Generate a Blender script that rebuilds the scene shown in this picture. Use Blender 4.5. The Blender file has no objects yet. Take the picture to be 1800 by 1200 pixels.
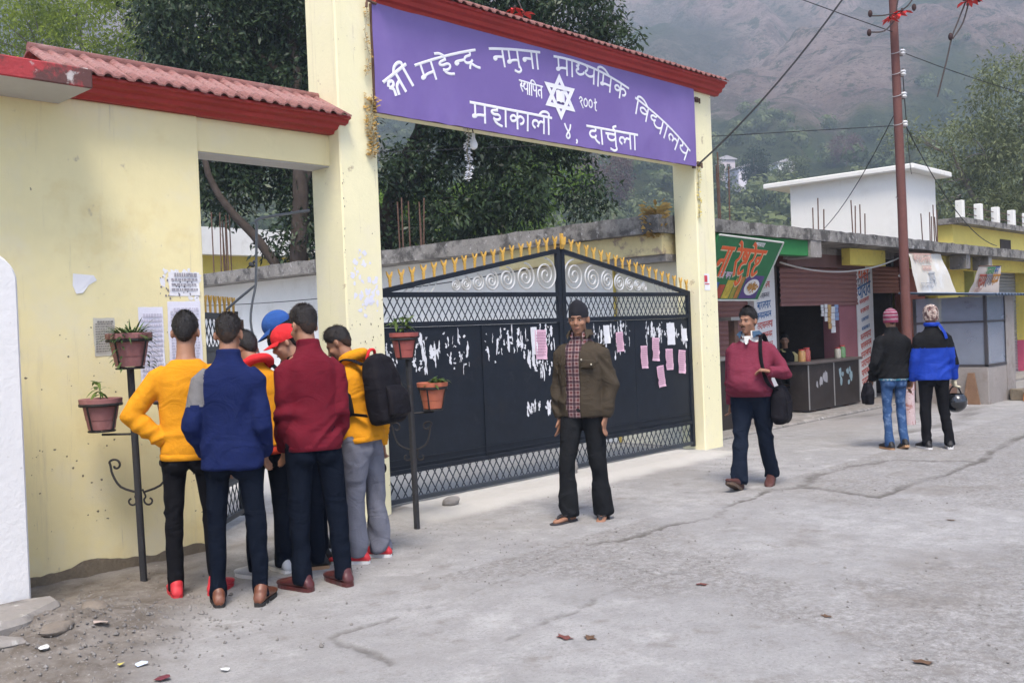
import bpy, bmesh, math, random
import numpy as np
from mathutils import Vector, Matrix, noise
random.seed(7); RNG = np.random.default_rng(7)
scene = bpy.context.scene
COL = scene.collection
R = math.radians

# ------------------------------------------------------------------ camera
cd = bpy.data.cameras.new('camera'); cam = bpy.data.objects.new('camera', cd); COL.objects.link(cam)
cd.sensor_width = 36.0; cd.lens = 1739.38 / 1800 * 36.0; cd.clip_start = 0.05; cd.clip_end = 9000
_yaw, _pit, _rol = R(43.38), R(-0.636), R(2.2646)
CAM = Vector((-5.372, -6.5537, 1.534))
_f = Vector((math.cos(_yaw)*math.cos(_pit), math.sin(_yaw)*math.cos(_pit), math.sin(_pit)))
_r = Vector((math.sin(_yaw), -math.cos(_yaw), 0)); _d = _f.cross(_r)
_r2 = math.cos(_rol)*_r + math.sin(_rol)*_d; _d2 = -math.sin(_rol)*_r + math.cos(_rol)*_d
_m = Matrix(((_r2.x, -_d2.x, -_f.x, CAM.x), (_r2.y, -_d2.y, -_f.y, CAM.y), (_r2.z, -_d2.z, -_f.z, CAM.z), (0, 0, 0, 1)))
cam.matrix_world = _m
scene.camera = cam

# ------------------------------------------------------------------ sky, sun, exposure
SUN_EL, SUN_AZ = R(60), R(225)      # azimuth measured counter-clockwise from +X, where the sun stands
w = bpy.data.worlds.new('World'); scene.world = w; w.use_nodes = True
nt = w.node_tree; nt.nodes.clear()
sky = nt.nodes.new('ShaderNodeTexSky'); sky.sky_type = 'NISHITA'; sky.sun_disc = False
sky.sun_elevation = SUN_EL; sky.sun_rotation = math.pi/2 - SUN_AZ
sky.air_density = 0.7; sky.dust_density = 5.0; sky.ozone_density = 1.0; sky.altitude = 900
bg = nt.nodes.new('ShaderNodeBackground'); bg.inputs['Strength'].default_value = 0.13
wo = nt.nodes.new('ShaderNodeOutputWorld')
nt.links.new(sky.outputs[0], bg.inputs[0]); nt.links.new(bg.outputs[0], wo.inputs[0])
sd = bpy.data.lights.new('sun', 'SUN'); sun = bpy.data.objects.new('sun', sd); COL.objects.link(sun)
sd.energy = 2.0; sd.angle = R(20); sd.color = (1.0, 0.92, 0.82)
sun.rotation_euler = Vector((math.cos(SUN_EL)*math.cos(SUN_AZ), math.cos(SUN_EL)*math.sin(SUN_AZ), math.sin(SUN_EL))).to_track_quat('Z', 'Y').to_euler()
sun.location = (0, 0, 30)
vs = scene.view_settings
vs.view_transform = 'Standard'; vs.look = 'None'; vs.exposure = 1.53; vs.gamma = 1.0; vs.use_curve_mapping = False
scene.cycles.use_adaptive_sampling = True; scene.cycles.adaptive_threshold = .02
scene.cycles.max_bounces = 8; scene.cycles.diffuse_bounces = 4; scene.cycles.transparent_max_bounces = 12
scene.cycles.volume_bounces = 2; scene.cycles.volume_step_rate = 1.0

# ------------------------------------------------------------------ numeric noise
def _h(ix, iy, s=0):
    n = (ix.astype(np.int64)*374761393 + iy.astype(np.int64)*668265263 + s*1442695041) & 0x7fffffff
    n = ((n ^ (n >> 13))*1274126177) & 0x7fffffff
    return ((n ^ (n >> 16)) & 0xffff) / 65535.0
def vnoise(x, y, s=0):
    x = np.asarray(x, float); y = np.asarray(y, float)
    ix = np.floor(x); iy = np.floor(y); fx = x-ix; fy = y-iy
    fx = fx*fx*(3-2*fx); fy = fy*fy*(3-2*fy)
    a = _h(ix, iy, s); b = _h(ix+1, iy, s); c = _h(ix, iy+1, s); d = _h(ix+1, iy+1, s)
    return (a*(1-fx)+b*fx)*(1-fy)+(c*(1-fx)+d*fx)*fy
def fbm(x, y, o=4, s=0):
    t = 0; a = .5; n = 0
    for i in range(o):
        t = t + a*vnoise(x*2**i+17.3*i, y*2**i-9.1*i, s+i); n += a; a *= .5
    return t/n
def sstep(a, b, x):
    t = np.clip((x-a)/(b-a), 0, 1); return t*t*(3-2*t)

# ------------------------------------------------------------------ materials
MATS = {}
def M(name, col, rough=.8, var=.12, scale=3.0, bump=.12, bscale=60, metal=0.0, spec=.3, stain=None, streaks=None, alpha=None, coat=0, emit=None):
    """procedural surface: base colour varied by two noises, optional stain (col, threshold, scale) and spots, fine bump"""
    if name in MATS: return MATS[name]
    m = bpy.data.materials.new(name); m.use_nodes = True; n = m.node_tree; N = n.nodes; L = n.links
    b = N['Principled BSDF']; b.inputs['Roughness'].default_value = rough; b.inputs['Metallic'].default_value = metal
    b.inputs['Specular IOR Level'].default_value = spec
    if coat: b.inputs['Coat Weight'].default_value = coat
    tc = N.new('ShaderNodeTexCoord')
    def nz(sc, det=6, vec=None, rgh=.6):
        t = N.new('ShaderNodeTexNoise'); t.inputs['Scale'].default_value = sc; t.inputs['Detail'].default_value = det; t.inputs['Roughness'].default_value = rgh
        L.new(vec or tc.outputs['Object'], t.inputs['Vector']); return t.outputs['Fac']
    def mixc(f, a, c):
        x = N.new('ShaderNodeMix'); x.data_type = 'RGBA'
        if isinstance(f, float): x.inputs[0].default_value = f
        else: L.new(f, x.inputs[0])
        for k, v in ((6, a), (7, c)):
            if isinstance(v, tuple): x.inputs[k].default_value = (*v, 1)
            else: L.new(v, x.inputs[k])
        return x.outputs[2]
    def ramp(f, lo, hi):
        x = N.new('ShaderNodeMapRange'); x.inputs[1].default_value = lo; x.inputs[2].default_value = hi; x.clamp = True
        L.new(f, x.inputs[0]); return x.outputs[0]
    dk = tuple(c*(1-var) for c in col); lt = tuple(min(1, c*(1+var)) for c in col)
    c = mixc(ramp(nz(scale), .3, .7), dk, lt)
    c = mixc(ramp(nz(scale*9), .35, .75), c, tuple(x*(1-var*.6) for x in col)) if var else c
    if stain:
        for sc_, lo, hi, scol in stain: c = mixc(ramp(nz(sc_, 8, rgh=.65), lo, hi), c, scol)
    for sx, szz, lo, hi, scol in (streaks or []):       # rain streaks: noise drawn out along z
        mp = N.new('ShaderNodeMapping'); mp.inputs['Scale'].default_value = (sx, sx, szz); L.new(tc.outputs['Object'], mp.inputs['Vector'])
        c = mixc(ramp(nz(1.0, 7, mp.outputs[0], .7), lo, hi), c, scol)
    L.new(c, b.inputs['Base Color'])
    if bump:
        bp = N.new('ShaderNodeBump'); bp.inputs['Strength'].default_value = bump; bp.inputs['Distance'].default_value = .02
        L.new(nz(bscale, 6), bp.inputs['Height']); L.new(bp.outputs[0], b.inputs['Normal'])
    if alpha is not None: b.inputs['Alpha'].default_value = alpha
    if emit: b.inputs['Emission Color'].default_value = (*emit[0], 1); b.inputs['Emission Strength'].default_value = emit[1]
    MATS[name] = m; return m

# ------------------------------------------------------------------ mesh building
class MB:
    def __init__(s): s.v = []; s.f = []; s.mi = []
    def add(s, V, F, mi=0):
        o = len(s.v); s.v += [tuple(p) for p in V]; s.f += [tuple(i+o for i in f) for f in F]; s.mi += [mi]*len(F); return s
    def box(s, x0, x1, y0, y1, z0, z1, mi=0):
        V = [(x, y, z) for z in (z0, z1) for y in (y0, y1) for x in (x0, x1)]
        return s.add(V, [(0, 2, 3, 1), (4, 5, 7, 6), (0, 1, 5, 4), (2, 6, 7, 3), (0, 4, 6, 2), (1, 3, 7, 5)], mi)
    def extr(s, poly, axis, a, b, mi=0):
        """closed prism: poly in the two other axes (in xyz order), extruded from a to b along axis"""
        def P(p, t):
            return (t, p[0], p[1]) if axis == 'x' else (p[0], t, p[1]) if axis == 'y' else (p[0], p[1], t)
        n = len(poly); V = [P(p, a) for p in poly]+[P(p, b) for p in poly]
        F = [tuple(range(n))[::-1], tuple(range(n, 2*n))]+[(i, (i+1) % n, n+(i+1) % n, n+i) for i in range(n)]
        return s.add(V, F, mi)
    def tube(s, path, r, n=8, cap=True, mi=0, sq=1.0, up=None):
        """tube along path; r a number or one per point or (rx, ry) pairs; sq<2 superellipse"""
        P = [Vector(p) for p in path]; k = len(P)
        rr = r if isinstance(r, (list, tuple)) and len(r) == k and k > 1 else [r]*k
        V = []; prev = None
        for i in range(k):
            t = (P[min(i+1, k-1)]-P[max(i-1, 0)])
            t = t.normalized() if t.length > 1e-9 else Vector((0, 0, 1))
            if prev is None:
                u = Vector(up) if up else (Vector((1, 0, 0)) if abs(t.x) < .8 else Vector((0, 1, 0)))
            else: u = prev
            u = (u-t*u.dot(t)); u = u.normalized() if u.length > 1e-6 else t.orthogonal().normalized()
            prev = u; v = t.cross(u)
            a, b = rr[i] if isinstance(rr[i], (list, tuple)) else (rr[i], rr[i])
            for j in range(n):
                th = 2*math.pi*j/n; c, d = math.cos(th), math.sin(th)
                c = math.copysign(abs(c)**sq, c); d = math.copysign(abs(d)**sq, d)
                V.append(P[i]+u*(a*c)+v*(b*d))
        F = [(i*n+j, i*n+(j+1) % n, (i+1)*n+(j+1) % n, (i+1)*n+j) for i in range(k-1) for j in range(n)]
        if cap: F += [tuple(range(n))[::-1], tuple(range((k-1)*n, k*n))]
        return s.add(V, F, mi)
    def ell(s, c, r, n=12, m=8, rot=None, mi=0):
        V = []; c = Vector(c)
        for i in range(m+1):
            ph = math.pi*i/m
            for j in range(n):
                th = 2*math.pi*j/n
                p = Vector((r[0]*math.sin(ph)*math.cos(th), r[1]*math.sin(ph)*math.sin(th), r[2]*math.cos(ph)))
                V.append(c+(rot @ p if rot else p))
        F = [(i*n+j, (i+1)*n+j, (i+1)*n+(j+1) % n, i*n+(j+1) % n) for i in range(m) for j in range(n)]
        return s.add(V, F, mi)
    def lathe(s, prof, n=20, c=(0, 0, 0), mi=0):
        V = []; k = len(prof)
        for (r, z) in prof:
            for j in range(n):
                th = 2*math.pi*j/n; V.append((c[0]+r*math.cos(th), c[1]+r*math.sin(th), c[2]+z))
        F = [(i*n+j, i*n+(j+1) % n, (i+1)*n+(j+1) % n, (i+1)*n+j) for i in range(k-1) for j in range(n)]
        F += [tuple(range(n))[::-1], tuple(range((k-1)*n, k*n))]
        return s.add(V, F, mi)
    def mesh(s, name, mats, off=(0, 0, 0)):
        me = bpy.data.meshes.new(name)
        me.from_pydata([(x-off[0], y-off[1], z-off[2]) for x, y, z in s.v], [], s.f)
        for m in (mats if isinstance(mats, (list, tuple)) else [mats]): me.materials.append(m)
        if any(s.mi): me.polygons.foreach_set('material_index', s.mi)
        return me
    def build(s, name, mats, parent=None, smooth=False, bevel=0, local=False, loc=None, fix=False):
        """parent: coordinates are world ones (parent unrotated) unless local=True. loc: origin of a top-level mesh"""
        off = (0, 0, 0)
        if parent is not None and not local:
            q = parent
            while q is not None: off = tuple(a+b for a, b in zip(off, q.location)); q = q.parent
        if loc is not None: off = loc
        me = s.mesh(name, mats, off)
        if bevel or fix:
            bm = bmesh.new(); bm.from_mesh(me); bmesh.ops.recalc_face_normals(bm, faces=bm.faces)
            if bevel:
                bmesh.ops.remove_doubles(bm, verts=bm.verts, dist=1e-5)
                bmesh.ops.bevel(bm, geom=bm.edges[:], offset=bevel, segments=1, affect='EDGES', profile=.5, clamp_overlap=True)
            bm.to_mesh(me); bm.free()
        if smooth:
            me.polygons.foreach_set('use_smooth', [True]*len(me.polygons))
            if smooth != 'all':
                try: me.set_sharp_from_angle(angle=R(45))
                except Exception: pass
        o = bpy.data.objects.new(name, me); COL.objects.link(o)
        if loc is not None: o.location = loc
        if parent is not None: o.parent = parent
        return o
def tag(o, label=None, cat=None, group=None, kind=None):
    if label: o['label'] = label
    if cat: o['category'] = cat
    if group: o['group'] = group
    if kind: o['kind'] = kind
    return o
def thing(name, label, cat, loc=(0, 0, 0), rz=0, group=None):
    o = bpy.data.objects.new(name, None); COL.objects.link(o); o.location = loc; o.rotation_euler = (0, 0, rz); o.empty_display_size = .1
    return tag(o, label, cat, group)
def dup(src, parent, loc=None, rot=None, name=None):
    o = src.copy(); COL.objects.link(o); o.parent = parent
    if loc is not None: o.location = loc
    if rot is not None: o.rotation_euler = rot
    return o
def grid_mesh(name, V, nu, nv, mat, smooth=True):
    me = bpy.data.meshes.new(name)
    i = np.arange((nu-1)*(nv-1)); a = (i//(nv-1))*nv+i % (nv-1)
    F = np.stack([a, a+nv, a+nv+1, a+1], 1)
    me.vertices.add(nu*nv); me.vertices.foreach_set('co', np.asarray(V, np.float32).ravel())
    me.loops.add(F.size); me.loops.foreach_set('vertex_index', F.ravel().astype(np.int32))
    me.polygons.add(len(F)); me.polygons.foreach_set('loop_start', np.arange(0, F.size, 4, dtype=np.int32))
    try: me.polygons.foreach_set('loop_total', np.full(len(F), 4, np.int32))
    except Exception: pass
    me.update(calc_edges=True); me.validate()
    if smooth: me.polygons.foreach_set('use_smooth', [True]*len(F))
    me.materials.append(mat)
    return me
def polys_mesh(name, V, k, mats, mi=None, attr=None):
    """fast mesh of separate k-gons: V is (n*k, 3)"""
    n = len(V)//k; me = bpy.data.meshes.new(name)
    me.vertices.add(n*k); me.vertices.foreach_set('co', np.asarray(V, np.float32).ravel())
    me.loops.add(n*k); me.loops.foreach_set('vertex_index', np.arange(n*k, dtype=np.int32))
    me.polygons.add(n); me.polygons.foreach_set('loop_start', np.arange(0, n*k, k, dtype=np.int32))
    try: me.polygons.foreach_set('loop_total', np.full(n, k, np.int32))
    except Exception: pass
    me.update(calc_edges=True)
    for m in (mats if isinstance(mats, (list, tuple)) else [mats]): me.materials.append(m)
    if mi is not None: me.polygons.foreach_set('material_index', np.asarray(mi, np.int32))
    if attr is not None:
        a = me.attributes.new('tone', 'FLOAT', 'POINT'); a.data.foreach_set('value', np.repeat(np.asarray(attr, np.float32), k))
    return me
# ================================================================== SETTING: road sheet, hillside, haze
CRACKS = [([(0.06, -2.08), (0.3, -2.2), (0.55, -2.2), (0.96, -2.16), (1.17, -2.28), (1.39, -2.33), (1.77, -2.18), (2.25, -2.11), (2.77, -2.06)], .022, 1.0),
 ([(2.77, -2.06), (3.0, -2.19), (2.98, -2.54), (2.83, -3.01), (3.43, -2.95), (4.31, -3.06), (5.23, -3.01), (6.75, -2.81), (7.69, -2.77), (12, -2.3)], .04, .9),
 ([(3.0, -2.19), (3.76, -2.02), (4.31, -2.05), (4.91, -2.2), (5.02, -2.3), (5.3, -3.0)], .05, .8),
 ([(-0.29, -2.23), (-0.25, -2.38), (-0.27, -2.62), (-0.37, -2.97), (-0.29, -3.07), (-0.05, -3.04)], .02, .8),
 ([(-1.89, -3.12), (-1.46, -3.07), (-1.25, -3.08), (-0.86, -3.02), (-0.52, -2.97)], .012, .6),
 ([(-1.82, -2.29), (-1.55, -2.37), (-1.18, -2.29), (-0.77, -2.29), (-0.32, -2.25)], .012, .5),
 ([(-2.43, -2.95), (-2.39, -2.71), (-2.39, -2.57), (-2.36, -2.37), (-2.15, -2.34), (-1.96, -2.33)], .018, .7),
 ([(-.2, -2.3), (.05, -2.55), (.1, -2.75)], .012, .5),
 ([(7.4, -1.3), (8.6, -1.5), (9.6, -1.45), (11, -1.0)], .12, .7), ([(9, .2), (10.2, -.1), (11.6, -.4), (13, -.6)], .10, .6)]
def seg_dist(X, Y, pts):
    d = np.full(X.shape, 9e9)
    for (x0, y0), (x1, y1) in zip(pts[:-1], pts[1:]):
        dx, dy = x1-x0, y1-y0; t = np.clip(((X-x0)*dx+(Y-y0)*dy)/(dx*dx+dy*dy), 0, 1)
        d = np.minimum(d, np.hypot(X-x0-t*dx, Y-y0-t*dy))
    return d
def axis(lo, hi, step, ext, n):
    a = np.arange(lo, hi+1e-6, step); g = np.geomspace(step, ext, n)
    return np.concatenate([(lo-np.cumsum(g)[::-1]), a, hi+np.cumsum(g)])
gx = axis(-4.2, 5.2, .028, 60, 60); gy = axis(-5.6, .4, .028, 60, 60)
GX, GY = np.meshgrid(gx, gy, indexing='ij')
near = np.exp(-np.clip(np.hypot(GX-1, GY+2.5)-7, 0, None)/4)
wx = GX+.10*(fbm(GX*3, GY*3, 3, 5)-.5)+.05*(fbm(GX*14, GY*14, 2, 9)-.5); wy = GY+.10*(fbm(GX*3+40, GY*3, 3, 6)-.5)+.05*(fbm(GX*14, GY*14+30, 2, 8)-.5)
crack = np.zeros_like(GX)
for pts, wd, st in CRACKS:
    d = seg_dist(wx, wy, pts); wv = wd*(.35+1.5*fbm(GX*5, GY*5, 2, 3))
    crack = np.maximum(crack, st*(1-sstep(wv*.4, wv*1.5, d))*(.35+.65*sstep(.3, .6, fbm(GX*4, GY*4, 3, 91))))
soilpoly = [(-6, .3), (-2.91, 0.1), (-2.36, 0.0), (-1.75, 0.1), (-2.0, -0.4), (-2.5, -1.2), (-2.94, -1.7), (-3.2, -2.05), (-3.6, -2.7), (-6, -4)]
def inside(X, Y, P):
    c = np.zeros(X.shape, bool); j = len(P)-1
    for i in range(len(P)):
        xi, yi = P[i]; xj, yj = P[j]
        if yi != yj: c ^= ((yi > Y) != (yj > Y)) & (X < (xj-xi)*(Y-yi)/(yj-yi)+xi)
        j = i
    return c
big = fbm(GX*1.3, GY*1.3, 4, 12)
sx = GX+.5*(fbm(GX*1.6, GY*1.6, 4, 31)-.5); sy = GY+.5*(fbm(GX*1.6+9, GY*1.6, 4, 32)-.5)
sd_ = seg_dist(sx, sy, soilpoly+[soilpoly[0]]); sgn = np.where(inside(sx, sy, soilpoly), 1, -1)
soil = sstep(-.22, .25, sd_*sgn)
soil = np.maximum(soil, .75*(1-sstep(.05, .32, np.abs(GY-.08)+.25*(fbm(GX*2, GY*2, 3, 44)-.3)))*(GX < .2))
soil = np.maximum(soil, .5*sstep(.60, .75, fbm(GX*.9+3, GY*.9, 5, 51))*(GY < -2.6))
rub = sstep(.46, .60, fbm(GX*.55+8, GY*.55+2, 4, 71)+.10*(-GY-2.5)*.25+.02*(GX+2))*(GY < -1.9)
hz = near*(.014*(fbm(GX*.8, GY*.8, 3, 2)-.5)+.006*(fbm(GX*7, GY*7, 3, 4)-.5))-.012*crack*near
hz += near*rub*(.016*(fbm(GX*16, GY*16, 3, 14)-.55))
mound = np.exp(-(((GX+3.15)/.42)**2+((GY+1.05)/.5)**2))*.10+np.exp(-(((GX+3.6)/.4)**2+((GY+1.5)/.4)**2))*.06
hz += near*soil*(.028*(fbm(GX*9, GY*9, 4, 21)-.45)+.012*(fbm(GX*30, GY*30, 2, 22)-.5))+mound*(.6+.8*fbm(GX*8, GY*8, 3, 24))
hz += .05*sstep(-.55, -.25, GY)*sstep(-.3, .3, GX)*(1-sstep(4.4, 4.9, GX))*near       # light concrete apron under the gate
apron = sstep(-.62, -.40, GY+.12*(fbm(GX*3, GY*3, 3, 61)-.5))*sstep(-.15, .1, GX)*(1-sstep(4.85, 5.0, GX))*(1-sstep(13, 14, GY))
walk = sstep(-.9, -.5, GY+.4*(fbm(GX*1.5, GY*1.5, 3, 66)-.5))*sstep(7.0, 8.0, GX)
hz = hz-.004
def road_mat():
    m = bpy.data.materials.new('road_concrete'); m.use_nodes = True; n = m.node_tree; N = n.nodes; L = n.links
    b = N['Principled BSDF']; b.inputs['Roughness'].default_value = .92; b.inputs['Specular IOR Level'].default_value = .15
    tc = N.new('ShaderNodeTexCoord')
    def nz(s, d=8, r=.65):
        t = N.new('ShaderNodeTexNoise'); t.inputs['Scale'].default_value = s; t.inputs['Detail'].default_value = d; t.inputs['Roughness'].default_value = r
        L.new(tc.outputs['Object'], t.inputs['Vector']); return t.outputs['Fac']
    def att(a):
        t = N.new('ShaderNodeAttribute'); t.attribute_name = a; return t.outputs['Fac']
    def rng(f, lo, hi, a=0, c=1):
        x = N.new('ShaderNodeMapRange'); x.clamp = True; L.new(f, x.inputs[0])
        for k, v in zip((1, 2, 3, 4), (lo, hi, a, c)): x.inputs[k].default_value = v
        return x.outputs[0]
    def mul(a, c_):
        x = N.new('ShaderNodeMath'); x.operation = 'MULTIPLY'; L.new(a, x.inputs[0])
        if isinstance(c_, float): x.inputs[1].default_value = c_
        else: L.new(c_, x.inputs[1])
        return x.outputs[0]
    def mix(f, a, c_):
        x = N.new('ShaderNodeMix'); x.data_type = 'RGBA'; L.new(f, x.inputs[0])
        for k, v in ((6, a), (7, c_)):
            if isinstance(v, tuple): x.inputs[k].default_value = (*v, 1)
            else: L.new(v, x.inputs[k])
        return x.outputs[2]
    c = mix(rng(nz(.7), .35, .65), (.285, .278, .272), (.37, .362, .352))
    c = mix(rng(nz(5), .42, .7), c, (.245, .238, .232))
    c = mix(mul(rng(nz(45, 5, .8), .50, .68), .8), c, (.19, .182, .178))
    c = mix(mul(rng(nz(1.1, 9, .75), .50, .66), .55), c, (.25, .24, .23))
    c = mix(mul(rng(nz(2.0, 9, .75), .55, .70), .6), c, (.47, .46, .445))
    c = mix(mul(rng(nz(110, 3), .60, .70), .6), c, (.44, .43, .42))
    c = mix(mul(mul(att('rubble'), rng(nz(22, 8, .8), .40, .62)), .85), c, (.155, .143, .131))
    c = mix(mul(rng(nz(14, 8, .8), .56, .66), .7), c, (.21, .195, .18))
    c = mix(mul(mul(att('rubble'), rng(nz(75, 4, .7), .54, .68)), .6), c, (.44, .42, .40))
    c = mix(mul(rng(nz(3.3, 10, .7), .56, .68), .7), c, (.19, .172, .155))
    c = mix(mul(rng(nz(.45, 8, .7), .52, .66), .5), c, (.24, .225, .205))
    c = mix(mul(att('apron'), .75), c, (.50, .48, .44))
    c = mix(mul(att('walk'), .6), c, (.27, .25, .235))
    sc = mix(rng(nz(6), .35, .65), (.115, .098, .082), (.22, .20, .18))
    sc = mix(rng(nz(40, 6, .8), .58, .66), sc, (.36, .34, .32))
    c = mix(att('soil'), c, sc)
    c = mix(mul(att('crack'), rng(nz(18), .25, .55, .45, 1)), c, (.10, .09, .08))
    L.new(c, b.inputs['Base Color'])
    bp = N.new('ShaderNodeBump'); bp.inputs['Strength'].default_value = .55; bp.inputs['Distance'].default_value = .012
    L.new(nz(38, 9, .75), bp.inputs['Height']); L.new(bp.outputs[0], b.inputs['Normal'])
    return m
me = grid_mesh('road', np.stack([GX, GY, hz], -1).reshape(-1, 3), len(gx), len(gy), road_mat())
for nm, arr in (('crack', crack), ('soil', soil), ('rubble', rub*near), ('apron', apron), ('walk', walk)):
    a = me.attributes.new(nm, 'FLOAT', 'POINT'); a.data.foreach_set('value', arr.astype(np.float32).ravel())
road = bpy.data.objects.new('road', me); COL.objects.link(road); road['kind'] = 'structure'
def ground_z(x, y):
    i = min(np.searchsorted(gx, x), len(gx)-1); j = min(np.searchsorted(gy, y), len(gy)-1); return float(hz[i, j])

# ---- the mountain side: one height field, polar round the valley floor
na, nr = 420, 300
az = np.radians(np.linspace(-78, 78, na))+_yaw; rr_ = np.geomspace(75, 1080, nr)
A_, R_ = np.meshgrid(az, rr_, indexing='ij')
U = (A_-_yaw)
def terr(U, R_):
    prof = np.interp(R_, [60, 90, 260, 330, 520, 800, 1080], [-1, 2, 40, 58, 130, 285, 425])
    arc = U*450
    wob = fbm(arc/160+R_/240, R_/200, 4, 101)
    r1 = 1-np.abs(2*fbm(arc/120+R_/260+wob*1.4, R_/900+3, 4, 103)-1)
    r2 = 1-np.abs(2*fbm(arc/42-R_/110+wob, R_/260, 4, 107)-1)
    amp = np.clip((R_-160)/1000, 0, 1)
    z = prof+amp*(140*(r1-.6)+75*(r2-.6))+np.clip((R_-90)/300, 0, 1)*16*(fbm(arc/40, R_/45, 4, 111)-.5)
    z += 6*np.clip((R_-90)/100, 0, 1)*(fbm(arc/18, R_/18, 3, 113)-.5)
    z += amp*16*(1-np.abs(2*fbm(arc/14+wob*2, R_/60, 4, 131)-1))
    ter = (R_ > 110) & (R_ < 300); st = 3.2
    zt = np.floor(z/st)*st+st*sstep(.55, 1, (z/st) % 1)
    z = np.where(ter, z*.4+zt*.6, z)
    return z, r1, r2
TZ, r1, r2 = terr(U, R_)
def vegf(U, R_): return sstep(.42, .62, fbm(U*450/60, R_/90, 5, 121)+.36*(1-sstep(250, 430, R_))-.13-.12*sstep(.15, .4, U)*0)
veg = np.clip(vegf(U, R_)+.8*(1-sstep(220, 360, R_)), 0, 1)
gul = sstep(.18, .55, 1-r2)*sstep(280, 420, R_)*(.55+.45*sstep(.3, .6, fbm(U*450/25, R_/60, 3, 141)))
fld = sstep(.62, .68, fbm(U*450/35+5, R_/22, 2, 125))*(R_ < 270)
def terrain_mat():
    m = bpy.data.materials.new('hillside_ground'); m.use_nodes = True; n = m.node_tree; N = n.nodes; L = n.links
    b = N['Principled BSDF']; b.inputs['Roughness'].default_value = .95; b.inputs['Specular IOR Level'].default_value = .05
    tc = N.new('ShaderNodeTexCoord')
    def nz(s, d=8, r=.65):
        t = N.new('ShaderNodeTexNoise'); t.inputs['Scale'].default_value = s; t.inputs['Detail'].default_value = d; t.inputs['Roughness'].default_value = r
        L.new(tc.outputs['Object'], t.inputs['Vector']); return t.outputs['Fac']
    def att(a):
        t = N.new('ShaderNodeAttribute'); t.attribute_name = a; return t.outputs['Fac']
    def rng(f, lo, hi):
        x = N.new('ShaderNodeMapRange'); x.clamp = True; L.new(f, x.inputs[0]); x.inputs[1].default_value = lo; x.inputs[2].default_value = hi; return x.outputs[0]
    def mix(f, a, c_):
        x = N.new('ShaderNodeMix'); x.data_type = 'RGBA'; L.new(f, x.inputs[0])
        for k, v in ((6, a), (7, c_)):
            if isinstance(v, tuple): x.inputs[k].default_value = (*v, 1)
            else: L.new(v, x.inputs[k])
        return x.outputs[2]
    rock = mix(rng(nz(.02), .35, .65), (.26, .175, .150), (.44, .325, .28))
    rock = mix(rng(nz(.035, 9, .75), .48, .60), rock, (.17, .125, .105))
    rock = mix(rng(nz(.12, 8, .75), .52, .64), rock, (.13, .10, .085))
    rock = mix(rng(nz(.3, 8, .8), .56, .70), rock, (.46, .38, .33))
    rock = mix(rng(nz(.06, 9, .85), .52, .60), rock, (.075, .085, .042))
    rock = mix(rng(nz(.5, 6, .85), .55, .62), rock, (.10, .085, .065))
    gr = mix(rng(nz(.05), .35, .65), (.045, .070, .028), (.11, .125, .05))
    gr = mix(rng(nz(.35, 6, .8), .52, .62), gr, (.030, .045, .020))
    gr = mix(rng(nz(.18, 6, .8), .60, .68), gr, (.15, .125, .075))
    c = mix(att('veg'), rock, gr)
    c = mix(att('gully_scrub_shade'), c, (.050, .060, .034))  # scrub in the gullies, with the relief shade painted into its dark colour
    c = mix(att('field'), c, (.085, .13, .035))
    L.new(c, b.inputs['Base Color'])
    bp = N.new('ShaderNodeBump'); bp.inputs['Strength'].default_value = 1.0; bp.inputs['Distance'].default_value = 12.0
    L.new(nz(.11, 9, .75), bp.inputs['Height']); L.new(bp.outputs[0], b.inputs['Normal'])
    return m
HX = CAM.x+R_*np.cos(A_); HY = CAM.y+R_*np.sin(A_)
me = grid_mesh('hillside', np.stack([HX, HY, TZ], -1).reshape(-1, 3), na, nr, terrain_mat())
for nm, arr in (('veg', veg), ('gully_scrub_shade', gul*.8), ('field', fld*.9)):
    a = me.attributes.new(nm, 'FLOAT', 'POINT'); a.data.foreach_set('value', arr.astype(np.float32).ravel())
hill = bpy.data.objects.new('hillside', me); COL.objects.link(hill); hill['kind'] = 'structure'

# ---- haze: the valley air
hb = MB().box(-1150, 1150, -1150, 1150, -4, 560)
hm = bpy.data.materials.new('valley_air'); hm.use_nodes = True; hn = hm.node_tree; hn.nodes.clear()
pv = hn.nodes.new('ShaderNodeVolumePrincipled'); pv.inputs['Density'].default_value = .0008; pv.inputs['Color'].default_value = (.70, .83, 1.0, 1); pv.inputs['Anisotropy'].default_value = .1
ho = hn.nodes.new('ShaderNodeOutputMaterial'); hn.links.new(pv.outputs[0], ho.inputs['Volume'])
hazo = hb.build('haze', hm); tag(hazo, 'pale blue valley haze in front of the mountain', 'haze', kind='stuff')
# ================================================================== WALL, GATEWAY, SIGN
m_yel = M('yellow_wall_paint', (.82, .72, .40), .88, .05, 1.2, .10, 30, stain=[(1.6, .50, .80, (.76, .70, .52)), (1.1, .56, .72, (.72, .58, .27)), (5.5, .66, .72, (.50, .42, .28)), (17, .70, .73, (.22, .18, .13)), (40, .70, .73, (.45, .38, .26))], streaks=[(7, .5, .58, .80, (.60, .52, .34)), (16, .8, .64, .78, (.50, .43, .30))])
m_yel2 = M('yellow_pillar_paint', (.82, .76, .49), .88, .05, 1.5, .10, 30, stain=[(1.4, .5, .8, (.76, .70, .54)), (7.0, .65, .71, (.50, .42, .27)), (21, .67, .70, (.25, .19, .13))], streaks=[(9, .6, .57, .78, (.60, .53, .35)), (20, .9, .64, .76, (.46, .39, .27))])
m_red = M('red_oxide_paint', (.36, .035, .028), .55, .18, 3, .08, 40, stain=[(9, .64, .74, (.26, .05, .04))])
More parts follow.
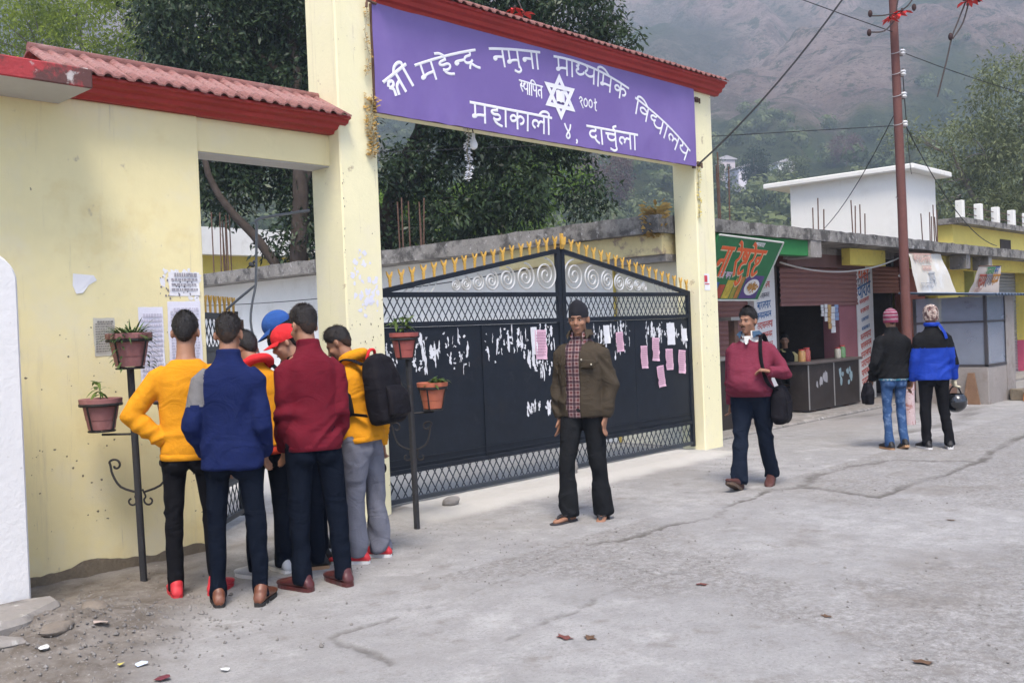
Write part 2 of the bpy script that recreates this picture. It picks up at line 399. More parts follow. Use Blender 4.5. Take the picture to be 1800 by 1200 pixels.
m_tile = M('weathered_red_tile', (.26, .115, .10), .8, .30, 5, .25, 50, stain=[(6, .50, .75, (.35, .215, .195)), (13, .56, .68, (.15, .07, .06))])
m_conc = M('old_concrete', (.27, .25, .23), .93, .22, 3, .4, 25, stain=[(4, .52, .66, (.14, .13, .12)), (11, .58, .70, (.46, .45, .42))])
m_mossc = M('mossy_concrete_edge', (.25, .235, .215), .95, .28, 2.5, .5, 18, stain=[(3.2, .47, .58, (.085, .08, .075)), (12, .58, .70, (.42, .41, .40)), (30, .60, .66, (.07, .065, .06))])
m_soffit = M('grey_soffit', (.50, .49, .48), .9, .08, 2, .1, 30)
m_white = M('white_wash', (.74, .74, .72), .92, .05, 2, .15, 25, stain=[(2.2, .58, .80, (.60, .59, .56)), (15, .70, .76, (.42, .40, .37))])
m_iron = M('dark_blue_grey_iron', (.013, .017, .025), .5, .25, 6, .06, 60, spec=.2, stain=[(5, .60, .8, (.028, .032, .04)), (9, .68, .73, (.055, .033, .022)), (2.2, .56, .75, (.022, .022, .024))])
m_ironlt = M('grey_blue_iron_bars', (.030, .037, .048), .5, .2, 8, .05, 60, spec=.4)
m_gold = M('gold_paint', (.62, .36, .06), .45, .2, 20, .05, 80, spec=.5)
m_silver = M('silver_paint', (.62, .60, .55), .35, .12, 12, .03, 80, metal=.4, spec=.5)
m_rust = M('rusty_iron', (.13, .075, .055), .85, .3, 14, .3, 80)
m_paper = M('weathered_paper', (.78, .77, .78), .9, .06, 8, .08, 60)
m_paperl = M('lilac_paper', (.74, .73, .80), .9, .06, 8, .08, 60)
m_pink = M('pink_paper', (.72, .46, .56), .9, .08, 10, .1, 60)
m_ink = M('grey_print_ink', (.20, .19, .22), .9, .2, 30, 0)
m_dust = M('dirt_crust', (.20, .165, .12), .97, .3, 6, .6, 40)

def roof_tile_mesh(name, w, L, rise, mat):
    """one ribbed tile: width w along x, from y=0 (eave) to y=L (ridge)"""
    b = MB(); prof = []
    for i in range(9):
        t = i/8; prof.append((t*w, .026*math.sin(math.pi*min(1, t/.62))**.8 if t < .62 else .004))
    n = len(prof); V = []; 
    for (y, dz) in ((0, 0), (L, rise)):
        V += [(x, y, z+dz) for x, z in prof]
        V += [(x, y, z+dz-.014) for x, z in prof]
    F = []
    for i in range(n-1):
        F += [(i, i+1, 2*n+i+1, 2*n+i), (n+i+1, n+i, 3*n+i, 3*n+i+1), (i+1, i, n+i, n+i+1)]
    F += [(0, 2*n, 3*n, n), (n-1, 2*n-1, 4*n-1, 3*n-1)]
    b.add(V, F); return b.mesh(name, mat)

def cornice_profile(y0, z0, out, h):
    return [(y0+.02, z0), (y0-.22*out, z0), (y0-.30*out, z0+.18*h), (y0-.52*out, z0+.26*h), (y0-.58*out, z0+.5*h), (y0-.8*out, z0+.62*h), (y0-.84*out, z0+.8*h), (y0-out, z0+.86*h), (y0-out, z0+h), (y0+.02, z0+h)]

# ---- compound wall with its canopy stub, lintel over the small gate, cornice and tile coping
cw = thing('compound_wall', 'yellow painted compound wall with red cornice, tile coping and notices', 'wall', (-3, .27, 0))
b = MB()
b.extr([(-9, -.1), (-1.60, -.1), (-1.60, 3.205), (-9, 3.205)], 'y', .12, .42); b.build('wall', m_yel, cw, bevel=.006)
MB().box(-1.597, -.395, .145, .41, 2.955, 3.203).build('lintel', m_yel, cw)
MB().box(-1.595, -.395, .16, .40, 2.945, 2.956).build('lintel_soffit', m_soffit, cw)
MB().extr(cornice_profile(.12, 3.205, .20, .125), 'x', -2.598, -.33).build('cornice', m_red, cw)
MB().box(-9, -.30, -.03, .44, 3.33, 3.352).build('coping_bed', m_red, cw)
t0 = roof_tile_mesh('roof_tile', .108, .40, .21, m_tile)
xs = np.arange(-2.72, -.36, .108)
for i, x in enumerate(xs):
    o = bpy.data.objects.new('roof_tile', t0); COL.objects.link(o); o.parent = cw
    o.location = (x+3, -.105-.27+random.uniform(-.008, .008), 3.337+random.uniform(-.004, .004)); o.rotation_euler = (random.uniform(-.015, .015), random.uniform(-.02, .02), random.uniform(-.01, .01))
    o = bpy.data.objects.new('roof_tile', t0); COL.objects.link(o); o.parent = cw
    o.location = (x+3+.108, .68-.27, 3.337); o.rotation_euler = (0, 0, math.pi)
MB().tube([(-2.72, .285, 3.55), (-.37, .285, 3.55)], .035, 8).build('ridge_cap', m_tile, cw, smooth=True)
m_peel = M('peeling_red_edge', (.42, .055, .060), .85, .15, 4, .3, 30, stain=[(2.2, .50, .56, (.12, .055, .05)), (6, .60, .66, (.50, .46, .43))])
b = MB(); b.box(-9, -2.60, -.40, .119, 3.155, 3.28)
b.mi = [1, 2, 0, 0, 0, 0]
b.build('canopy', [m_peel, m_soffit, m_conc], cw, bevel=.008)

# ---- the gateway: two pillars, beam, cornice and tiles
gw = thing('gateway', 'tall yellow gateway of two pillars and a red tiled cross beam', 'gateway', (2.4, .2, 0))
MB().box(-.395, 0.0, 0.0, .41, -.1, 5.35).build('pillar', m_yel2, gw, bevel=.012)
MB().box(-.43, .035, -.035, .445, 5.35, 5.45).build('pillar_cap', m_red, gw)
b = MB(); b.extr([(4.90, -.1), (5.31, -.1), (5.31, 1.2), (5.305, 2.6), (5.31, 4.40), (4.90, 4.40)], 'y', 0, .33); b.build('pillar', m_yel2, gw, bevel=.012)
MB().box(0.001, 4.899, .05, .30, 3.47, 4.36).build('beam', m_yel2, gw)
MB().extr(cornice_profile(-.004, 4.335, .17, .15), 'x', 0.003, 5.42).build('cornice', m_red, gw)
MB().box(0.003, 5.40, .02, .36, 4.403, 4.487).build('coping_bed', m_red, gw)
t1 = roof_tile_mesh('roof_tile', .108, .37, .16, m_tile)
for i in range(50):
    x = .01+i*.108
    o = bpy.data.objects.new('roof_tile', t1); COL.objects.link(o); o.parent = gw
    o.location = (x-2.4, -.20-.2+random.uniform(-.006, .006), 4.492+random.uniform(-.003, .003)); o.rotation_euler = (random.uniform(-.01, .01), 0, random.uniform(-.01, .01))
    o = bpy.data.objects.new('roof_tile', t1); COL.objects.link(o); o.parent = gw
    o.location = (x+.108-2.4, .54-.2, 4.492); o.rotation_euler = (0, 0, math.pi)
MB().tube([(0.0, .17, 4.655), (5.42, .17, 4.655)], .032, 8).build('ridge_cap', m_tile, gw, smooth=True)
# peeled posters and scuffs on the pillars: torn paper remains
def torn_scraps(name, mat, parent, rects, n, smin, smax, yplane, seed, tall=1.0):
    rg = random.Random(seed); b = MB()
    for k in range(n):
        x0, x1, z0, z1 = rg.choice(rects); cx, cz = rg.uniform(x0, x1), rg.uniform(z0, z1)
        s = rg.uniform(smin, smax); q = rg.randint(6, 9); P = []
        for i in range(q):
            a = 2*math.pi*i/q; r = s*rg.uniform(.35, 1.0); P.append((cx+r*math.cos(a)*rg.uniform(.7, 1), yplane-.0006-.0002*k/ n*8, cz+r*tall*math.sin(a)))
        b.add(P, [tuple(range(q))])
    return tag(b.build(name, mat, parent), kind='stuff')
torn_scraps('torn_paper', m_paperl, gw, [(-.33, -.06, 1.85, 2.25), (-.25, -.05, 1.7, 1.95)], 60, .008, .045, 0, 3)
torn_scraps('paint_chips', m_dust, gw, [(-.37, -.02, .9, 1.7), (-.39, -.36, .4, 2.9), (4.92, 5.28, .3, 2.0)], 90, .003, .011, 0, 4, 1.5)
torn_scraps('torn_paper', m_paper, cw, [(-1.95, -1.63, 1.95, 2.06), (-1.75, -1.64, 1.86, 2.08)], 46, .01, .05, .12, 5)
torn_scraps('ink_marks', m_ink, cw, [(-1.95, -1.66, 1.86, 2.04)], 40, .004, .013, .118, 6)
torn_scraps('paint_chips', m_dust, cw, [(-2.9, -1.65, .8, 1.7), (-2.9, -1.65, .25, .9)], 80, .003, .015, .12, 8, .7)
# dirt crust along the foot of the wall
b = MB(); rg = random.Random(2); xs = np.arange(-4.0, -1.60, .022); top = [.02+.13*float(fbm(np.array(x*3.2), np.array(.3), 5, 9))+.22*max(0, float(fbm(np.array(x*1.1), np.array(4.), 3, 19))-.55) for x in xs]
V = [(x, .1185, -.08) for x in xs]+[(x, .1145+.002*rg.random(), t) for x, t in zip(xs, top)]; n = len(xs)
b.add(V, [(i, i+1, n+i+1, n+i) for i in range(n-1)]); b.build('dirt_crust', m_dust, cw)

# ---- notices on the yellow wall
def notice(name, label, cat, x0, x1, z0, z1, y, mat, group=None, rot=0.0, lines=0, inkm=None, curl=.006, seed=1, header=True, n='y'):
    cx, cz = (x0+x1)/2, (z0+z1)/2; rg = random.Random(seed); nu, nv = 6, 8
    t = thing(name, label, cat, (cx, y, cz), 0, group); t.rotation_euler = (0, rot, 0)
    b = MB(); V = []
    for j in range(nv+1):
        for i in range(nu+1):
            u, v = i/nu-.5, j/nv-.5
            yy = -.0015-curl*(abs(u)*2)**3*(.4+rg.random())*(1 if v < -.1 else .3)
            V.append((u*(x1-x0)+rg.uniform(-.002, .002), yy, v*(z1-z0)+rg.uniform(-.002, .002)))
    b.add(V, [(j*(nu+1)+i, j*(nu+1)+i+1, (j+1)*(nu+1)+i+1, (j+1)*(nu+1)+i) for j in range(nv) for i in range(nu)])
    b.build('sheet', mat, t, local=True, smooth='all')
    if lines:
        b = MB(); w, h = x1-x0, z1-z0
        for k in range(lines):
            z = h*.5-h*(.10+.84*k/lines); hh = h/lines*.20*(1.5 if (k == 0 and header) else 1)
            x = -w*.42+(w*.1 if k == 0 else 0)
            while x < w*.40:
                l = rg.uniform(.03, .12)*w
                b.box(x, min(x+l, w*.43), -.0085, -.008, z-hh, z+hh); x += l+w*.025
        b.build('print', inkm or m_ink, t, local=True)
    return t
notice('wall_notice', 'lilac printed result sheet on the yellow wall above the black haired youths', 'notice', -1.90, -1.64, 1.30, 1.84, .119, m_paperl, lines=22, seed=4, inkm=M('faint_ink', (.56, .54, .62), .9, .1, 30, 0))
notice('wall_notice', 'long lilac sheet on yellow wall behind the tall fern pot', 'notice', -2.12, -1.935, 1.22, 1.80, .1185, m_paperl, lines=14, seed=5, inkm=M('faint_ink', (.45, .43, .52)))
notice('wall_notice', 'small grey printed notice left of the fern pot on yellow wall', 'notice', -2.44, -2.29, 1.47, 1.73, .119, M('grey_newsprint', (.55, .52, .44), .9, .1, 12, .05), lines=13, seed=6, inkm=M('newsprint_ink', (.24, .22, .2), .9, .1, 30, 0))
notice('wall_notice', 'torn illustrated handbill with black drawing near the wall corner', 'notice', -1.88, -1.64, 1.88, 2.05, .1192, m_paper, lines=4, seed=7, inkm=M('faded_black_ink', (.34, .33, .36), .9, .2, 30, 0))
b = MB(); P = [(-2.56, 2.03), (-2.42, 2.02), (-2.40, 1.985), (-2.455, 1.955), (-2.50, 1.90), (-2.545, 1.895), (-2.565, 1.95)]
b.add([(x, .1175-.004*(i in (4, 5)), z) for i, (x, z) in enumerate(P)], [tuple(range(7))])
tag(b.build('torn_poster', m_paper, loc=(-2.48, .118, 1.96)), 'torn white poster corner left on the bare yellow wall', 'poster')
notice('pillar_notice', 'small red and white handbill on the right gate pillar', 'notice', 5.00, 5.12, 1.93, 2.13, -.001, m_paper, lines=0, seed=8)
b = MB().box(5.005, 5.07, -.0062, -.0058, 2.03, 2.11).box(5.01, 5.115, -.0062, -.0058, 2.0, 2.012)
o = b.build('print', M('red_ink', (.55, .06, .08), .8, .1, 20, 0)); o.parent = bpy.data.objects['pillar_notice']; o.matrix_parent_inverse = Matrix.Translation((-5.06, .001, -2.03))

# ================================================================== Devanagari stroke lettering
ST = lambda x, a=1.0, b_=0.0: [(x, a), (x, b_)]
GL = {  # advance, strokes (head line at y=1, foot at y=0)
 'ma': (.86, [ST(.66), [(.17, 1), (.17, .34)], [(.17, .34), (.06, .30), (.07, .22), (.18, .24), (.30, .36), (.66, .40)]]),
 'ha': (.80, [[(.45, 1), (.45, .82)], [(.45, .82), (.22, .77), (.15, .66), (.28, .57), (.50, .58), (.61, .46), (.54, .31), (.38, .27), (.26, .33)], [(.28, .31), (.36, .14), (.52, .02), (.68, -.03)]]),
 'na': (.80, [ST(.62), [(.62, .54), (.20, .54), (.10, .46), (.16, .38), (.24, .44)]]),
 'n_': (.46, [[(.50, .58), (.18, .58), (.08, .50), (.14, .42), (.22, .48)]]),
 'dra': (.72, [[(.42, 1), (.42, .78), (.18, .72), (.08, .54), (.18, .38), (.38, .38), (.46, .46)], [(.40, .40), (.30, .20), (.26, .08)], [(.34, .34), (.60, .08), (.74, .0)]]),
 'da': (.66, [[(.42, 1), (.42, .78), (.18, .72), (.08, .52), (.18, .34), (.38, .36), (.42, .46)], [(.34, .34), (.44, .14), (.58, .02)]]),
 'aa': (.30, [ST(.12)]),
 'ya': (.80, [ST(.64), [(.10, 1), (.22, .86), (.20, .70), (.10, .58), (.16, .42), (.36, .36), (.56, .46), (.64, .60)]]),
 'dh_': (.56, [[(.10, .98), (.24, .92), (.22, .80), (.10, .74), (.20, .68), (.22, .58), (.10, .50), (.12, .34), (.30, .26), (.50, .36), (.56, .46)]]),
 'ka': (.92, [ST(.46), [(.46, .56), (.26, .72), (.10, .58), (.16, .40), (.32, .42), (.46, .60), (.64, .72), (.80, .58), (.76, .36), (.64, .28)]]),
 'va': (.76, [ST(.58), [(.58, .62), (.30, .74), (.10, .58), (.18, .38), (.38, .38), (.58, .52)]]),
 'dya': (1.10, [[(.40, 1), (.40, .82), (.18, .76), (.08, .60), (.16, .46), (.34, .48), (.38, .56)], [(.32, .48), (.40, .28), (.58, .20), (.78, .30), (.90, .46)], ST(.90)]),
 'la': (.92, [ST(.76), [(.22, .24), (.10, .40), (.16, .62), (.34, .64), (.44, .48), (.40, .34)], [(.44, .50), (.56, .64), (.76, .60)]]),
 'cha': (.80, [ST(.64), [(.08, .74), (.64, .74)], [(.24, .74), (.18, .52), (.30, .34), (.50, .36), (.64, .50)]]),
 'sha': (1.0, [[(.04, .72), (.14, .84), (.30, .78), (.30, .62), (.14, .56), (.04, .62), (.18, .42), (.14, .16)], [(.60, .56), (.40, .44), (.30, .10)], ST(.66)]),
 'sa': (.86, [ST(.70), [(.14, 1), (.30, .88), (.30, .72), (.12, .62), (.42, .16)], [(.22, .56), (.70, .56)]]),
 's_': (.50, [[(.10, 1), (.26, .88), (.26, .72), (.10, .62), (.38, .16)], [(.20, .56), (.52, .56)]]),
 'tha': (.74, [ST(.58), [(.12, .94), (.26, .88), (.18, .74), (.08, .80), (.10, .52), (.28, .36), (.58, .46)]]),
 'pa': (.72, [ST(.56), [(.12, 1), (.12, .62), (.26, .46), (.56, .54)]]),
 'ta': (.72, [ST(.56), [(.56, .62), (.28, .64), (.10, .48), (.14, .26), (.26, .14)]]),
 'ra': (.60, [[(.30, 1), (.40, .86), (.36, .66), (.18, .56), (.24, .46), (.50, .06)]]),
 'ssta': (.80, [[(.10, 1), (.10, .78), (.26, .66), (.58, .70)], [(.12, .96), (.56, .70)], ST(.58, 1, .54), [(.44, .54), (.20, .46), (.16, .24), (.36, .10), (.60, .20)]]),
 'nta': (.80, [[(.50, .74), (.18, .74), (.10, .66), (.18, .60)], [(.50, 1), (.50, .60), (.24, .46), (.20, .22), (.40, .08), (.64, .20)]]),
 'ga': (.70, [ST(.54), [(.18, 1), (.18, .48), (.08, .42), (.12, .34)]]),
 'ba': (.76, [ST(.58), [(.58, .62), (.30, .74), (.10, .58), (.18, .38), (.38, .38), (.58, .52)], [(.14, .66), (.56, .44)]]),
 'i': (.26, [ST(.12), [(.12, 1), (.06, 1.16), (.22, 1.30), (.50, 1.26), (.78, 1.02)]]),
 'ii': (.30, [ST(.12), [(.12, 1), (.16, 1.18), (.0, 1.30), (-.26, 1.24), (-.44, 1.02)]]),
 'four': (.66, [[(.10, .92), (.20, .66), (.42, .36), (.44, .14), (.30, .04), (.18, .16), (.28, .38), (.46, .64), (.54, .92)]]),
 'comma': (.3, [[(.12, .10), (.16, .02), (.10, -.12)]]),
 'two': (.56, [[(.10, .74), (.22, .90), (.40, .82), (.38, .62), (.20, .52), (.28, .40), (.50, .02)]]),
 'zero': (.60, [[(.28, .86), (.10, .70), (.08, .36), (.26, .18), (.44, .32), (.46, .68), (.28, .86)]]),
 'nine': (.5, [[(.26, 1.0), (.26, .62), (.24, .10), (.38, .02)], [(.10, .68), (.26, .62), (.42, .76)]]),
}
MARK = {'e': [[(-.34, 1), (-.52, 1.20), (-.72, 1.26)]], 'u': [[(-.16, 0), (-.12, -.20), (-.28, -.32), (-.48, -.22)]], 'reph': [[(-.16, 1), (-.28, 1.20), (-.10, 1.32)]]}
NOHEAD = {'four', 'comma', 'two', 'zero', 'nine', ' '}
def smooth_path(P, k=4):
    if len(P) < 3: return P
    out = []; n = len(P)
    for i in range(n-1):
        p0, p1, p2, p3 = P[max(i-1, 0)], P[i], P[i+1], P[min(i+2, n-1)]
        for j in range(k):
            t = j/k
            out.append(tuple(.5*((2*b)+(-a+c)*t+(2*a-5*b+4*c-d)*t*t+(-a+3*b-3*c+d)*t**3) for a, b, c, d in zip(p0, p1, p2, p3)))
    return out+[P[-1]]
def word_strokes(chars):
    x = 0; S = []; h0 = None; adv = 0
    for c in chars:
        if c == ' ':
            if h0 is not None: S.append([(h0-.06, 1), (x, 1)]); h0 = None
            x += .45; continue
        if c in MARK:
            S += [[(px+x, py) for px, py in s] for s in MARK[c]]; continue
        a, st = GL[c]
        if c not in NOHEAD and h0 is None: h0 = x
        S += [[(px+x, py) for px, py in s] for s in st]; x += a
    if h0 is not None: S.append([(h0-.06, 1), (x, 1)])
    return S, x
def lettering(mb, chars, place, wd, rel=.0022):
    """place(u, v): word coordinates (u along, v up, in letter heights) -> (point, right, normal); wd stroke width in metres"""
    S, W = word_strokes(chars)
    for si, s in enumerate(S):
        if len(s) == 2:
            (xa, ya), (xb, yb) = s; q = 8 if abs(xb-xa) > .5 else 3
            s = [(xa+(xb-xa)*i/q, ya+(yb-ya)*i/q) for i in range(q+1)]
        else: s = smooth_path(s)
        pts = [place(u, v) for u, v in s]; n = len(pts); V = []
        for i in range(n):
            p, nn = pts[i]; t = (pts[min(i+1, n-1)][0]-pts[max(i-1, 0)][0]).normalized(); sd2 = t.cross(nn).normalized()
            ext = t*(-wd*.4 if i == 0 else wd*.4 if i == n-1 else 0); e = rel*(1+.12*(si % 7))
            V += [p+ext+sd2*wd*.5+nn*.0002, p+ext+nn*e, p+ext-sd2*wd*.5+nn*.0002]
        F = []
        for i in range(n-1):
            F += [(3*i, 3*i+3, 3*i+4, 3*i+1), (3*i+1, 3*i+4, 3*i+5, 3*i+2)]
        mb.add(V, F)
    return W
def straight(P, U, Vv, N, s, sy=None):
    P, U, Vv, N = Vector(P), Vector(U).normalized(), Vector(Vv).normalized(), Vector(N).normalized()
    return lambda u, v: (P+U*(u*s)+Vv*((v-1)*(sy or s)), N)

# ---- the purple sign
sg = thing('school_signboard', 'purple school signboard with white Devanagari lettering and star emblem', 'signboard', (2.42, -.05, 3.41))
def sign_y(x, z):
    return -.048+.010*math.sin(x*2.3+1)*math.sin((z-3.4)*3.1)+.008*(noise.noise((x*1.6, z*2.5, 3))) + .005*noise.noise((x*6, z*4, 9))*(1 if z < 3.6 else .5)
nu, nv = 150, 30; SX0, SX1, SZ0, SZ1 = -.035, 4.855, 3.412, 4.338
b = MB(); V = []
for i in range(nu+1):
    for j in range(nv+1):
        x = SX0+(SX1-SX0)*i/nu; z = SZ0+(SZ1-SZ0)*j/nv
        if j == 0: z += .008*noise.noise((x*7, 0, 5))
        V.append((x, sign_y(x, z), z))
b.add(V, [(i*(nv+1)+j, (i+1)*(nv+1)+j, (i+1)*(nv+1)+j+1, i*(nv+1)+j+1) for i in range(nu) for j in range(nv)])
m_purple = M('purple_flex_sheet', (.175, .115, .335), .34, .05, .7, .02, 40, spec=.45, stain=[(.8, .45, .75, (.225, .16, .40)), (30, .72, .78, (.18, .11, .36))])
b.build('sheet', m_purple, sg, smooth='all')
b = MB()
for x0, x1, z0, z1 in ((SX0, SX1, SZ0+.004, SZ0+.03), (SX0, SX1, SZ1-.035, SZ1-.006), (SX0+.003, SX0+.03, SZ0+.03, SZ1-.035), (SX1-.03, SX1+.012, SZ0-.02, SZ1-.036)): b.box(x0, x1, -.031, -.004, z0, z1)
b.build('frame', m_rust, sg)
for z in (4.235, 3.455):
    b = MB().tube([(4.84, -.02, z), (4.96, -.03, z), (4.99, -.04, z+.01), (4.99, -.04, z-.05)], .011, 8).box(4.94, 5.0, -.02, -.0005, z-.03, z+.03); b.build('bracket', m_rust, sg)
b = MB().tube([(.0, -.06, 4.325), (-.09, -.05, 4.34), (-.10, -.05, 4.28)], .012, 8); b.build('bracket', m_rust, sg)
m_letter = M('white_sign_paint', (.82, .81, .84), .6, .04, 20, 0)
SN = Vector((0, -1, 0))
def arc_place(x0, z0, x1, z1, W, bow, s, sy=None):
    """letters stand on a shallow arc through the two ends of the head line; bow lifts the middle"""
    d = Vector((x1-x0, z1-z0)); L_ = d.length; d.normalize(); nrm = Vector((-d.y, d.x)); sx = L_/W
    def f(u, v):
        t = u/W; k = 4*bow*t*(1-t); sl = 4*bow*(1-2*t)/L_
        tt = (d+nrm*sl).normalized(); n2 = Vector((-tt.y, tt.x))
        p = Vector((x0, z0))+d*(t*L_)+nrm*k+n2*((v-1)*s)
        return (Vector((p.x, sign_y(p.x, p.y)-.003, p.y)), SN)
    return f
def sign_word(name, chars, x0, z0, x1, z1, bow, s, wd):
    S, W = word_strokes(chars); b = MB(); lettering(b, chars, arc_place(x0, z0, x1, z1, W, bow, s), wd); return b.build(name, m_letter, sg)
sign_word('lettering', ['sha', 'ii'], .07, 3.69, .31, 3.87, 0, .175, .030)
sign_word('lettering', ['ma', 'ha', 'e', 'n_', 'dra'], .44, 3.89, 1.16, 4.145, .012, .165, .025)
sign_word('lettering', ['na', 'ma', 'u', 'na', 'aa'], 1.37, 4.195, 2.07, 4.285, .008, .165, .025)
sign_word('lettering', ['ma', 'aa', 'dh_', 'ya', 'i', 'ma', 'ka'], 2.31, 4.285, 3.54, 4.15, .055, .165, .025)
sign_word('lettering', ['i', 'va', 'dya', 'aa', 'la', 'ya'], 3.68, 4.055, 4.71, 3.585, .03, .165, .025)
sign_word('lettering', ['s_', 'tha', 'aa', 'i', 'pa', 'ta'], 1.75, 3.955, 2.09, 3.945, 0, .115, .017)
sign_word('lettering', ['ma', 'ha', 'aa', 'ka', 'aa', 'la', 'ii'], 1.09, 3.65, 2.21, 3.65, 0, .165, .026)
sign_word('lettering', ['four'], 2.40, 3.63, 2.54, 3.63, 0, .16, .022)
sign_word('lettering', ['comma'], 2.58, 3.61, 2.64, 3.61, 0, .15, .022)
sign_word('lettering', ['da', 'aa', 'cha', 'u', 'reph', 'la', 'aa'], 2.81, 3.645, 3.67, 3.65, 0, .165, .026)
sign_word('lettering', ['two', 'zero', 'zero', 'nine'], 2.67, 3.945, 2.98, 3.945, 0, .12, .016)
# six-pointed star emblem: two outlined triangles and a book in the middle
b = MB(); cx, cz, rs = 2.365, 3.885, .238
def ring_tri(ang, r, wd, off):
    P = [Vector((cx+r*1.18*math.cos(ang+k*2.0944), cz+r*math.sin(ang+k*2.0944))) for k in range(3)]
    Q = [Vector((cx, cz))+(p-Vector((cx, cz)))*(1-wd) for p in P]
    V = [(p.x, sign_y(p.x, p.y)-off, p.y) for p in P+Q]
    b.add(V, [(k, (k+1) % 3, 3+(k+1) % 3, 3+k) for k in range(3)])
ring_tri(math.pi/2, rs, .36, .0045); ring_tri(-math.pi/2, rs, .36, .0065)
b.build('star_emblem', m_letter, sg)
b = MB()
V = []
for i in range(7):
    for z in (-.062, .055):
        x = cx-.068+.136*i/6; V.append((x, sign_y(x, cz)-.0085-.004*abs(math.sin(math.pi*i/6)), cz+z+.012*math.sin(math.pi*(i % 3)/3)))
b.add(V, [(2*i, 2*i+2, 2*i+3, 2*i+1) for i in range(6)]); b.build('book_emblem', m_letter, sg)
# hanging bulb, its tinsel string and dried garlands
bl = thing('light_bulb', 'white light bulb hanging under the purple sign', 'bulb', (1.27, .12, 3.32))
MB().lathe([(.004, .10), (.015, .095), (.016, .055), (.02, .04), (.036, .0), (.038, -.02), (.03, -.045), (.012, -.058), (.001, -.06)], 16).build('glass', M('frosted_bulb', (.80, .80, .80), .25, 0, 4, 0, spec=.6), bl, smooth=True, local=True)
MB().tube([(0, 0, .09), (-.01, 0, .13), (-.05, -.02, .16), (-.07, -.02, .18)], .006, 6).build('cord', M('black_cable', (.02, .02, .022), .6, .1, 10, 0), bl, local=True)
def garland(name, label, cat, top, length, nleaf, size, mat, spread, seed, cordm, wob=.03):
    rg = random.Random(seed); t = thing(name, label, cat, top)
    path = [(wob*math.sin(i*1.1)*rg.random(), 0, -length*i/10) for i in range(11)]
    MB().tube(path, .003, 5).build('string', cordm, t, local=True)
    b = MB()
    for k in range(nleaf):
        u = rg.random(); i = min(int(u*10), 9); c = Vector(path[i]).lerp(Vector(path[i+1]), u*10-i)
        a = rg.uniform(0, 6.28); d = Vector((math.cos(a), math.sin(a), rg.uniform(-.7, .5))).normalized(); s = size*rg.uniform(.5, 1.2)
        c = c+d*rg.uniform(0, spread)*(1.1-u*.6); q = d.orthogonal().normalized()*s*.3
        b.add([c, c+d*s*.5+q, c+d*s, c+d*s*.5-q], [(0, 1, 2, 3)])
    tag(b.build('flowers', mat, t, local=True), kind='stuff'); return t
m_dryg = M('dried_marigold', (.42, .27, .08), .9, .35, 12, .2, 80)
m_ygar = M('yellow_tinsel', (.62, .50, .12), .7, .3, 12, .1, 80)
m_tins = M('white_tinsel', (.72, .72, .74), .4, .2, 12, .1, 80)
m_str = M('string', (.35, .30, .2), .9, .1, 10, 0)
garland('tinsel_string', 'white tinsel string dangling beside the hanging bulb', 'tinsel', (1.17, .10, 3.45), .50, 190, .035, m_tins, .02, 1, m_str)
garland('dried_garland', 'dried brown marigold garland on left gate pillar beside sign', 'garland', (-.075, -.035, 3.56), .52, 380, .035, m_dryg, .055, 2, m_str)
garland('dried_garland', 'thin dried garland hanging at the top left sign bracket', 'garland', (-.10, -.04, 4.32), .62, 90, .03, m_dryg, .014, 3, m_str)
garland('dried_garland', 'yellow tinsel garland on the right gate pillar under sign', 'garland', (4.93, -.02, 3.42), .62, 110, .03, m_ygar, .014, 4, m_str)
# ================================================================== GATES
GY0 = .15
def bar_mesh(name, L_, w_, t_, mat):
    return MB().box(-L_/2, L_/2, -t_/2, t_/2, -w_/2, w_/2).mesh(name, mat)
def finial_mesh(name, mat, h=.15):
    P = [(-.011, 0), (.011, 0), (.011, .35*h), (.016, .45*h), (.012, .55*h), (.030, .80*h), (.034, 1.0*h), (.022, .92*h), (.008, .74*h), (0, .80*h), (-.008, .74*h), (-.022, .92*h), (-.034, 1.0*h), (-.030, .80*h), (-.012, .55*h), (-.016, .45*h), (-.011, .35*h)]
    return MB().extr(P, 'y', -.007, .007).mesh(name, mat)
fin_me = finial_mesh('spear_finial', m_gold)
def lattice(parent, x0, x1, z0, z1, step, y, ox, tag_name='lattice_bar'):
    """crossing flat bars clipped to the band; every bar a part"""
    H = z1-z0; run = H*.62
    L_ = math.hypot(run, H); a = math.atan2(H, run)
    me = bar_mesh(tag_name, L_, .0085, .006, m_ironlt)
    n = int((x1-x0-run)/step)+1; st = (x1-x0-run)/(n-1)
    for sgn in (1, -1):
        for i in range(n):
            o = bpy.data.objects.new(tag_name, me); COL.objects.link(o); o.parent = parent
            o.location = (x0+run/2+i*st-ox, y-GY0+(.0035 if sgn > 0 else -.0035), (z0+z1)/2); o.rotation_euler = (0, -sgn*a, 0)
    for sgn, (cx0, cz0) in ((1, (x0, z0)), (-1, (x0, z1)), (1, (x1, z1)), (-1, (x1, z0))):   # short end bars close the corners
        sx = 1 if cx0 == x0 else -1; sz = 1 if cz0 == z0 else -1
        me2 = bar_mesh(tag_name, L_*.5, .0085, .006, m_ironlt)
        o = bpy.data.objects.new(tag_name, me2); COL.objects.link(o); o.parent = parent
        o.location = (cx0+sx*run*.25-ox, y-GY0+.0036*sx*sz, cz0+sz*H*.75); o.rotation_euler = (0, a*sx*sz, 0)
def spiral(cx, cz, r, y, turns=2.6, flip=1, start=0.0, n=70):
    P = []
    for i in range(n+1):
        t = i/n; rad = r*(1-.90*t); a = start+flip*2*math.pi*turns*t; P.append((cx+rad*math.cos(a), y, cz+rad*math.sin(a)))
    return P
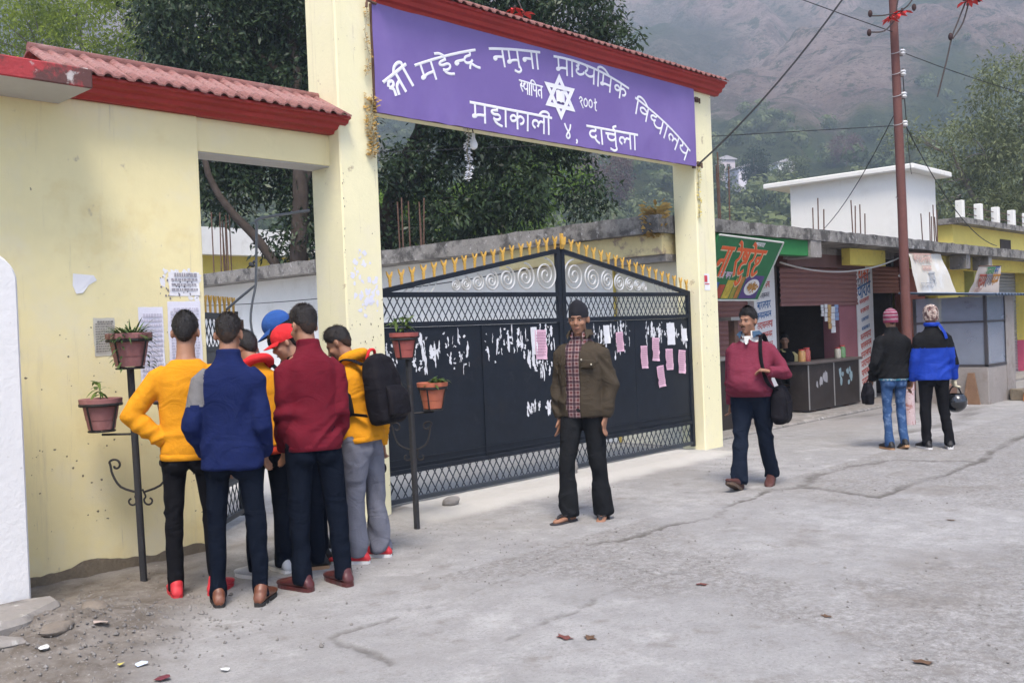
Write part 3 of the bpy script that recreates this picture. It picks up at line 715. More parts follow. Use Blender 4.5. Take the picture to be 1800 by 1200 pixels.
def gate_leaf(name, label, xh, xm, panels, side):
    """xh hinge end, xm meeting end"""
    x0, x1 = min(xh, xm), max(xh, xm); s = 1 if xm > xh else -1
    t = thing(name, label, 'gate', (xh, GY0, 0), 0, None)
    y = GY0; zt = lambda x: 1.90+(.445)*abs(x-xh)/abs(xm-xh)
    MB().box(x0, x1, y-.02, y+.02, .06, .10).build('bottom_rail', m_ironlt, t, bevel=.002)
    MB().box(x0, x1, y-.02, y+.02, .31, .35).build('kick_rail', m_iron, t, bevel=.002)
    MB().box(x0, x1, y-.02, y+.02, 1.60, 1.645).build('upper_rail', m_iron, t, bevel=.002)
    MB().box(x0, x1, y-.02, y+.02, 1.865, 1.91).build('top_rail', m_iron, t, bevel=.002)
    xa, xb = sorted((xh, xh+s*.05)); MB().box(xa, xb, y-.024, y+.024, .04, 1.93).build('hinge_stile', m_iron, t, bevel=.003)
    xa, xb = sorted((xm, xm-s*.055)); MB().box(xa, xb, y-.024, y+.024, .04, 2.375).build('meeting_stile', m_iron, t, bevel=.003)
    b = MB(); pa, pb = (xh, zt(xh)), (xm, zt(xm))
    P = [(pa[0], pa[1]-.02), (pb[0], pb[1]-.02), (pb[0], pb[1]+.025), (pa[0], pa[1]+.025)]
    if s < 0: P = P[::-1]
    b.extr(P, 'y', y-.022, y+.022).build('sloping_rail', m_iron, t)
    for pa_, pb_ in panels:
        MB().box(pa_+.002, pb_-.002, y-.006, y+.006, .352, 1.598).build('sheet_panel', m_iron, t)
        b = MB()
        for zz in (.375, .43): b.box(pa_+.01, pb_-.01, y-.013, y-.0062, zz, zz+.012)
        b.build('panel_rib', m_iron, t)
    for pa_, pb_ in panels[:-1]:
        MB().box(pb_-.012, pb_+.012, y-.018, y-.0065, .352, 1.598).build('mullion', m_iron, t)
    lattice(t, x0+.05, x1-.05, .10, .31, .088, y, xh); lattice(t, x0+.05, x1-.05, 1.645, 1.865, .080, y, xh)
    n = 19
    for i in range(n):
        x = xh+s*(.04+(abs(xm-xh)-.10)*i/(n-1))
        o = bpy.data.objects.new('spear_finial', fin_me); COL.objects.link(o); o.parent = t; o.location = (x-xh, 0, zt(x)+.01); o.rotation_euler = (0, random.uniform(-.05, .05), random.uniform(-.1, .1))
    x = xm-s*.065
    for k in range(7):      # scroll circles shrink with the wedge
        for _ in range(6):
            r = (zt(x-s*(r if _ else .12))-.03-1.912)/2*.985
        cx = x-s*r*.9
        MB().tube(spiral(cx, 1.912+r, r-.006, y, 2.4, -s, math.pi/2), .0095, 6).build('scroll', m_silver, t, smooth=True)
        x = cx-s*r*1.0
        if r < .035: break
    for k in range(5):     # raking bars in the thin end of the wedge
        xx = xh+s*(.30+.085*k); MB().tube([(xx, y, 1.90), (xx+s*.10, y, zt(xx+s*.10)-.012)], .005, 6).build('raking_bar', m_silver, t)
    return t
gl = gate_leaf('main_gate_leaf', 'dark iron gate leaf with gold spears behind the potted plants', .03, 2.485, [(.08, 1.30), (1.30, 2.43)], 0)
gr = gate_leaf('main_gate_leaf', 'dark iron gate leaf with pink notices behind the standing man', 4.885, 2.495, [(3.74, 4.835), (2.55, 3.74)], 1)
MB().box(2.475, 2.505, GY0-.05, GY0-.026, 2.36, 2.52).extr([(2.46, 2.40), (2.52, 2.40), (2.535, 2.48), (2.50, 2.46), (2.49, 2.50), (2.48, 2.46), (2.445, 2.48)], 'y', GY0-.064, GY0-.052).build('centre_finial', m_gold, gl)
b = MB().box(2.33, 2.43, GY0-.035, GY0-.021, 1.10, 1.24).tube([(2.36, GY0-.05, 1.06), (2.36, GY0-.05, 1.28)], .010, 8).tube([(2.34, GY0-.045, 1.06), (2.52, GY0-.045, 1.06)], .010, 8); b.build('latch', m_iron, gl)
m_chip = M('white_paste_remains', (.70, .70, .72), .9, .12, 14, .05, 60)
def paste_marks(parent, rects, seed, n):
    """streaks of torn paper stuck to the sheet"""
    rg = random.Random(seed); b = MB()
    for k in range(n):
        x0, x1, z0, z1 = rg.choice(rects); x = rg.uniform(x0, x1); z = rg.uniform(z0, z1); y = GY0-.0072-.0016*k/n
        h = rg.choice((.02, .03, .06, .10, .15))*rg.uniform(.6, 1.2); w_ = rg.uniform(.004, .022)
        q = 6; L_, R__ = [], []; xc = x
        for i in range(q+1):
            zz = z+h*(i/q-.5); xc += rg.uniform(-.006, .006); hw = w_*rg.uniform(.2, 1)*(.4 if i in (0, q) else 1)
            L_.append((xc-hw, y, zz)); R__.append((xc+hw, y, zz))
        V = L_+R__; b.add(V, [(i, q+1+i, q+2+i, i+1) for i in range(q)])
    return tag(b.build('torn_paper', m_chip, parent), kind='stuff')
paste_marks(gl, [(.12, .25, 1.15, 1.45), (.42, .60, 1.2, 1.5), (.62, .75, 1.3, 1.42), (.80, 1.12, 1.16, 1.55), (1.34, 1.62, 1.2, 1.56), (1.6, 1.95, 1.28, 1.56), (1.95, 2.05, 1.16, 1.3), (2.05, 2.35, 1.35, 1.56), (2.05, 2.32, 1.08, 1.22), (1.9, 2.25, .72, .80)], 5, 235)
paste_marks(gr, [(2.95, 3.25, 1.30, 1.56), (3.3, 3.66, 1.2, 1.56), (3.95, 4.25, 1.36, 1.56), (4.2, 4.5, 1.35, 1.56), (4.5, 4.8, 1.3, 1.5)], 6, 120)
for i, (x, z, w_, h, lab, r_) in enumerate([
    (3.90, 1.17, .13, .26, 'pink notice on the gate right leaf, leftmost of the pink sheets there', .02),
    (4.13, 1.25, .14, .27, 'crumpled pink notice under white paper scraps on right gate leaf', .08),
    (4.22, .93, .14, .25, 'pink notice hanging lowest of all on the right gate leaf', -.10),
    (4.40, 1.12, .15, .25, 'pink notice second from the right pillar on gate leaf', .03),
    (4.66, 1.08, .15, .28, 'pink notice nearest the right gate pillar', .12),
    (3.45, 1.36, .13, .22, 'pink scrap of notice behind the standing man shoulder', -.05),
    (2.13, 1.38, .17, .30, 'torn pink notice on left gate leaf near the latch', .03)]):
    notice('pink_notice', lab, 'notice', x-w_/2, x+w_/2, z-h/2, z+h/2, GY0-.0105, m_pink, 'pink notices on the gate', rot=r_, seed=20+i, curl=.012, lines=9, inkm=M('pink_sheet_ink', (.50, .30, .38), .9, .1, 30, 0))
for i, (x, z, w_, h, lab) in enumerate([(4.45, 1.42, .16, .26, 'white paper sheet above the pink notices near the right gate pillar'), (4.73, 1.40, .12, .15, 'small white paper beside hinge of right gate leaf'), (3.22, 1.45, .11, .2, 'white paper scrap behind the head of standing man'), (2.03, 1.42, .09, .28, 'white paper strip beside torn pink notice')]):
    notice('white_notice', lab, 'notice', x-w_/2, x+w_/2, z-h/2, z+h/2, GY0-.0108, m_chip, 'white papers on the gate', seed=40+i, curl=.01)
# ---- small side gate, swung inward
sgt = thing('side_gate', 'small grey lattice side gate with gold spears standing ajar', 'gate', (-1.57, .36, 0), R(41))
W_ = 1.02
for n_, a in (('top_rail', (0, W_, 1.72, 1.77)), ('upper_rail', (0, W_, 1.46, 1.50)), ('kick_rail', (0, W_, .34, .38)), ('bottom_rail', (0, W_, .06, .10))):
    MB().box(a[0], a[1], -.02, .02, a[2], a[3]).build(n_, m_ironlt, sgt, local=True, bevel=.002)
for x in (0, W_-.05): MB().box(x, x+.05, -.024, .024, .04, 1.79).build('stile', m_iron, sgt, local=True, bevel=.002)
MB().box(.052, W_-.052, -.006, .006, .38, 1.46).build('sheet_panel', M('grey_iron_sheet', (.10, .105, .115), .6, .2, 6, .05, 60), sgt, local=True)
lattice(sgt, .05, W_-.05, .10, .34, .088, GY0, 0); lattice(sgt, .05, W_-.05, 1.50, 1.72, .080, GY0, 0)
for i in range(9):
    o = bpy.data.objects.new('spear_finial', fin_me); COL.objects.link(o); o.parent = sgt; o.location = (.05+.115*i, 0, 1.76)
MB().box(W_-.02, W_+.10, -.036, -.026, 1.60, 1.72).build('name_plate', M('brown_plate', (.12, .075, .06), .6, .2, 8, .1, 40), sgt, local=True)
# ---- white rounded gatepost at the left edge, block at its foot
b = MB(); P = [(-3.90, -.1), (-3.19, -.1), (-3.19, 1.93)]+[(-3.19-.355+.355*math.cos(a), 1.93+.22*math.sin(a)) for a in np.linspace(.12, math.pi-.12, 14)]+[(-3.90, 1.93)]
b.extr(P, 'y', -.63, -.30)
tag(b.build('white_gatepost', M('dirty_white_plaster', (.72, .71, .70), .92, .05, 1.4, .25, 22, stain=[(2.6, .56, .78, (.58, .57, .56)), (9, .66, .73, (.40, .38, .35))]), loc=(-3.5, -.45, 0), bevel=.03), 'white plastered gatepost with rounded top at the left edge', 'gatepost')
b = MB(); b.extr([(-3.75, -1.16), (-3.40, -1.10), (-3.12, -.88), (-3.10, -.72), (-3.26, -.66), (-3.85, -.66)], 'z', -.05, .13)
blk = b.build('concrete_block', m_conc, loc=(-3.4, -.9, 0), bevel=.03); tag(blk, 'low broken concrete block at the foot of white gatepost', 'block')
b = MB().box(-3.02, -2.965, .10, .119, 1.64, 1.70).extr([(-3.03, 1.60), (-2.955, 1.60), (-2.965, 1.64), (-3.02, 1.64)], 'y', .07, .119)
tag(b.build('tap_fitting', M('faded_blue_plastic', (.16, .30, .38), .6, .1, 10, 0), loc=(-3, .11, 1.65)), 'small blue plastic fitting on yellow wall beside white gatepost', 'fitting')
# ================================================================== BUILDING BEHIND THE GATE
m_cream = M('cream_wall_paint', (.76, .72, .58), .9, .05, 1.2, .1, 25, stain=[(1.5, .55, .8, (.66, .63, .55))])
m_yelb = M('yellow_shop_paint', (.72, .58, .13), .85, .1, 2, .1, 30, stain=[(3, .55, .75, (.55, .46, .18)), (9, .63, .7, (.30, .24, .12))])
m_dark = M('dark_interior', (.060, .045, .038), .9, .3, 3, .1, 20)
sb = thing('school_building', 'long low white school building with mossy concrete roof slab behind gate', 'building', (7, 7, 0))
MB().box(5.10, 5.34, 1.45, 6.6, -.1, 2.66).build('wall', m_white, sb); MB().box(5.10, 5.75, 6.6, 16, -.1, 2.66).build('wall', m_white, sb)
MB().box(5.095, 5.34, .42, 1.45, -.1, 2.66).build('wall', m_cream, sb)
b = MB(); n = 60; V = []
rg = random.Random(3)
for i in range(n+1):
    y = .36+(16-.36)*i/n; e = .02*noise.noise((y*3, 1, 1)); f = .02*noise.noise((y*5, 7, 1))
    V += [(4.60+e, y, 2.655+f*.5), (4.60+e*.7, y, 2.875+f), (5.345, y, 2.875), (5.345, y, 2.655)]
b.add(V, [(4*i+j, 4*i+(j+1) % 4, 4*(i+1)+(j+1) % 4, 4*(i+1)+j) for i in range(n) for j in range(4)]+[(0, 1, 2, 3)[::-1], (4*n, 4*n+1, 4*n+2, 4*n+3)])
b.build('roof_slab', m_mossc, sb, fix=True); MB().box(5.346, 5.9, 6.62, 16.1, 2.662, 2.87).build('roof_slab', m_mossc, sb)
MB().box(4.75, 5.09, .42, 3.2, 2.40, 2.654).build('beam', M('peeling_cream_beam', (.66, .56, .30), .9, .12, 2.5, .3, 20, stain=[(3, .55, .62, (.36, .27, .20))]), sb)
MB().box(4.80, 5.08, .40, 1.3, 2.31, 2.40).build('broken_plaster', m_conc, sb)
b = MB()
for x in (5.092,):
    b.tube([(x-.02, 1.42, 0), (x-.02, 1.42, 2.6)], .02, 8)
b.build('drain_pipe', M('yellow_pipe', (.55, .42, .10), .6, .1, 6, 0), sb)
garland('dried_creeper', 'dry brown straw tangle on the slab corner beside right pillar', 'dry plant', (4.72, .50, 2.98), .34, 420, .10, m_dryg, .14, 12, m_str)
# reinforcement rods
def rods(label, base, n, h, spread, seed, lean=.03, name='rebar_bundle', rad=.007, grp=None):
    rg = random.Random(seed); t = thing(name, label, 'rebar', base)
    for k in range(n):
        x, y = rg.uniform(-spread, spread), rg.uniform(-spread, spread); hh = h*rg.uniform(.75, 1.1)
        MB().tube([(x, y, -.05), (x+rg.uniform(-lean, lean), y+rg.uniform(-lean, lean), hh)], rad, 6).build('rod', m_rust, t, local=True)
    return t
rods('rusty rebar rods rising from white building slab behind left gate leaf', (5.0, 5.3, 2.87), 6, .75, .22, 1, rad=.012)
rods('rusty rebar rods seen through the side gate opening', (5.2, 11.5, 2.87), 7, 1.35, .35, 2, rad=.014)
# yellow school block far inside, white roof band
yb = thing('yellow_block', 'distant yellow school block with white parapet seen through side gate', 'building', (6, 22, 0))
MB().box(5, 18, 20, 25, -.1, 4.1).build('wall', m_yelb, yb); MB().box(4.6, 18.4, 19.6, 25.4, 4.1, 4.9).build('parapet', m_white, yb)
for x in (6.5, 9, 11.5, 14): 
    f = MB().box(x, x+1.2, 19.94, 19.998, 1.0, 2.6).build('window', M('dark_window', (.03, .035, .04), .2, .1, 5, 0), yb)
    MB().box(x-.06, x+1.26, 19.90, 19.939, .9, 1.0).build('sill', m_white, f)
# conduit bent down inside the side gate, loose cables
cb = thing('bent_conduit', 'bent grey conduit with dangling cables inside the side gate opening', 'cable', (-.45, .42, 2.5))
pts = [(-.40, .45, 2.62), (-.78, .62, 2.55), (-.80, .64, 2.50), (-.82, .66, 2.0), (-1.02, .9, 1.75), (-1.02, .9, 1.6), (-.9, .8, 1.35), (-.75, .7, 1.2)]
MB().tube(smooth_path(pts[:3], 3)+smooth_path(pts[3:], 4), .011, 8).build('conduit', M('grey_cable', (.16, .17, .18), .5, .1, 10, 0), cb)
MB().tube(smooth_path([(-.82, .66, 2.0), (-.86, .7, 1.7), (-.80, .68, 1.4), (-.72, .66, 1.2)], 5), .010, 8).build('cable', M('grey_cable', (.16, .17, .18)), cb)

# ================================================================== SHOP ROW
m_shut = M('maroon_roller_shutter', (.235, .105, .09), .55, .12, 3, .05, 40, spec=.4, stain=[(5, .58, .75, (.20, .085, .075))])
m_shutg = M('grey_roller_shutter', (.30, .30, .30), .5, .12, 3, .05, 40, metal=.3)
m_pinkw = M('pink_wall_paint', (.31, .12, .135), .85, .12, 2.5, .1, 30, stain=[(4, .55, .7, (.30, .12, .13))])
m_grn = M('green_beam_paint', (.030, .19, .055), .8, .12, 3, .1, 30)
m_whp = M('white_panel_paint', (.74, .72, .70), .85, .06, 3, .08, 30, stain=[(5, .6, .75, (.6, .56, .5))])
m_rtx = M('red_lettering', (.52, .07, .045), .8, .15, 20, 0); m_btx = M('blue_lettering', (.045, .14, .32), .8, .15, 20, 0)
m_otx = M('orange_lettering', (.74, .13, .04), .7, .1, 20, 0)
def shutter(name, x0, x1, z0, z1, y, mat, parent, pitch=.075):
    b = MB(); n = int((z1-z0)/pitch); st = (z1-z0)/n
    prof = []
    for i in range(n):
        z = z0+i*st; prof += [(y, z), (y-.012, z+st*.2), (y-.018, z+st*.5), (y-.012, z+st*.8)]
    prof.append((y, z1)); V = [(x, yy, zz) for x in (x0, x1) for yy, zz in prof]; k = len(prof)
    b.add(V, [(i, i+1, k+i+1, k+i) for i in range(k-1)])
    b.box(x0, x1, y-.024, y+.006, z0-.05, z0-.001)
    return b.build(name, mat, parent)
sh = thing('shop_row', 'low concrete shop row with maroon shutters behind the walking men', 'building', (9, 2.5, 0))
# roof slab (ragged concrete) with two levels
def slab(x0, x1, y0, y1, z0, z1, name, parent, mat, n=50, sd=1):
    b = MB(); V = []
    for i in range(n+1):
        x = x0+(x1-x0)*i/n; e = .025*noise.noise((x*2.2, sd, 1)); f = .02*noise.noise((x*4, sd+7, 1))
        V += [(x, y0+e, z0+f*.6), (x, y0+e*.5, z1+f), (x, y1, z1), (x, y1, z0)]
    b.add(V, [(4*i+j, 4*i+(j+1) % 4, 4*(i+1)+(j+1) % 4, 4*(i+1)+j) for i in range(n) for j in range(4)]+[(0, 1, 2, 3), (4*n+3, 4*n+2, 4*n+1, 4*n)])
    return b.build(name, mat, parent, fix=True)
slab(5.36, 13.2, .28, 6.5, 2.70, 2.87, 'roof_slab', sh, m_mossc)
MB().box(5.4, 8.42, .34, .52, 2.47, 2.698).build('green_beam', m_grn, sh)
MB().box(8.42, 8.76, .292, .75, 2.45, 2.697).build('beam_stub', m_conc, sh)
MB().box(8.77, 13.2, 1.0, 1.2, 2.60, 2.699).build('lintel', m_conc, sh)
MB().box(10.75, 12.2, .75, .9, 2.42, 2.698).build('yellow_beam', m_yelb, sh)
MB().box(5.36, 13.2, 6.0, 6.4, -.1, 2.69).build('back_wall', m_cream, sh)
for x0, x1, m_ in ((5.36, 5.6, m_cream), (8.30, 8.96, m_whp), (11.22, 11.93, m_pinkw), (11.96, 12.66, m_whp)):
    MB().box(x0, x1, 1.2, 1.5, -.1, 2.6).build('pier', m_, sh)
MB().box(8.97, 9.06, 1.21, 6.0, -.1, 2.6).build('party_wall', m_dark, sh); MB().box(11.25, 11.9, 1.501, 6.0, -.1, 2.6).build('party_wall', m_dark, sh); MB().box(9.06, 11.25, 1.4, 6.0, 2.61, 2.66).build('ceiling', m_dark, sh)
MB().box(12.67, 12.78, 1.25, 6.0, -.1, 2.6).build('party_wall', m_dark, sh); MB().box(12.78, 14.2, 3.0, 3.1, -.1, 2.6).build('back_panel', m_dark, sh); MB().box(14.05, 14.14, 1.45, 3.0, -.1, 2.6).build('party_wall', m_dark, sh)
shutter('roller_shutter', 5.6, 8.29, .05, 2.45, 1.32, m_shut, sh)
shutter('roller_shutter', 9.06, 11.90, 1.80, 2.38, 1.17, m_shut, sh)
MB().box(9.06, 11.95, 1.02, 1.30, 2.385, 2.60).build('shutter_box', M('dark_shutter_box', (.16, .085, .075), .7, .15, 4, .1, 30), sh)
shutter('roller_shutter', 12.79, 14.1, 2.02, 2.48, 1.3, M('rusty_orange_shutter', (.32, .13, .08), .7, .15, 3, .05, 40), sh)
MB().box(5.4, 13.1, 1.6, 5.9, -.02, .03).build('shop_floor', m_conc, sh)
MB().box(5.36, 13.2, .35, 1.19, -.02, .035).build('front_step', m_conc, sh, bevel=.02)
# shop stock on shelves inside the open bay
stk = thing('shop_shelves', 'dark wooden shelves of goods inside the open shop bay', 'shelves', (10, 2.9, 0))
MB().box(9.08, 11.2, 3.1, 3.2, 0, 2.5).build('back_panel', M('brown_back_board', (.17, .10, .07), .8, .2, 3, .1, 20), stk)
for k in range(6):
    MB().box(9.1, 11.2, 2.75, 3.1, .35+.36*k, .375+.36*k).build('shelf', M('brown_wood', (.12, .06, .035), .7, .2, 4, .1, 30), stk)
rg = random.Random(9); gcols = [M('goods_'+n, c, .5, .1, 9, 0) for n, c in (('red', (.50, .07, .05)), ('ochre', (.55, .33, .10)), ('white', (.70, .67, .62)), ('blue', (.10, .18, .40)), ('brown', (.26, .14, .08)))]
for k in range(6):
    x = 9.14
    while x < 11.0:
        w_ = rg.uniform(.07, .18); h = rg.uniform(.14, .29)
        b = MB().box(x, x+w_*.9, 2.8, 3.02, .376+.36*k, .376+.36*k+h); o = b.build('packet', rg.choice(gcols), loc=(x+w_/2, 2.9, .376+.36*k), bevel=.008)
        tag(o, 'small packet among goods on the '+['lowest','second','third','fourth','fifth','top'][k]+' shelf inside open shop', 'packet', 'goods on the shop shelves'); x += w_+rg.choice((.01, .03, .2))
# hanging sachets in the shop mouth
for i, (x, z, w_, h, c) in enumerate([(10.55, 1.62, .10, .30, 'white'), (10.68, 1.55, .12, .42, 'ochre'), (10.80, 1.50, .16, .46, 'white'), (10.95, 1.62, .14, .28, 'blue'), (10.42, 1.66, .09, .2, 'white')]):
    tb = thing('sachet_strip', ['narrow white', 'ochre', 'long white', 'blue', 'short white'][i]+' sachet strip hanging under the raised maroon shutter', 'sachets', (x, 1.12, z+h/2), 0, 'sachets hanging in the shop mouth')
    b = MB()
    for k in range(4): b.box(-w_/2+.01*math.sin(k*2+i), w_/2+.01*math.sin(k*2+i), -.008, .008, -h*(k+1)/4+.006, -h*k/4)
    b.build('sachets', M('sachet_'+c, {'white': (.7, .68, .66), 'ochre': (.55, .33, .12), 'blue': (.25, .33, .5)}[c], .35, .15, 14, 0), tb, local=True, bevel=.004)
# counter
ct = thing('shop_counter', 'dark panelled shop counter with torn stickers below open shutter', 'counter', (10.2, 1.0, 0))
m_ctr = M('dark_counter_panel', (.036, .029, .027), .45, .25, 4, .05, 40, spec=.25, stain=[(4, .6, .75, (.06, .048, .044))])
MB().box(9.30, 11.20, .86, 1.18, .06, .80).build('body', m_ctr, ct)
MB().box(9.24, 11.26, .82, 1.20, .80, .845).build('top', M('counter_top', (.11, .092, .085), .5, .15, 4, .05, 40), ct, bevel=.008)
for x in (9.30, 10.20, 11.17): MB().box(x, x+.03, .852, .859, .08, .79).build('post', M('aluminium_edge', (.4, .39, .38), .4, .1, 8, 0, metal=.6), ct)
for x in (9.5, 10.1, 10.7): MB().box(x, x+.08, .88, 1.1, -.01, .06).build('foot', m_rust, ct)
rg = random.Random(4)
for x0 in (9.50, 10.45):
    b = MB()
    for k in range(9):
        x, z, s = x0+rg.uniform(0, .45), .52+rg.uniform(-.08, .14), rg.uniform(.03, .09)
        b.add([(x+s*math.cos(a)*rg.uniform(.5, 1), .8590-.0005*k, z+1.4*s*math.sin(a)*rg.uniform(.4, 1)) for a in np.linspace(0, 6.28, 8)[:-1]], [tuple(range(7))])
    tag(b.build('torn_sticker', M('sticker_white', (.34, .33, .34), .6, .25, 12, 0) if x0 < 10 else M('sticker_teal', (.24, .33, .36), .6, .35, 8, 0), ct), kind='stuff')
rc = thing('stall_counter', 'black cabinet counter under green restaurant sign beside pillar', 'counter', (6.6, .8, 0))
MB().box(5.7, 7.15, .75, 1.15, .03, 1.0).build('body', m_ctr, rc); MB().box(5.66, 7.2, .70, 1.18, 1.0, 1.04).build('top', m_conc, rc); MB().box(7.02, 7.12, .8, .9, 1.04, 1.55).build('stand', m_rust, rc); MB().box(6.85, 7.2, .75, .95, 1.55, 1.60).build('tray', M('aluminium_edge', (.4, .39, .38)), rc)
# painted text panels on the two white piers (real words repeated down a price list are only partly legible in the photo)
def text_panel(name, parent, x0, x1, z0, z1, y, rows, seed):
    rg = random.Random(seed); keys = ['ka', 'ma', 'na', 'ra', 'sa', 'pa', 'ta', 'la', 'va', 'ya', 'da', 'ba', 'ga', 'tha']
    n = len(rows)
    for i, (mat, hgt, slant, indent) in enumerate(rows):
        zc = z1-(z1-z0)*(i+.5)/n; b = MB(); ch = []; wmax = (x1-x0)*(1-indent)/hgt*.95; w0 = 0
        while True:
            k = rg.choice(keys); w0 += GL[k][0]
            if w0 > wmax: break
            ch.append(k)
            if rg.random() < .3 and w0+.3 < wmax: ch.append('aa'); w0 += .3
        if not ch: continue
        lettering(b, ch, straight((x0+(x1-x0)*indent*.5, y, zc+hgt/2), (1, 0, slant), (-.0, 0, 1), (0, -1, 0), hgt), hgt*.17)
        b.build('lettering', mat, parent)
p1 = [(m_rtx, .07, .0, .4), (m_rtx, .085, .1, .3), (m_ink, .07, .1, .4), (m_btx, .10, .1, .1), (m_btx, .085, .1, .05), (m_rtx, .09, .1, .05), (m_rtx, .08, .1, .1), (m_rtx, .07, .1, .2)]
text_panel('panel', sh, 8.36, 8.92, 1.05, 2.3, 1.198, p1, 1)
p2 = [(m_otx, .22, .05, .2), (m_ink, .19, .25, .05), (m_btx, .20, .25, .05), (m_rtx, .075, .2, .2), (m_rtx, .07, .2, .3), (m_btx, .06, .2, .4), (m_btx, .06, .2, .4)]+[(m_rtx, .10, .22, .2)]*6
text_panel('panel', sh, 12.0, 12.62, .25, 2.35, 1.198, p2, 2)
# green restaurant sign, leaning out at the top
rs_ = thing('restaurant_sign', 'green restaurant sign with orange Devanagari lettering and food picture', 'signboard', (6.2, .2, 1.82))
T0, T1 = Vector((5.36, -.02, 2.62)), Vector((7.02, 0.0, 2.585)); B0, B1 = Vector((5.36, .40, 1.83)), Vector((7.02, .42, 1.82))
up = (T0-B0).normalized(); NS = Vector((1, 0, 0)).cross(up).normalized()
def onb(u, v, off=0): return (B0*(1-u)*(1-v)+B1*u*(1-v)+T0*(1-u)*v+T1*u*v)+NS*off
def quad_part(name, mat, parent, u0, u1, v0, v1, off, thick=.0):
    b = MB(); q = [onb(u0, v0, off), onb(u1, v0, off), onb(u1, v1, off), onb(u0, v1, off)]
    if thick: b.add(q+[p-NS*thick for p in q], [(0, 1, 2, 3), (7, 6, 5, 4), (0, 4, 5, 1), (1, 5, 6, 2), (2, 6, 7, 3), (3, 7, 4, 0)])
    else: b.add(q, [(0, 1, 2, 3)])
    return b.build(name, mat, parent)
quad_part('board', M('green_sign_sheet', (.022, .17, .06), .5, .15, 2, .03, 30), rs_, 0, 1, 0, 1, 0, .02)
b = MB()
for a_, c_ in (((0, 0), (1, 0)), ((1, 0), (1, 1)), ((0, 1), (1, 1))): b.tube([onb(*a_, .004), onb(*c_, .004)], .013, 6)
b.build('frame', M('pale_sign_frame', (.55, .55, .5), .6, .1, 8, 0), rs_)
b = MB(); lettering(b, ['na', 'aa', ' ', 'ra', 'e', 'ssta', 'u', 'ra', 'e', 'nta'], straight(onb(.12, .82, .006), T1-T0, up, NS, .255, .37), .048); b.build('lettering', m_otx, rs_)
b = MB(); lettering(b, ['na', 'aa', ' ', 'ra', 'e', 'ssta', 'u', 'ra', 'e', 'nta'], straight(onb(.125, .81, .003), T1-T0, up, NS, .255, .37), .068, rel=.0015); b.build('lettering_outline', M('cream_outline', (.62, .55, .35), .8, .1, 10, 0), rs_)
b = MB(); lettering(b, ['ka', 'pa', 'na', 'ma', 'ra', 'ta'], straight(onb(.58, .95, .004), T1-T0, up, NS, .05), .012); b.build('small_lettering', m_whp, rs_)
quad_part('photo_panel', M('purple_print', (.09, .05, .20), .5, .2, 6, 0), rs_, .66, .94, .03, .42, .0025)
b = MB(); c = onb(.80, .225, .006); e1 = (T1-T0).normalized()
b.add([c]+[c+e1*.19*math.cos(a)+up*.12*math.sin(a) for a in np.linspace(0, 2*math.pi, 21)[:-1]], [(0, 1+i, 1+(i+1) % 20) for i in range(20)]); b.build('plate_print', m_whp, rs_)
rg = random.Random(8); b = MB()
for k in range(46):
    a, r = rg.uniform(0, 6.28), rg.random()**.5; p = c+NS*(.002+.0003*k)+e1*.13*r*math.cos(a)+up*.08*r*math.sin(a); s = rg.uniform(.012, .03)
    b.add([p+e1*s*math.cos(q)+up*s*.8*math.sin(q) for q in np.linspace(0, 6.28, 7)[:-1]], [tuple(range(6))])
tag(b.build('food_print', M('momo_print', (.52, .27, .08), .6, .35, 30, 0), rs_), kind='stuff')
for i, (u, v, w_, h, colr) in enumerate([(.18, .03, .10, .26, (.05, .13, .4)), (.29, .03, .09, .22, (.45, .08, .05)), (.39, .03, .11, .30, (.55, .42, .06)), (.51, .03, .06, .34, (.35, .30, .05)), (.58, .03, .06, .36, (.5, .2, .05)), (.08, .03, .09, .3, (.3, .1, .3))]):
    quad_part('dish_print', M('dish_print_%d' % i, colr, .6, .35, 14, 0), rs_, u, u+w_, v, v+h, .0028+.0004*i)
b = MB(); lettering(b, ['ma', 'ma', ' ', 'ka', 'pa'], straight(onb(.22, .45, .004), T1-T0, up, NS, .08), .018); b.build('small_lettering', M('pale_pink_lettering', (.6, .45, .55), .8, .1, 10, 0), rs_)
# ---- second shop building further along
s2 = thing('shop_block', 'yellow shop block with concrete slab beyond the utility pole', 'building', (17, 2.5, 0))
slab(13.2, 24.5, .26, 6.5, 2.68, 2.86, 'roof_slab', s2, m_mossc, 60, 5)
MB().box(13.2, 24.4, 5.9, 6.3, -.1, 2.67).build('back_wall', m_cream, s2)
MB().box(14.15, 15.2, 1.2, 1.4, -.1, 2.66).build('red_partition', M('red_brown_board', (.24, .07, .04), .7, .15, 3, .1, 30), s2)
MB().box(15.2, 17.5, 1.21, 1.4, 1.9, 2.66).build('wall', m_yelb, s2); MB().box(15.9, 17.1, 1.2, 1.4, -.1, 1.9).build('wall', m_yelb, s2)
MB().box(17.5, 18.1, 1.5, 1.6, -.1, 2.66).build('dark_doorway', m_dark, s2)
MB().box(18.1, 19.6, 1.19, 1.4, -.1, 2.66).build('wall', M('yellow_green_paint', (.55, .56, .17), .85, .1, 2, .1, 30), s2)
MB().box(18.6, 19.5, 1.17, 1.188, 0, .75).build('pink_dado', m_pinkw, s2)
shutter('roller_shutter', 19.6, 21.2, .05, 2.5, 1.25, m_shutg, s2); MB().box(21.2, 21.4, 1.0, 1.3, .8, 2.5).build('yellow_post', m_yelb, s2); MB().box(21.2, 21.4, 1.0, 1.3, -.1, .8).build('pink_post_foot', M('bright_pink_paint', (.55, .10, .18), .8, .1, 3, .1, 30), s2)
shutter('roller_shutter', 21.4, 24.3, .05, 2.5, 1.25, m_shutg, s2)
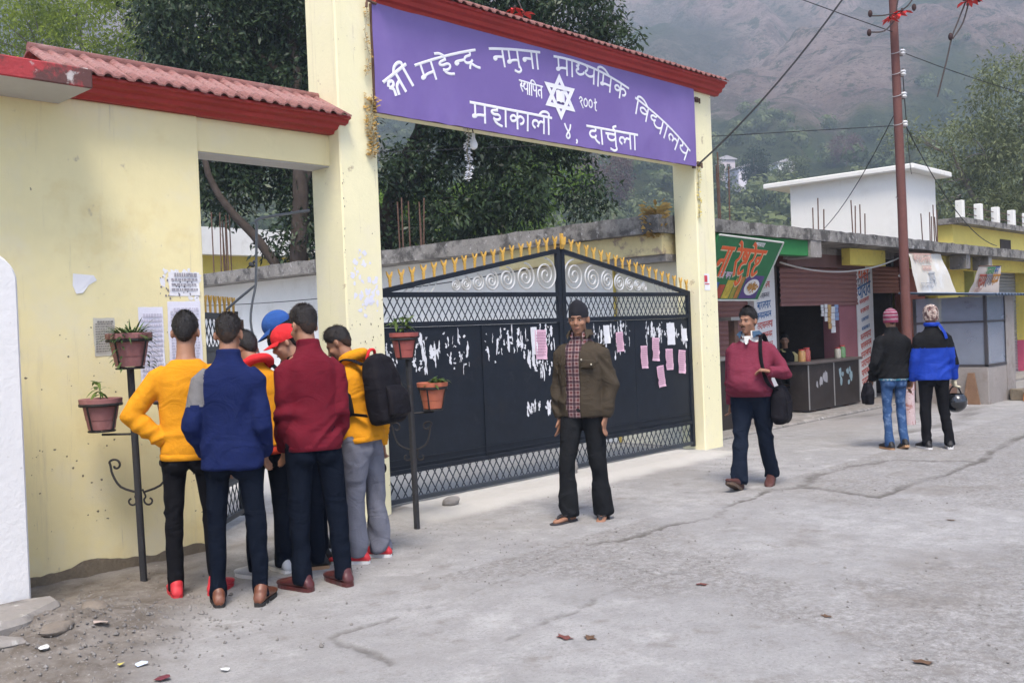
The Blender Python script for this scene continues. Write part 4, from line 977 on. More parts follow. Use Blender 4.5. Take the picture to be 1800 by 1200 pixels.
for x, y0 in ((15.0, .30), (16.3, .30), (20.2, .30)): MB().box(x, x+.22, y0, .62, 2.40, 2.678).build('beam_stub', m_conc, s2)
MB().box(13.6, 16.2, .7, .9, 2.42, 2.678).build('beam', m_yelb, s2); MB().box(16.4, 20.1, .7, .9, 2.42, 2.678).build('beam', m_yelb, s2); MB().box(20.3, 24, .7, .9, 2.42, 2.678).build('beam', M('yellow_green_paint', (.55, .56, .17)), s2)
MB().box(13.2, 24.4, .3, 1.18, -.02, .03).build('front_step', m_conc, s2)
def banner(name, label, T0, T1, B0, B1, mat, rows, seed):
    T0, T1, B0, B1 = map(Vector, (T0, T1, B0, B1)); t = thing(name, label, 'banner', B0); upv = (T0-B0).normalized(); e = (T1-T0).normalized(); nn = e.cross(upv).normalized()
    b = MB(); V = []; nu, nv = 10, 8
    for i in range(nu+1):
        for j in range(nv+1):
            u, v = i/nu, j/nv; p = B0*(1-u)*(1-v)+B1*u*(1-v)+T0*(1-u)*v+T1*u*v; V.append(p+nn*.03*noise.noise((u*3, v*3, seed)))
    b.add(V, [(i*(nv+1)+j, (i+1)*(nv+1)+j, (i+1)*(nv+1)+j+1, i*(nv+1)+j+1) for i in range(nu) for j in range(nv)]); b.build('sheet', mat, t, smooth='all')
    b = MB().tube([B0, B1], .012, 6).tube([T0, T1], .012, 6); b.build('rod', m_rust, t)
    for mat_, v, hgt, u0, chars in rows:
        b = MB(); p = B0*(1-u0)*(1-v)+B1*u0*(1-v)+T0*(1-u0)*v+T1*u0*v+nn*.03; lettering(b, chars, straight(p, e, upv, nn, hgt), hgt*.18, .003); b.build('lettering', mat_, t)
    return t
m_ban = M('weathered_banner', (.62, .58, .50), .9, .10, 1.6, .1, 20, stain=[(2.5, .5, .7, (.70, .70, .70))])
banner('shop_banner', 'faded white shop banner sloping out above the glass kiosk', (12.1, .30, 2.62), (13.75, .34, 2.66), (12.05, .13, 1.86), (14.05, .17, 1.88), m_ban,
       [(M('faded_red', (.50, .33, .28), .9, .1, 9, 0), .96, .15, .08, ['ka', 'pa', 'ra', 'aa', 'ma', 'na', 'la', 'ta']), (M('faded_red', (.5, .33, .28)), .68, .09, .25, ['ma', 'ta', 'sa', 'na', 'ka', 'ya']), (M('faded_grey', (.40, .40, .40), .9, .1, 9, 0), .52, .2, .38, ['ga', 'ba']), (M('faded_grey', (.4, .4, .4)), .28, .08, .1, ['sa', 'ra', 'ta', 'aa', ' ', 'ma', 'na', 'ka', 'ra', 'pa', 'ta'])], 1)
banner('shop_banner', 'small printed banner with bright lettering beyond the glass kiosk', (14.85, .02, 2.42), (16.1, .0, 2.45), (14.8, .22, 1.86), (16.2, .10, 1.86), M('printed_banner', (.60, .52, .46), .8, .1, 3, .05, 20),
       [(M('banner_green', (.06, .25, .10), .8, .2, 9, 0), .95, .16, .35, ['ga', 'la', 'va', 'aa']), (m_btx, .97, .14, .7, ['ba', 'na']), (M('banner_red', (.35, .08, .05), .8, .2, 9, 0), .70, .25, .12, ['sa', 'ma']), (m_ink, .70, .25, .40, ['ra', 'ga', 'aa']), (M('banner_orange', (.50, .22, .04), .8, .2, 9, 0), .70, .25, .66, ['pa', 'na']), (M('faded_red', (.5, .33, .28)), .26, .08, .1, ['ta', 'ra', 'sa', 'ma', 'na', 'ka', 'la', 'ga'])], 2)
# ---- glass kiosk
kk = thing('glass_kiosk', 'glass fronted street kiosk with blue tin roof and plaster base', 'kiosk', (12.9, -.2, 0))
KX0, KX1, KY0, KY1 = 11.96, 13.35, -1.01, .20
MB().box(KX0, KX1, KY0, KY1, -.05, .62).build('base', M('grey_plaster', (.30, .27, .25), .9, .15, 2.5, .3, 20, stain=[(3, .55, .7, (.22, .18, .16))]), kk, bevel=.01)
m_post = M('dark_kiosk_frame', (.06, .055, .06), .5, .2, 6, .05, 30)
for x in (KX0, KX1-.05):
    for y in (KY0, KY1-.05): MB().box(x, x+.05, y, y+.05, .62, 1.80).build('post', m_post, kk)
for z in (1.36, ): MB().box(KX0+.05, KX1-.05, KY0+.005, KY0+.03, z, z+.03).build('glazing_bar', m_post, kk); MB().box(KX0+.005, KX0+.03, KY0+.05, KY1-.05, z, z+.03).build('glazing_bar', m_post, kk)
MB().box(KX0, KX1, KY0-.01, KY1, .621, .66).build('sill', m_post, kk)
mg = bpy.data.materials.new('dusty_glass'); mg.use_nodes = True; g_ = mg.node_tree; p_ = g_.nodes['Principled BSDF']; p_.inputs['Base Color'].default_value = (.30, .34, .42, 1); p_.inputs['Roughness'].default_value = .12; p_.inputs['Alpha'].default_value = .55; p_.inputs['Specular IOR Level'].default_value = .6
tn = g_.nodes.new('ShaderNodeTexNoise'); tn.inputs['Scale'].default_value = 2.5; mr = g_.nodes.new('ShaderNodeMapRange'); mr.inputs[3].default_value = .40; mr.inputs[4].default_value = .72; g_.links.new(tn.outputs['Fac'], mr.inputs[0]); g_.links.new(mr.outputs[0], p_.inputs['Alpha'])
for z0, z1 in ((.661, 1.359), (1.391, 1.80)): MB().box(KX0+.05, KX1-.05, KY0+.015, KY0+.02, z0, z1).build('pane', mg, kk)
[MB().box(KX0+.015, KX0+.02, KY0+.05, KY1-.05, z0, z1).build('pane', mg, kk) for z0, z1 in ((.661, 1.359), (1.391, 1.80))]; MB().box(KX1-.45, KX1, KY0-.012, KY0-.002, -.05, 1.80).build('side_pier', M('grey_plaster', (.30, .27, .25)), kk)
MB().box(KX1-.012, KX1-.004, KY0+.05, KY1-.05, .661, 1.80).build('pink_side_panel', M('pale_pink_panel', (.55, .33, .38), .7, .1, 4, .05, 30), kk)
b = MB(); nC = 40; V = []
for i in range(nC+1):
    x = KX0-.25+(KX1-KX0+.6)*i/nC; dz = .012*math.sin(i*1.9)
    V += [(x, KY0-.22, 1.80+dz), (x, KY1+.15, 1.90+dz)]
b.add(V, [(2*i, 2*i+2, 2*i+3, 2*i+1) for i in range(nC)]); b.add([(p[0], p[1], p[2]+.02) for p in V], [(2*i, 2*i+2, 2*i+3, 2*i+1) for i in range(nC)])
b.build('tin_roof', M('blue_grey_tin', (.16, .21, .29), .5, .15, 5, .05, 30, metal=.3), kk, smooth=True)
bx = thing('carton', 'small cardboard carton inside the glass kiosk', 'box', (12.25, -.80, .66)); MB().box(-.17, .17, -.12, .12, 0, .28).build('carton_body', M('cardboard', (.42, .32, .19), .85, .1, 5, .05, 30), bx, local=True, bevel=.006); MB().box(-.171, .171, -.02, .02, .279, .283).build('tape', M('brown_tape', (.36, .24, .12), .5, .1, 5, 0), bx, local=True)
# things leaning and lying by the kiosk
b = MB(); V = [(11.90, -.62, .0), (11.88, -.90, 0), (11.94, -.80, .52), (11.94, -.70, .52)]; V2 = [(x-.04, y, z) for x, y, z in V]
b.add(V+V2, [(3, 2, 1, 0), (4, 5, 6, 7), (0, 1, 5, 4), (1, 2, 6, 5), (2, 3, 7, 6), (3, 0, 4, 7)]); tag(b.build('wooden_board', M('rough_plank', (.22, .13, .08), .85, .2, 5, .3, 30), loc=(11.9, -.75, 0)), 'brown tapering board leaning against kiosk base', 'board')
spk = thing('speaker_box', 'small brown speaker box beside kiosk base', 'box', (11.75, -.42, 0)); MB().box(-.16, .16, -.1, .1, 0, .34).build('cabinet', M('brown_box', (.20, .12, .09), .7, .2, 5, .1, 30), spk, local=True, bevel=.01)
b = MB(); b.lathe([(.10, 0), (.09, .012), (.03, .004), (.001, .012)], 18); o = b.build('cone', m_dark, spk, local=True, smooth=True); o.location = (-.161, 0, .17); o.rotation_euler = (0, R(-90), 0)
rg = random.Random(12)
for i, (x, y, l, w_, h, a, mm, lab) in enumerate([(12.9, -1.35, .40, .16, .14, .3, M('orange_brick', (.42, .16, .06), .9, .15, 6, .3, 30), 'orange brick lying nearest the kiosk corner'), (13.75, -1.35, .36, .16, .12, -.2, M('red_brick', (.45, .07, .04), .9, .15, 6, .3, 30), 'bright red brick at the right edge of rubble'), (13.4, -1.25, .5, .25, .16, .9, m_conc, 'grey broken concrete lump behind bricks'), (13.0, -1.15, .3, .2, .2, .2, m_dust, 'dark stone lump beside kiosk base'), (14.2, -1.2, .4, .2, .14, 1.4, m_dust, 'dark rubble lump at far right behind bricks')]):
    t = MB(); t.box(-l/2, l/2, -w_/2, w_/2, 0, h); o = t.build('brick' if 'brick' in lab else 'rubble_lump', mm, bevel=.02); o.location = (x, y, -.01); o.rotation_euler = (0, 0, a)
    for v in o.data.vertices: v.co += Vector((rg.uniform(-.02, .02), rg.uniform(-.02, .02), rg.uniform(-.02, .02) if v.co.z > .05 else 0))
    tag(o, lab, 'brick' if 'brick' in lab else 'rubble')
# ---- white upstairs room and the yellow building with roof posts
wr = thing('white_upper_room', 'white rendered rooftop room with flat overhanging roof', 'building', (20, 4.5, 2.86))
m_w2 = M('bright_white_render', (.74, .725, .68), .9, .04, 1, .08, 15, stain=[(1.2, .55, .8, (.64, .62, .57)), (14, .68, .73, (.5, .48, .44))], streaks=[(3, .25, .60, .8, (.60, .58, .53))])
MB().box(18.75, 20.72, 2.93, 5.95, 2.6, 5.02).build('wall', m_w2, wr)
MB().box(18.5, 21.05, 2.62, 6.6, 5.02, 5.15).build('roof_slab', m_w2, wr, bevel=.02)
MB().box(18.9, 19.6, 2.91, 2.929, 3.1, 3.2).build('ledge', m_conc, wr)
cl = thing('yellow_house', 'yellow house with white roof posts at the right edge', 'building', (29, 4, 0))
MB().box(23.2, 40, 3.4, 12, -.1, 4.0).build('wall', M('bright_yellow_paint', (.76, .62, .16), .85, .08, 2, .1, 20), cl); MB().box(23.0, 40.3, 3.05, 12.3, 4.0, 4.16).build('roof_slab', m_mossc, cl)
for i in range(9):
    MB().box(23.3+i*1.5, 23.5+i*1.5, 3.15, 3.35, 4.161, 4.66).build('roof_post', m_w2, cl, bevel=.015)
for z in (4.32, 4.52): MB().tube([(23.3, 3.28, z), (33.4, 3.28, z)], .012, 6).build('railing_wire', m_rust, cl)
MB().box(27.2, 28.2, 3.38, 3.40, 3.2, 3.75).build('window', m_dark, cl)
for i, (x, y, n_, h, lab) in enumerate([(12.6, 2.2, 3, 1.0, 'rusty rebar rods left of pole in front of white upper room'), (13.6, 2.0, 4, .95, 'rusty rebar bundle on slab just left of utility pole'), (16.5, 1.6, 6, 1.0, 'rusty rebar bundle on slab right of utility pole'), (9.3, 2.3, 5, 1.5, 'tall rusty rebar rods above green restaurant sign')]):
    rods(lab, (x, y, 2.86), n_, h, .22, 30+i, rad=.012)
wt = thing('rooftop_bundle', 'dark tarpaulin bundle with pale blue cloth on shop roof', 'bundle', (9.6, 2.6, 2.87))
b = MB(); b.ell((0, 0, .12), (.5, .3, .16), 16, 10); b.ell((.5, .1, .10), (.3, .25, .14), 16, 10); o = b.build('tarpaulin', M('dark_tarp', (.035, .035, .04), .7, .2, 5, .3, 10), wt, local=True, smooth=True)
b = MB(); b.ell((.72, -.05, .13), (.16, .18, .14), 12, 8); b.build('cloth', M('pale_blue_cloth', (.32, .40, .52), .8, .2, 5, .3, 10), wt, local=True, smooth=True)
# ================================================================== TREES AND PLANTS
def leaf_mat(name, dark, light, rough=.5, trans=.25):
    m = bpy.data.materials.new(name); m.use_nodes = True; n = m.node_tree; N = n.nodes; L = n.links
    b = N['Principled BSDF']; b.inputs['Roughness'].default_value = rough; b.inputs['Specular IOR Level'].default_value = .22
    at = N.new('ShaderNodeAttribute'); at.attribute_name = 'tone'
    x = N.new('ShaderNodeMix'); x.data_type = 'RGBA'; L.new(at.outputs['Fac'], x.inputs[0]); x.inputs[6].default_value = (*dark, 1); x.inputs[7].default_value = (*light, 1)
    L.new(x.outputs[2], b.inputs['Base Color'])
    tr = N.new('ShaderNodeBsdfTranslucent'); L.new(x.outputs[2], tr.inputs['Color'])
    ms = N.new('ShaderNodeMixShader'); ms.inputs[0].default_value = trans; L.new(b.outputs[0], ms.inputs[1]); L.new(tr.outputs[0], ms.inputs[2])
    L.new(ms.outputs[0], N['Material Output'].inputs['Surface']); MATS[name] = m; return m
def leaves(centres, radii, per, size, seed, droop=.4, aspect=.34, shell=.5, wts=None):
    """leaf rhombs in clumps spread through ellipsoids; returns (V, tone)"""
    rg = np.random.default_rng(seed); C = np.array(centres, float); Rr = np.array(radii, float)
    vol = Rr.prod(1) if wts is None else np.array(wts, float)
    out = []; tones = []
    nc = per[0]; nl = per[1]
    k = rg.choice(len(C), nc, p=vol/vol.sum())
    d = rg.normal(size=(nc, 3)); d /= np.linalg.norm(d, axis=1)[:, None]
    rad = rg.random(nc)**(1/3)*(1-shell)+shell*rg.random(nc)**.15
    cc = C[k]+d*Rr[k]*np.clip(rad, 0, 1)[:, None]
    cr = size*2.6*(.5+rg.random(nc))
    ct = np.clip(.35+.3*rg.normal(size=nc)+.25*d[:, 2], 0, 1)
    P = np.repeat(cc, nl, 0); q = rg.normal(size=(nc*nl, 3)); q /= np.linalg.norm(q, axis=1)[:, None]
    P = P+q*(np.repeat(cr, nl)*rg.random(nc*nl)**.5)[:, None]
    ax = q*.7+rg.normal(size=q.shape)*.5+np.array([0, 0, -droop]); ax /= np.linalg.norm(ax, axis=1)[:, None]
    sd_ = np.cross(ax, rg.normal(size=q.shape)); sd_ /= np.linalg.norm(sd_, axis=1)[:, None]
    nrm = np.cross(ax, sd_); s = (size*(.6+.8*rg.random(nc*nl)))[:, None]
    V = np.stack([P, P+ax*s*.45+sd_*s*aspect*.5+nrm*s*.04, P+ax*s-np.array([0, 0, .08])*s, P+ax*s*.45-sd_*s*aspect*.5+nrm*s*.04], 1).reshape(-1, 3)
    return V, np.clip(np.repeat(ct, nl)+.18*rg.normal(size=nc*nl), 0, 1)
m_bark = M('dark_bark', (.055, .042, .034), .95, .35, 6, .6, 18)
m_barkg = M('grey_bark', (.16, .14, .12), .95, .3, 6, .5, 18)
def tree(name, label, base, limbs, blobs, per, size, mat, seed, bark, group=None, **kw):
    t = thing(name, label, 'tree', base, 0, group)
    for i, (pts, r0, r1) in enumerate(limbs):
        pp = smooth_path([tuple(p) for p in pts], 4); n = len(pp)
        pp = [(x+.03*noise.noise((i, k*.7, 1)), y+.03*noise.noise((i, k*.7, 5)), z) for k, (x, y, z) in enumerate(pp)]
        MB().tube(pp, [r0+(r1-r0)*k/(n-1) for k in range(n)], 9).build('trunk' if i == 0 else 'limb', bark, t, smooth=True)
    V, tn = leaves([b[0] for b in blobs], [b[1] for b in blobs], per, size, seed, **kw)
    V = V-np.array(base)
    o = bpy.data.objects.new('crown', polys_mesh('crown', V, 4, mat, attr=tn)); COL.objects.link(o); o.parent = t
    return t
def twigs(blobs, origin, n, seed, r=.012):
    rg = random.Random(seed); L_ = []
    for k in range(n):
        c, rad = rg.choice(blobs); d = Vector((rg.gauss(0, 1), rg.gauss(0, 1), rg.gauss(0, 1))).normalized()
        e = Vector(c)+Vector((d.x*rad[0], d.y*rad[1], d.z*rad[2]))*.85; o = Vector(c)+(Vector(origin)-Vector(c))*.35
        m_ = (o+e)/2+Vector((rg.uniform(-.2, .2), rg.uniform(-.2, .2), rg.uniform(-.1, .2)))
        L_.append(([o, m_, e], r*rg.uniform(1, 2.2), r*.5))
    return L_
lm_dark = leaf_mat('dark_glossy_leaves', (.012, .026, .013), (.065, .10, .045), .38, .18)
lm_light = leaf_mat('yellow_green_leaves', (.14, .20, .022), (.38, .46, .065), .75, .5)
lm_bush = leaf_mat('bright_green_leaves', (.055, .115, .02), (.20, .31, .05), .55, .35)
lm_oliv = leaf_mat('olive_grey_leaves', (.085, .105, .045), (.24, .27, .13), .6, .35)
lm_hill = leaf_mat('hillside_leaves', (.050, .075, .032), (.17, .20, .085), .8, .3)
# dark broad-leaved tree seen through the side gate
bl1 = [((5.6, 12.2, 8.2), (1.5, 1.5, 1.6)), ((6.4, 11.6, 6.6), (1.5, 1.3, 1.2)), ((5.6, 12.2, 5.5), (.9, .9, .7)), ((7.3, 10.8, 8.6), (1.6, 1.6, 1.5)), ((7.2, 10.8, 6.6), (1.2, 1.2, 1.2)), ((6.2, 11.9, 9.9), (1.5, 1.5, 1.1)), ((7.0, 10.6, 4.6), (.8, .8, .8)), ((6.6, 10.6, 3.6), (.7, .9, .5)), ((5.7, 12.0, 4.7), (.9, .9, .6)), ((6.9, 11.2, 5.4), (1.1, 1.1, .8))]
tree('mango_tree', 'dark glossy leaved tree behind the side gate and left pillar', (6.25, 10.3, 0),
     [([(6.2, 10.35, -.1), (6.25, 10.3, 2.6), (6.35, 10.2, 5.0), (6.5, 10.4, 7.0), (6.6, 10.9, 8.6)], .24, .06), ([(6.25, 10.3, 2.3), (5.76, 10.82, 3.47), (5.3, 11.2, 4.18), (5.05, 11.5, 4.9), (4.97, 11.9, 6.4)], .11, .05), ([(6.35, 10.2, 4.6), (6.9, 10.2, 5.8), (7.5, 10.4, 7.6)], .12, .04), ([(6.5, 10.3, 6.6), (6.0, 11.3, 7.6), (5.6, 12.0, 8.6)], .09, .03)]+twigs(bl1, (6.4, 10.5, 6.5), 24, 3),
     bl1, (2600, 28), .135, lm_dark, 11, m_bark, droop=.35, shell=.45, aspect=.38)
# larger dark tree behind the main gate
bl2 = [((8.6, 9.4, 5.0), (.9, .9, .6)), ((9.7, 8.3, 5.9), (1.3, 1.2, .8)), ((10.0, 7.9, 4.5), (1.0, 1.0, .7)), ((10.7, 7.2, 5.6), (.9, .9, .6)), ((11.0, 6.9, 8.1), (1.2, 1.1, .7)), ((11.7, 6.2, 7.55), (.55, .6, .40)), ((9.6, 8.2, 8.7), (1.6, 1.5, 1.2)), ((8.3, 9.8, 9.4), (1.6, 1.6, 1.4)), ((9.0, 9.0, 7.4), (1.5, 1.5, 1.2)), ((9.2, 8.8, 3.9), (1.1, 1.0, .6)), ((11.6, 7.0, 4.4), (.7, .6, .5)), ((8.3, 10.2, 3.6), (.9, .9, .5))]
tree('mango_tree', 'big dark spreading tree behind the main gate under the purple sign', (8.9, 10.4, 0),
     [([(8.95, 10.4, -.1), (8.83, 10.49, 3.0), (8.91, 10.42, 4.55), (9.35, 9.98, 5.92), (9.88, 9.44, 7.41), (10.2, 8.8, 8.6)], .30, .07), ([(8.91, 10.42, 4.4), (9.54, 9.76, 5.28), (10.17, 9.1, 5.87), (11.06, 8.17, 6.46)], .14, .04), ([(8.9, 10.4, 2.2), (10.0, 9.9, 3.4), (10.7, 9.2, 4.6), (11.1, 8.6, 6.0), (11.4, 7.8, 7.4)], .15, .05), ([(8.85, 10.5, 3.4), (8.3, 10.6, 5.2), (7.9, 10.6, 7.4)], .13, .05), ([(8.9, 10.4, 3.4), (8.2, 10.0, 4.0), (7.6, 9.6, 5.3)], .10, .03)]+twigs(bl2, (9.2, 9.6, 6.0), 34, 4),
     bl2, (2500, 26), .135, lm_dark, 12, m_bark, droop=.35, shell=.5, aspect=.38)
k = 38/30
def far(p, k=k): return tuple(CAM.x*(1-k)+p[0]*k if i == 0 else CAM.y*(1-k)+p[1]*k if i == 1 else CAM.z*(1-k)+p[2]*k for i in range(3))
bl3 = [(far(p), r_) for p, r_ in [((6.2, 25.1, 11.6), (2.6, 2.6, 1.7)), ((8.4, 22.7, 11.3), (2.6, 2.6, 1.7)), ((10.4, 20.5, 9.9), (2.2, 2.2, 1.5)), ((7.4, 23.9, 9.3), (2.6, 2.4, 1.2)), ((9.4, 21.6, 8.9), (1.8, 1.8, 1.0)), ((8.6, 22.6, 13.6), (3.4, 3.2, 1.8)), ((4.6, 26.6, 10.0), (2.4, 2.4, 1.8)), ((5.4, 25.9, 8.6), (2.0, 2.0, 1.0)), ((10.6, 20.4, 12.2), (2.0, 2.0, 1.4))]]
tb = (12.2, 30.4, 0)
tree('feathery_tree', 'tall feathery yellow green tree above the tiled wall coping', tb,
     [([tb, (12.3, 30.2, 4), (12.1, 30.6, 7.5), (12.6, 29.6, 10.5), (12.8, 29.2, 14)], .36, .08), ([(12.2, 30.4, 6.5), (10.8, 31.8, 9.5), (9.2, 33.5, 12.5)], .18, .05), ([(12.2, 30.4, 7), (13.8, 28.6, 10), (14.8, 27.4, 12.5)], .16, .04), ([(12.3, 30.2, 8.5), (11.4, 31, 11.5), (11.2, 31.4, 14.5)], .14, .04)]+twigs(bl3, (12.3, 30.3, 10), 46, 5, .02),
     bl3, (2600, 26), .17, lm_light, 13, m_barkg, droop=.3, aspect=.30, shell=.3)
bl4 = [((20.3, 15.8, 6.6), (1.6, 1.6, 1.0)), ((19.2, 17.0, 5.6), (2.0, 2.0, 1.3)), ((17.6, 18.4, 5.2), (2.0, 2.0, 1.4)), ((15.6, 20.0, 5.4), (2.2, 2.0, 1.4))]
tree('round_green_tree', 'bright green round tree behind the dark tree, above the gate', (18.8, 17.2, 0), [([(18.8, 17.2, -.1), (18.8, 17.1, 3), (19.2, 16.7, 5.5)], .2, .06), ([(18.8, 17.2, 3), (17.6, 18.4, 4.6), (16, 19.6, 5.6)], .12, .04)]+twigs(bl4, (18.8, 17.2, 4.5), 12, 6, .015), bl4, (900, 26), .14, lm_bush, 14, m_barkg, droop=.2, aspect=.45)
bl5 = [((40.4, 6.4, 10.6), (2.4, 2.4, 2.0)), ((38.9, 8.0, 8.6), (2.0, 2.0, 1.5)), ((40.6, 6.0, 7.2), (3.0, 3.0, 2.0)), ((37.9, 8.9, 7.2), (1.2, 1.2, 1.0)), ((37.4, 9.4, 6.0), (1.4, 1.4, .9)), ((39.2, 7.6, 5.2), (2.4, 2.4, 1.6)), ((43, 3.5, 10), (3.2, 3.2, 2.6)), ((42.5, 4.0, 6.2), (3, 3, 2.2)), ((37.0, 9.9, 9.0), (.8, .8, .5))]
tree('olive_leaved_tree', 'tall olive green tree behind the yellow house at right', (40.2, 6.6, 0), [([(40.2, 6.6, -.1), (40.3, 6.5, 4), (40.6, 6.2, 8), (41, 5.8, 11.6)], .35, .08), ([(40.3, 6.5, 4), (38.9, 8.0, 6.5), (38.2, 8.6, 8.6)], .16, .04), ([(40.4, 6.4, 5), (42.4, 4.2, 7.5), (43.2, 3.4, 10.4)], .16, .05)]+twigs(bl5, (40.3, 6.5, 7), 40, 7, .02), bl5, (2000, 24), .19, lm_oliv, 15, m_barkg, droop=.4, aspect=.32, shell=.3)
# ---- wood on the lower hillside: one mass
rg = np.random.default_rng(44); nT = 3200
ua = np.radians(rg.uniform(-36, 40, nT)); ur = np.exp(rg.uniform(np.log(100), np.log(420), nT))
tz, _, _ = terr(ua, ur); keep = (fbm(ua*450/30, ur/30, 3, 77) > .38) & (vegf(ua, ur)+.8*(1-sstep(220, 360, ur)) > rg.uniform(.25, .8, nT))
ua, ur, tz = ua[keep], ur[keep], tz[keep]
cx_ = CAM.x+ur*np.cos(ua+_yaw); cy_ = CAM.y+ur*np.sin(ua+_yaw); sz = rg.uniform(1.3, 3.4, len(ua))*(1-.35*sstep(330, 600, ur))
C = np.stack([cx_, cy_, tz+sz*.7], 1); nl = 150
d = rg.normal(size=(len(C)*nl, 3)); d /= np.linalg.norm(d, axis=1)[:, None]
P = np.repeat(C, nl, 0)+d*np.repeat(sz, nl)[:, None]*(.45+.55*rg.random(len(d)))[:, None]*np.array([1, 1, .85])
s_ = np.repeat(sz, nl)[:, None]*.145*(.6+.8*rg.random(len(d)))[:, None]
e1 = np.cross(d, rg.normal(size=d.shape)); e1 /= np.linalg.norm(e1, axis=1)[:, None]; e2 = np.cross(d, e1)+d*.35
V = np.stack([P-e1*s_, P-e2*s_*.7, P+e1*s_, P+e2*s_*.7], 1).reshape(-1, 3)
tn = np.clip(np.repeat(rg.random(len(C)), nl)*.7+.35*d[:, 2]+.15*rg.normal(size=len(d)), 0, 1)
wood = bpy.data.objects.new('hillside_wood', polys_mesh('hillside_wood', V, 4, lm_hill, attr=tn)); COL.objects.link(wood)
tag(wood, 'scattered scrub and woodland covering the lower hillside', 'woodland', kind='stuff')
# a few hillside trees one can tell apart
def hill_pt(px_az, r): 
    a = R(px_az); z = float(terr(np.array(a), np.array(r))[0]); return (CAM.x+r*math.cos(a+_yaw), CAM.y+r*math.sin(a+_yaw), z)
lm_dk2 = leaf_mat('bluish_dark_leaves', (.016, .030, .022), (.045, .07, .045), .7, .1); lm_pk = leaf_mat('pinkish_bare_twigs', (.09, .055, .05), (.17, .11, .10), .8, .1)
for i, (az_, r, h, w_, mat, lab) in enumerate([(-14.1, 190, 8.5, 2.6, lm_dk2, 'dark conical tree beside the hillside houses'), (-11.6, 185, 7, 2.6, lm_hill, 'rounded grey green tree left of the hillside houses'), (-16.2, 200, 7, 3.2, lm_hill, 'rounded tree right of the dark conical hillside tree'), (-21.5, 230, 9, 3.6, lm_hill, 'rounded green tree on hillside above white upper room'), (-19.0, 240, 8, 4.0, lm_pk, 'pinkish bare tree on hillside above the white upper room'), (-6.5, 160, 11, 2.2, lm_pk, 'thin reddish bare tree on slope above gate right side'), (-4.8, 165, 11, 2.2, lm_pk, 'thin bare tree on slope beside the dark tree edge')]):
    p = hill_pt(az_, r); bb = [((p[0], p[1], p[2]+h*.62), (w_, w_, h*.36)), ((p[0], p[1], p[2]+h*.4), (w_*.9, w_*.9, h*.2))]
    tree('hillside_tree', lab, p, [([(p[0], p[1], p[2]-.5), (p[0]+.1, p[1], p[2]+h*.4), (p[0], p[1]+.1, p[2]+h*.85)], .3, .06)], bb, (220, 20), .34, mat, 60+i, m_barkg, droop=.1, aspect=.5)
# hillside houses
for i, (az_, r, w_, h, c, lab) in enumerate([(-13.35, 205, 5.5, 3.2, (.70, .66, .72), 'white hillside house with pale violet wall'), (-12.2, 215, 6, 3.0, (.55, .48, .50), 'pinkish hillside house left of the white one'), (-15.6, 225, 4, 3.0, (.62, .60, .58), 'small pale house right of dark conical tree'), (-7.3, 120, 3.0, 3.0, (.42, .62, .60), 'small turquoise house above the slab corner by right pillar')]):
    p = hill_pt(az_, r); t = thing('hillside_house', lab, 'house', p, _yaw+R(az_)+.5)
    MB().box(-w_/2, w_/2, -2, 2, -2, h).build('wall', M('house_paint_%d' % i, c, .9, .06, .6, 0), t, local=True)
    MB().extr([(-2.4, h), (2.4, h), (2.4, h+.15), (0, h+.9), (-2.4, h+.15)], 'x', -w_/2-.3, w_/2+.3).build('roof', M('tin_house_roof', (.42, .40, .42), .6, .1, 1, 0), t, local=True)
    for x in (-w_*.28, w_*.18):
        MB().box(x, x+.9, -2.03, -1.99, 1.0, 2.1).build('window', m_dark, t, local=True); MB().box(-w_/2-.03, -w_/2+.01, x*.5, x*.5+.8, 1.0, 2.1).build('window', m_dark, t, local=True)
# ---- silk cotton tree: bare limb over the road, red flowers on drooping twigs
m_petal = M('red_petals', (.62, .035, .03), .5, .15, 14, .1, 40); m_bud = M('dark_buds', (.045, .022, .02), .7, .2, 14, .1, 40); m_twig = M('bare_twig', (.075, .06, .055), .9, .2, 9, .2, 40)
sc = thing('silk_cotton_tree', 'bare silk cotton tree with red flowers on twigs above the pole', 'tree', (17.5, -8.5, 0))
MB().tube(smooth_path([(17.5, -8.5, -.1), (17.3, -8.3, 4), (16.6, -7.6, 7.4), (14, -5.4, 8.6), (11, -3.2, 8.5), (8.4, -1.6, 7.6), (5.5, 1.0, 7.8), (4.0, 2.6, 7.2)], 4), [.42-.4*i/28 for i in range(29)], 9).build('trunk', m_barkg, sc, smooth=True)
MB().tube(smooth_path([(16.6, -7.6, 7.4), (17.2, -8.0, 10), (18, -9, 13)], 4), [.25-.02*i for i in range(9)], 8).build('limb', m_barkg, sc, smooth=True)
tw = [[(8.4, -1.6, 7.6), (8.3, -1.3, 6.4), (8.29, -1.14, 5.68)], [(8.9, -2.0, 7.7), (8.65, -2.1, 6.6), (8.54, -1.99, 5.70)], [(8.54, -1.99, 5.70), (8.44, -1.9, 5.4), (8.38, -1.84, 5.2), (8.33, -1.78, 4.9), (8.23, -1.68, 4.42)], [(8.62, -2.0, 5.72), (8.5, -1.95, 5.40), (8.38, -1.85, 5.18)], [(8.29, -1.14, 5.68), (8.05, -1.05, 5.62), (7.86, -.95, 5.60)], [(8.29, -1.14, 5.68), (8.32, -1.3, 5.75), (8.4, -1.4, 5.95)], [(8.29, -1.14, 5.6), (8.1, -1.05, 5.42), (7.85, -.95, 5.38)], [(4.0, 2.6, 7.2), (4.2, 2.4, 6.4), (4.33, 2.18, 5.70)], [(8.3, -1.2, 5.9), (8.15, -1.1, 6.2), (7.9, -1.0, 6.5)]]
for p in tw: MB().tube(smooth_path(p, 4), .010, 6).build('twig', m_twig, sc, smooth=True)
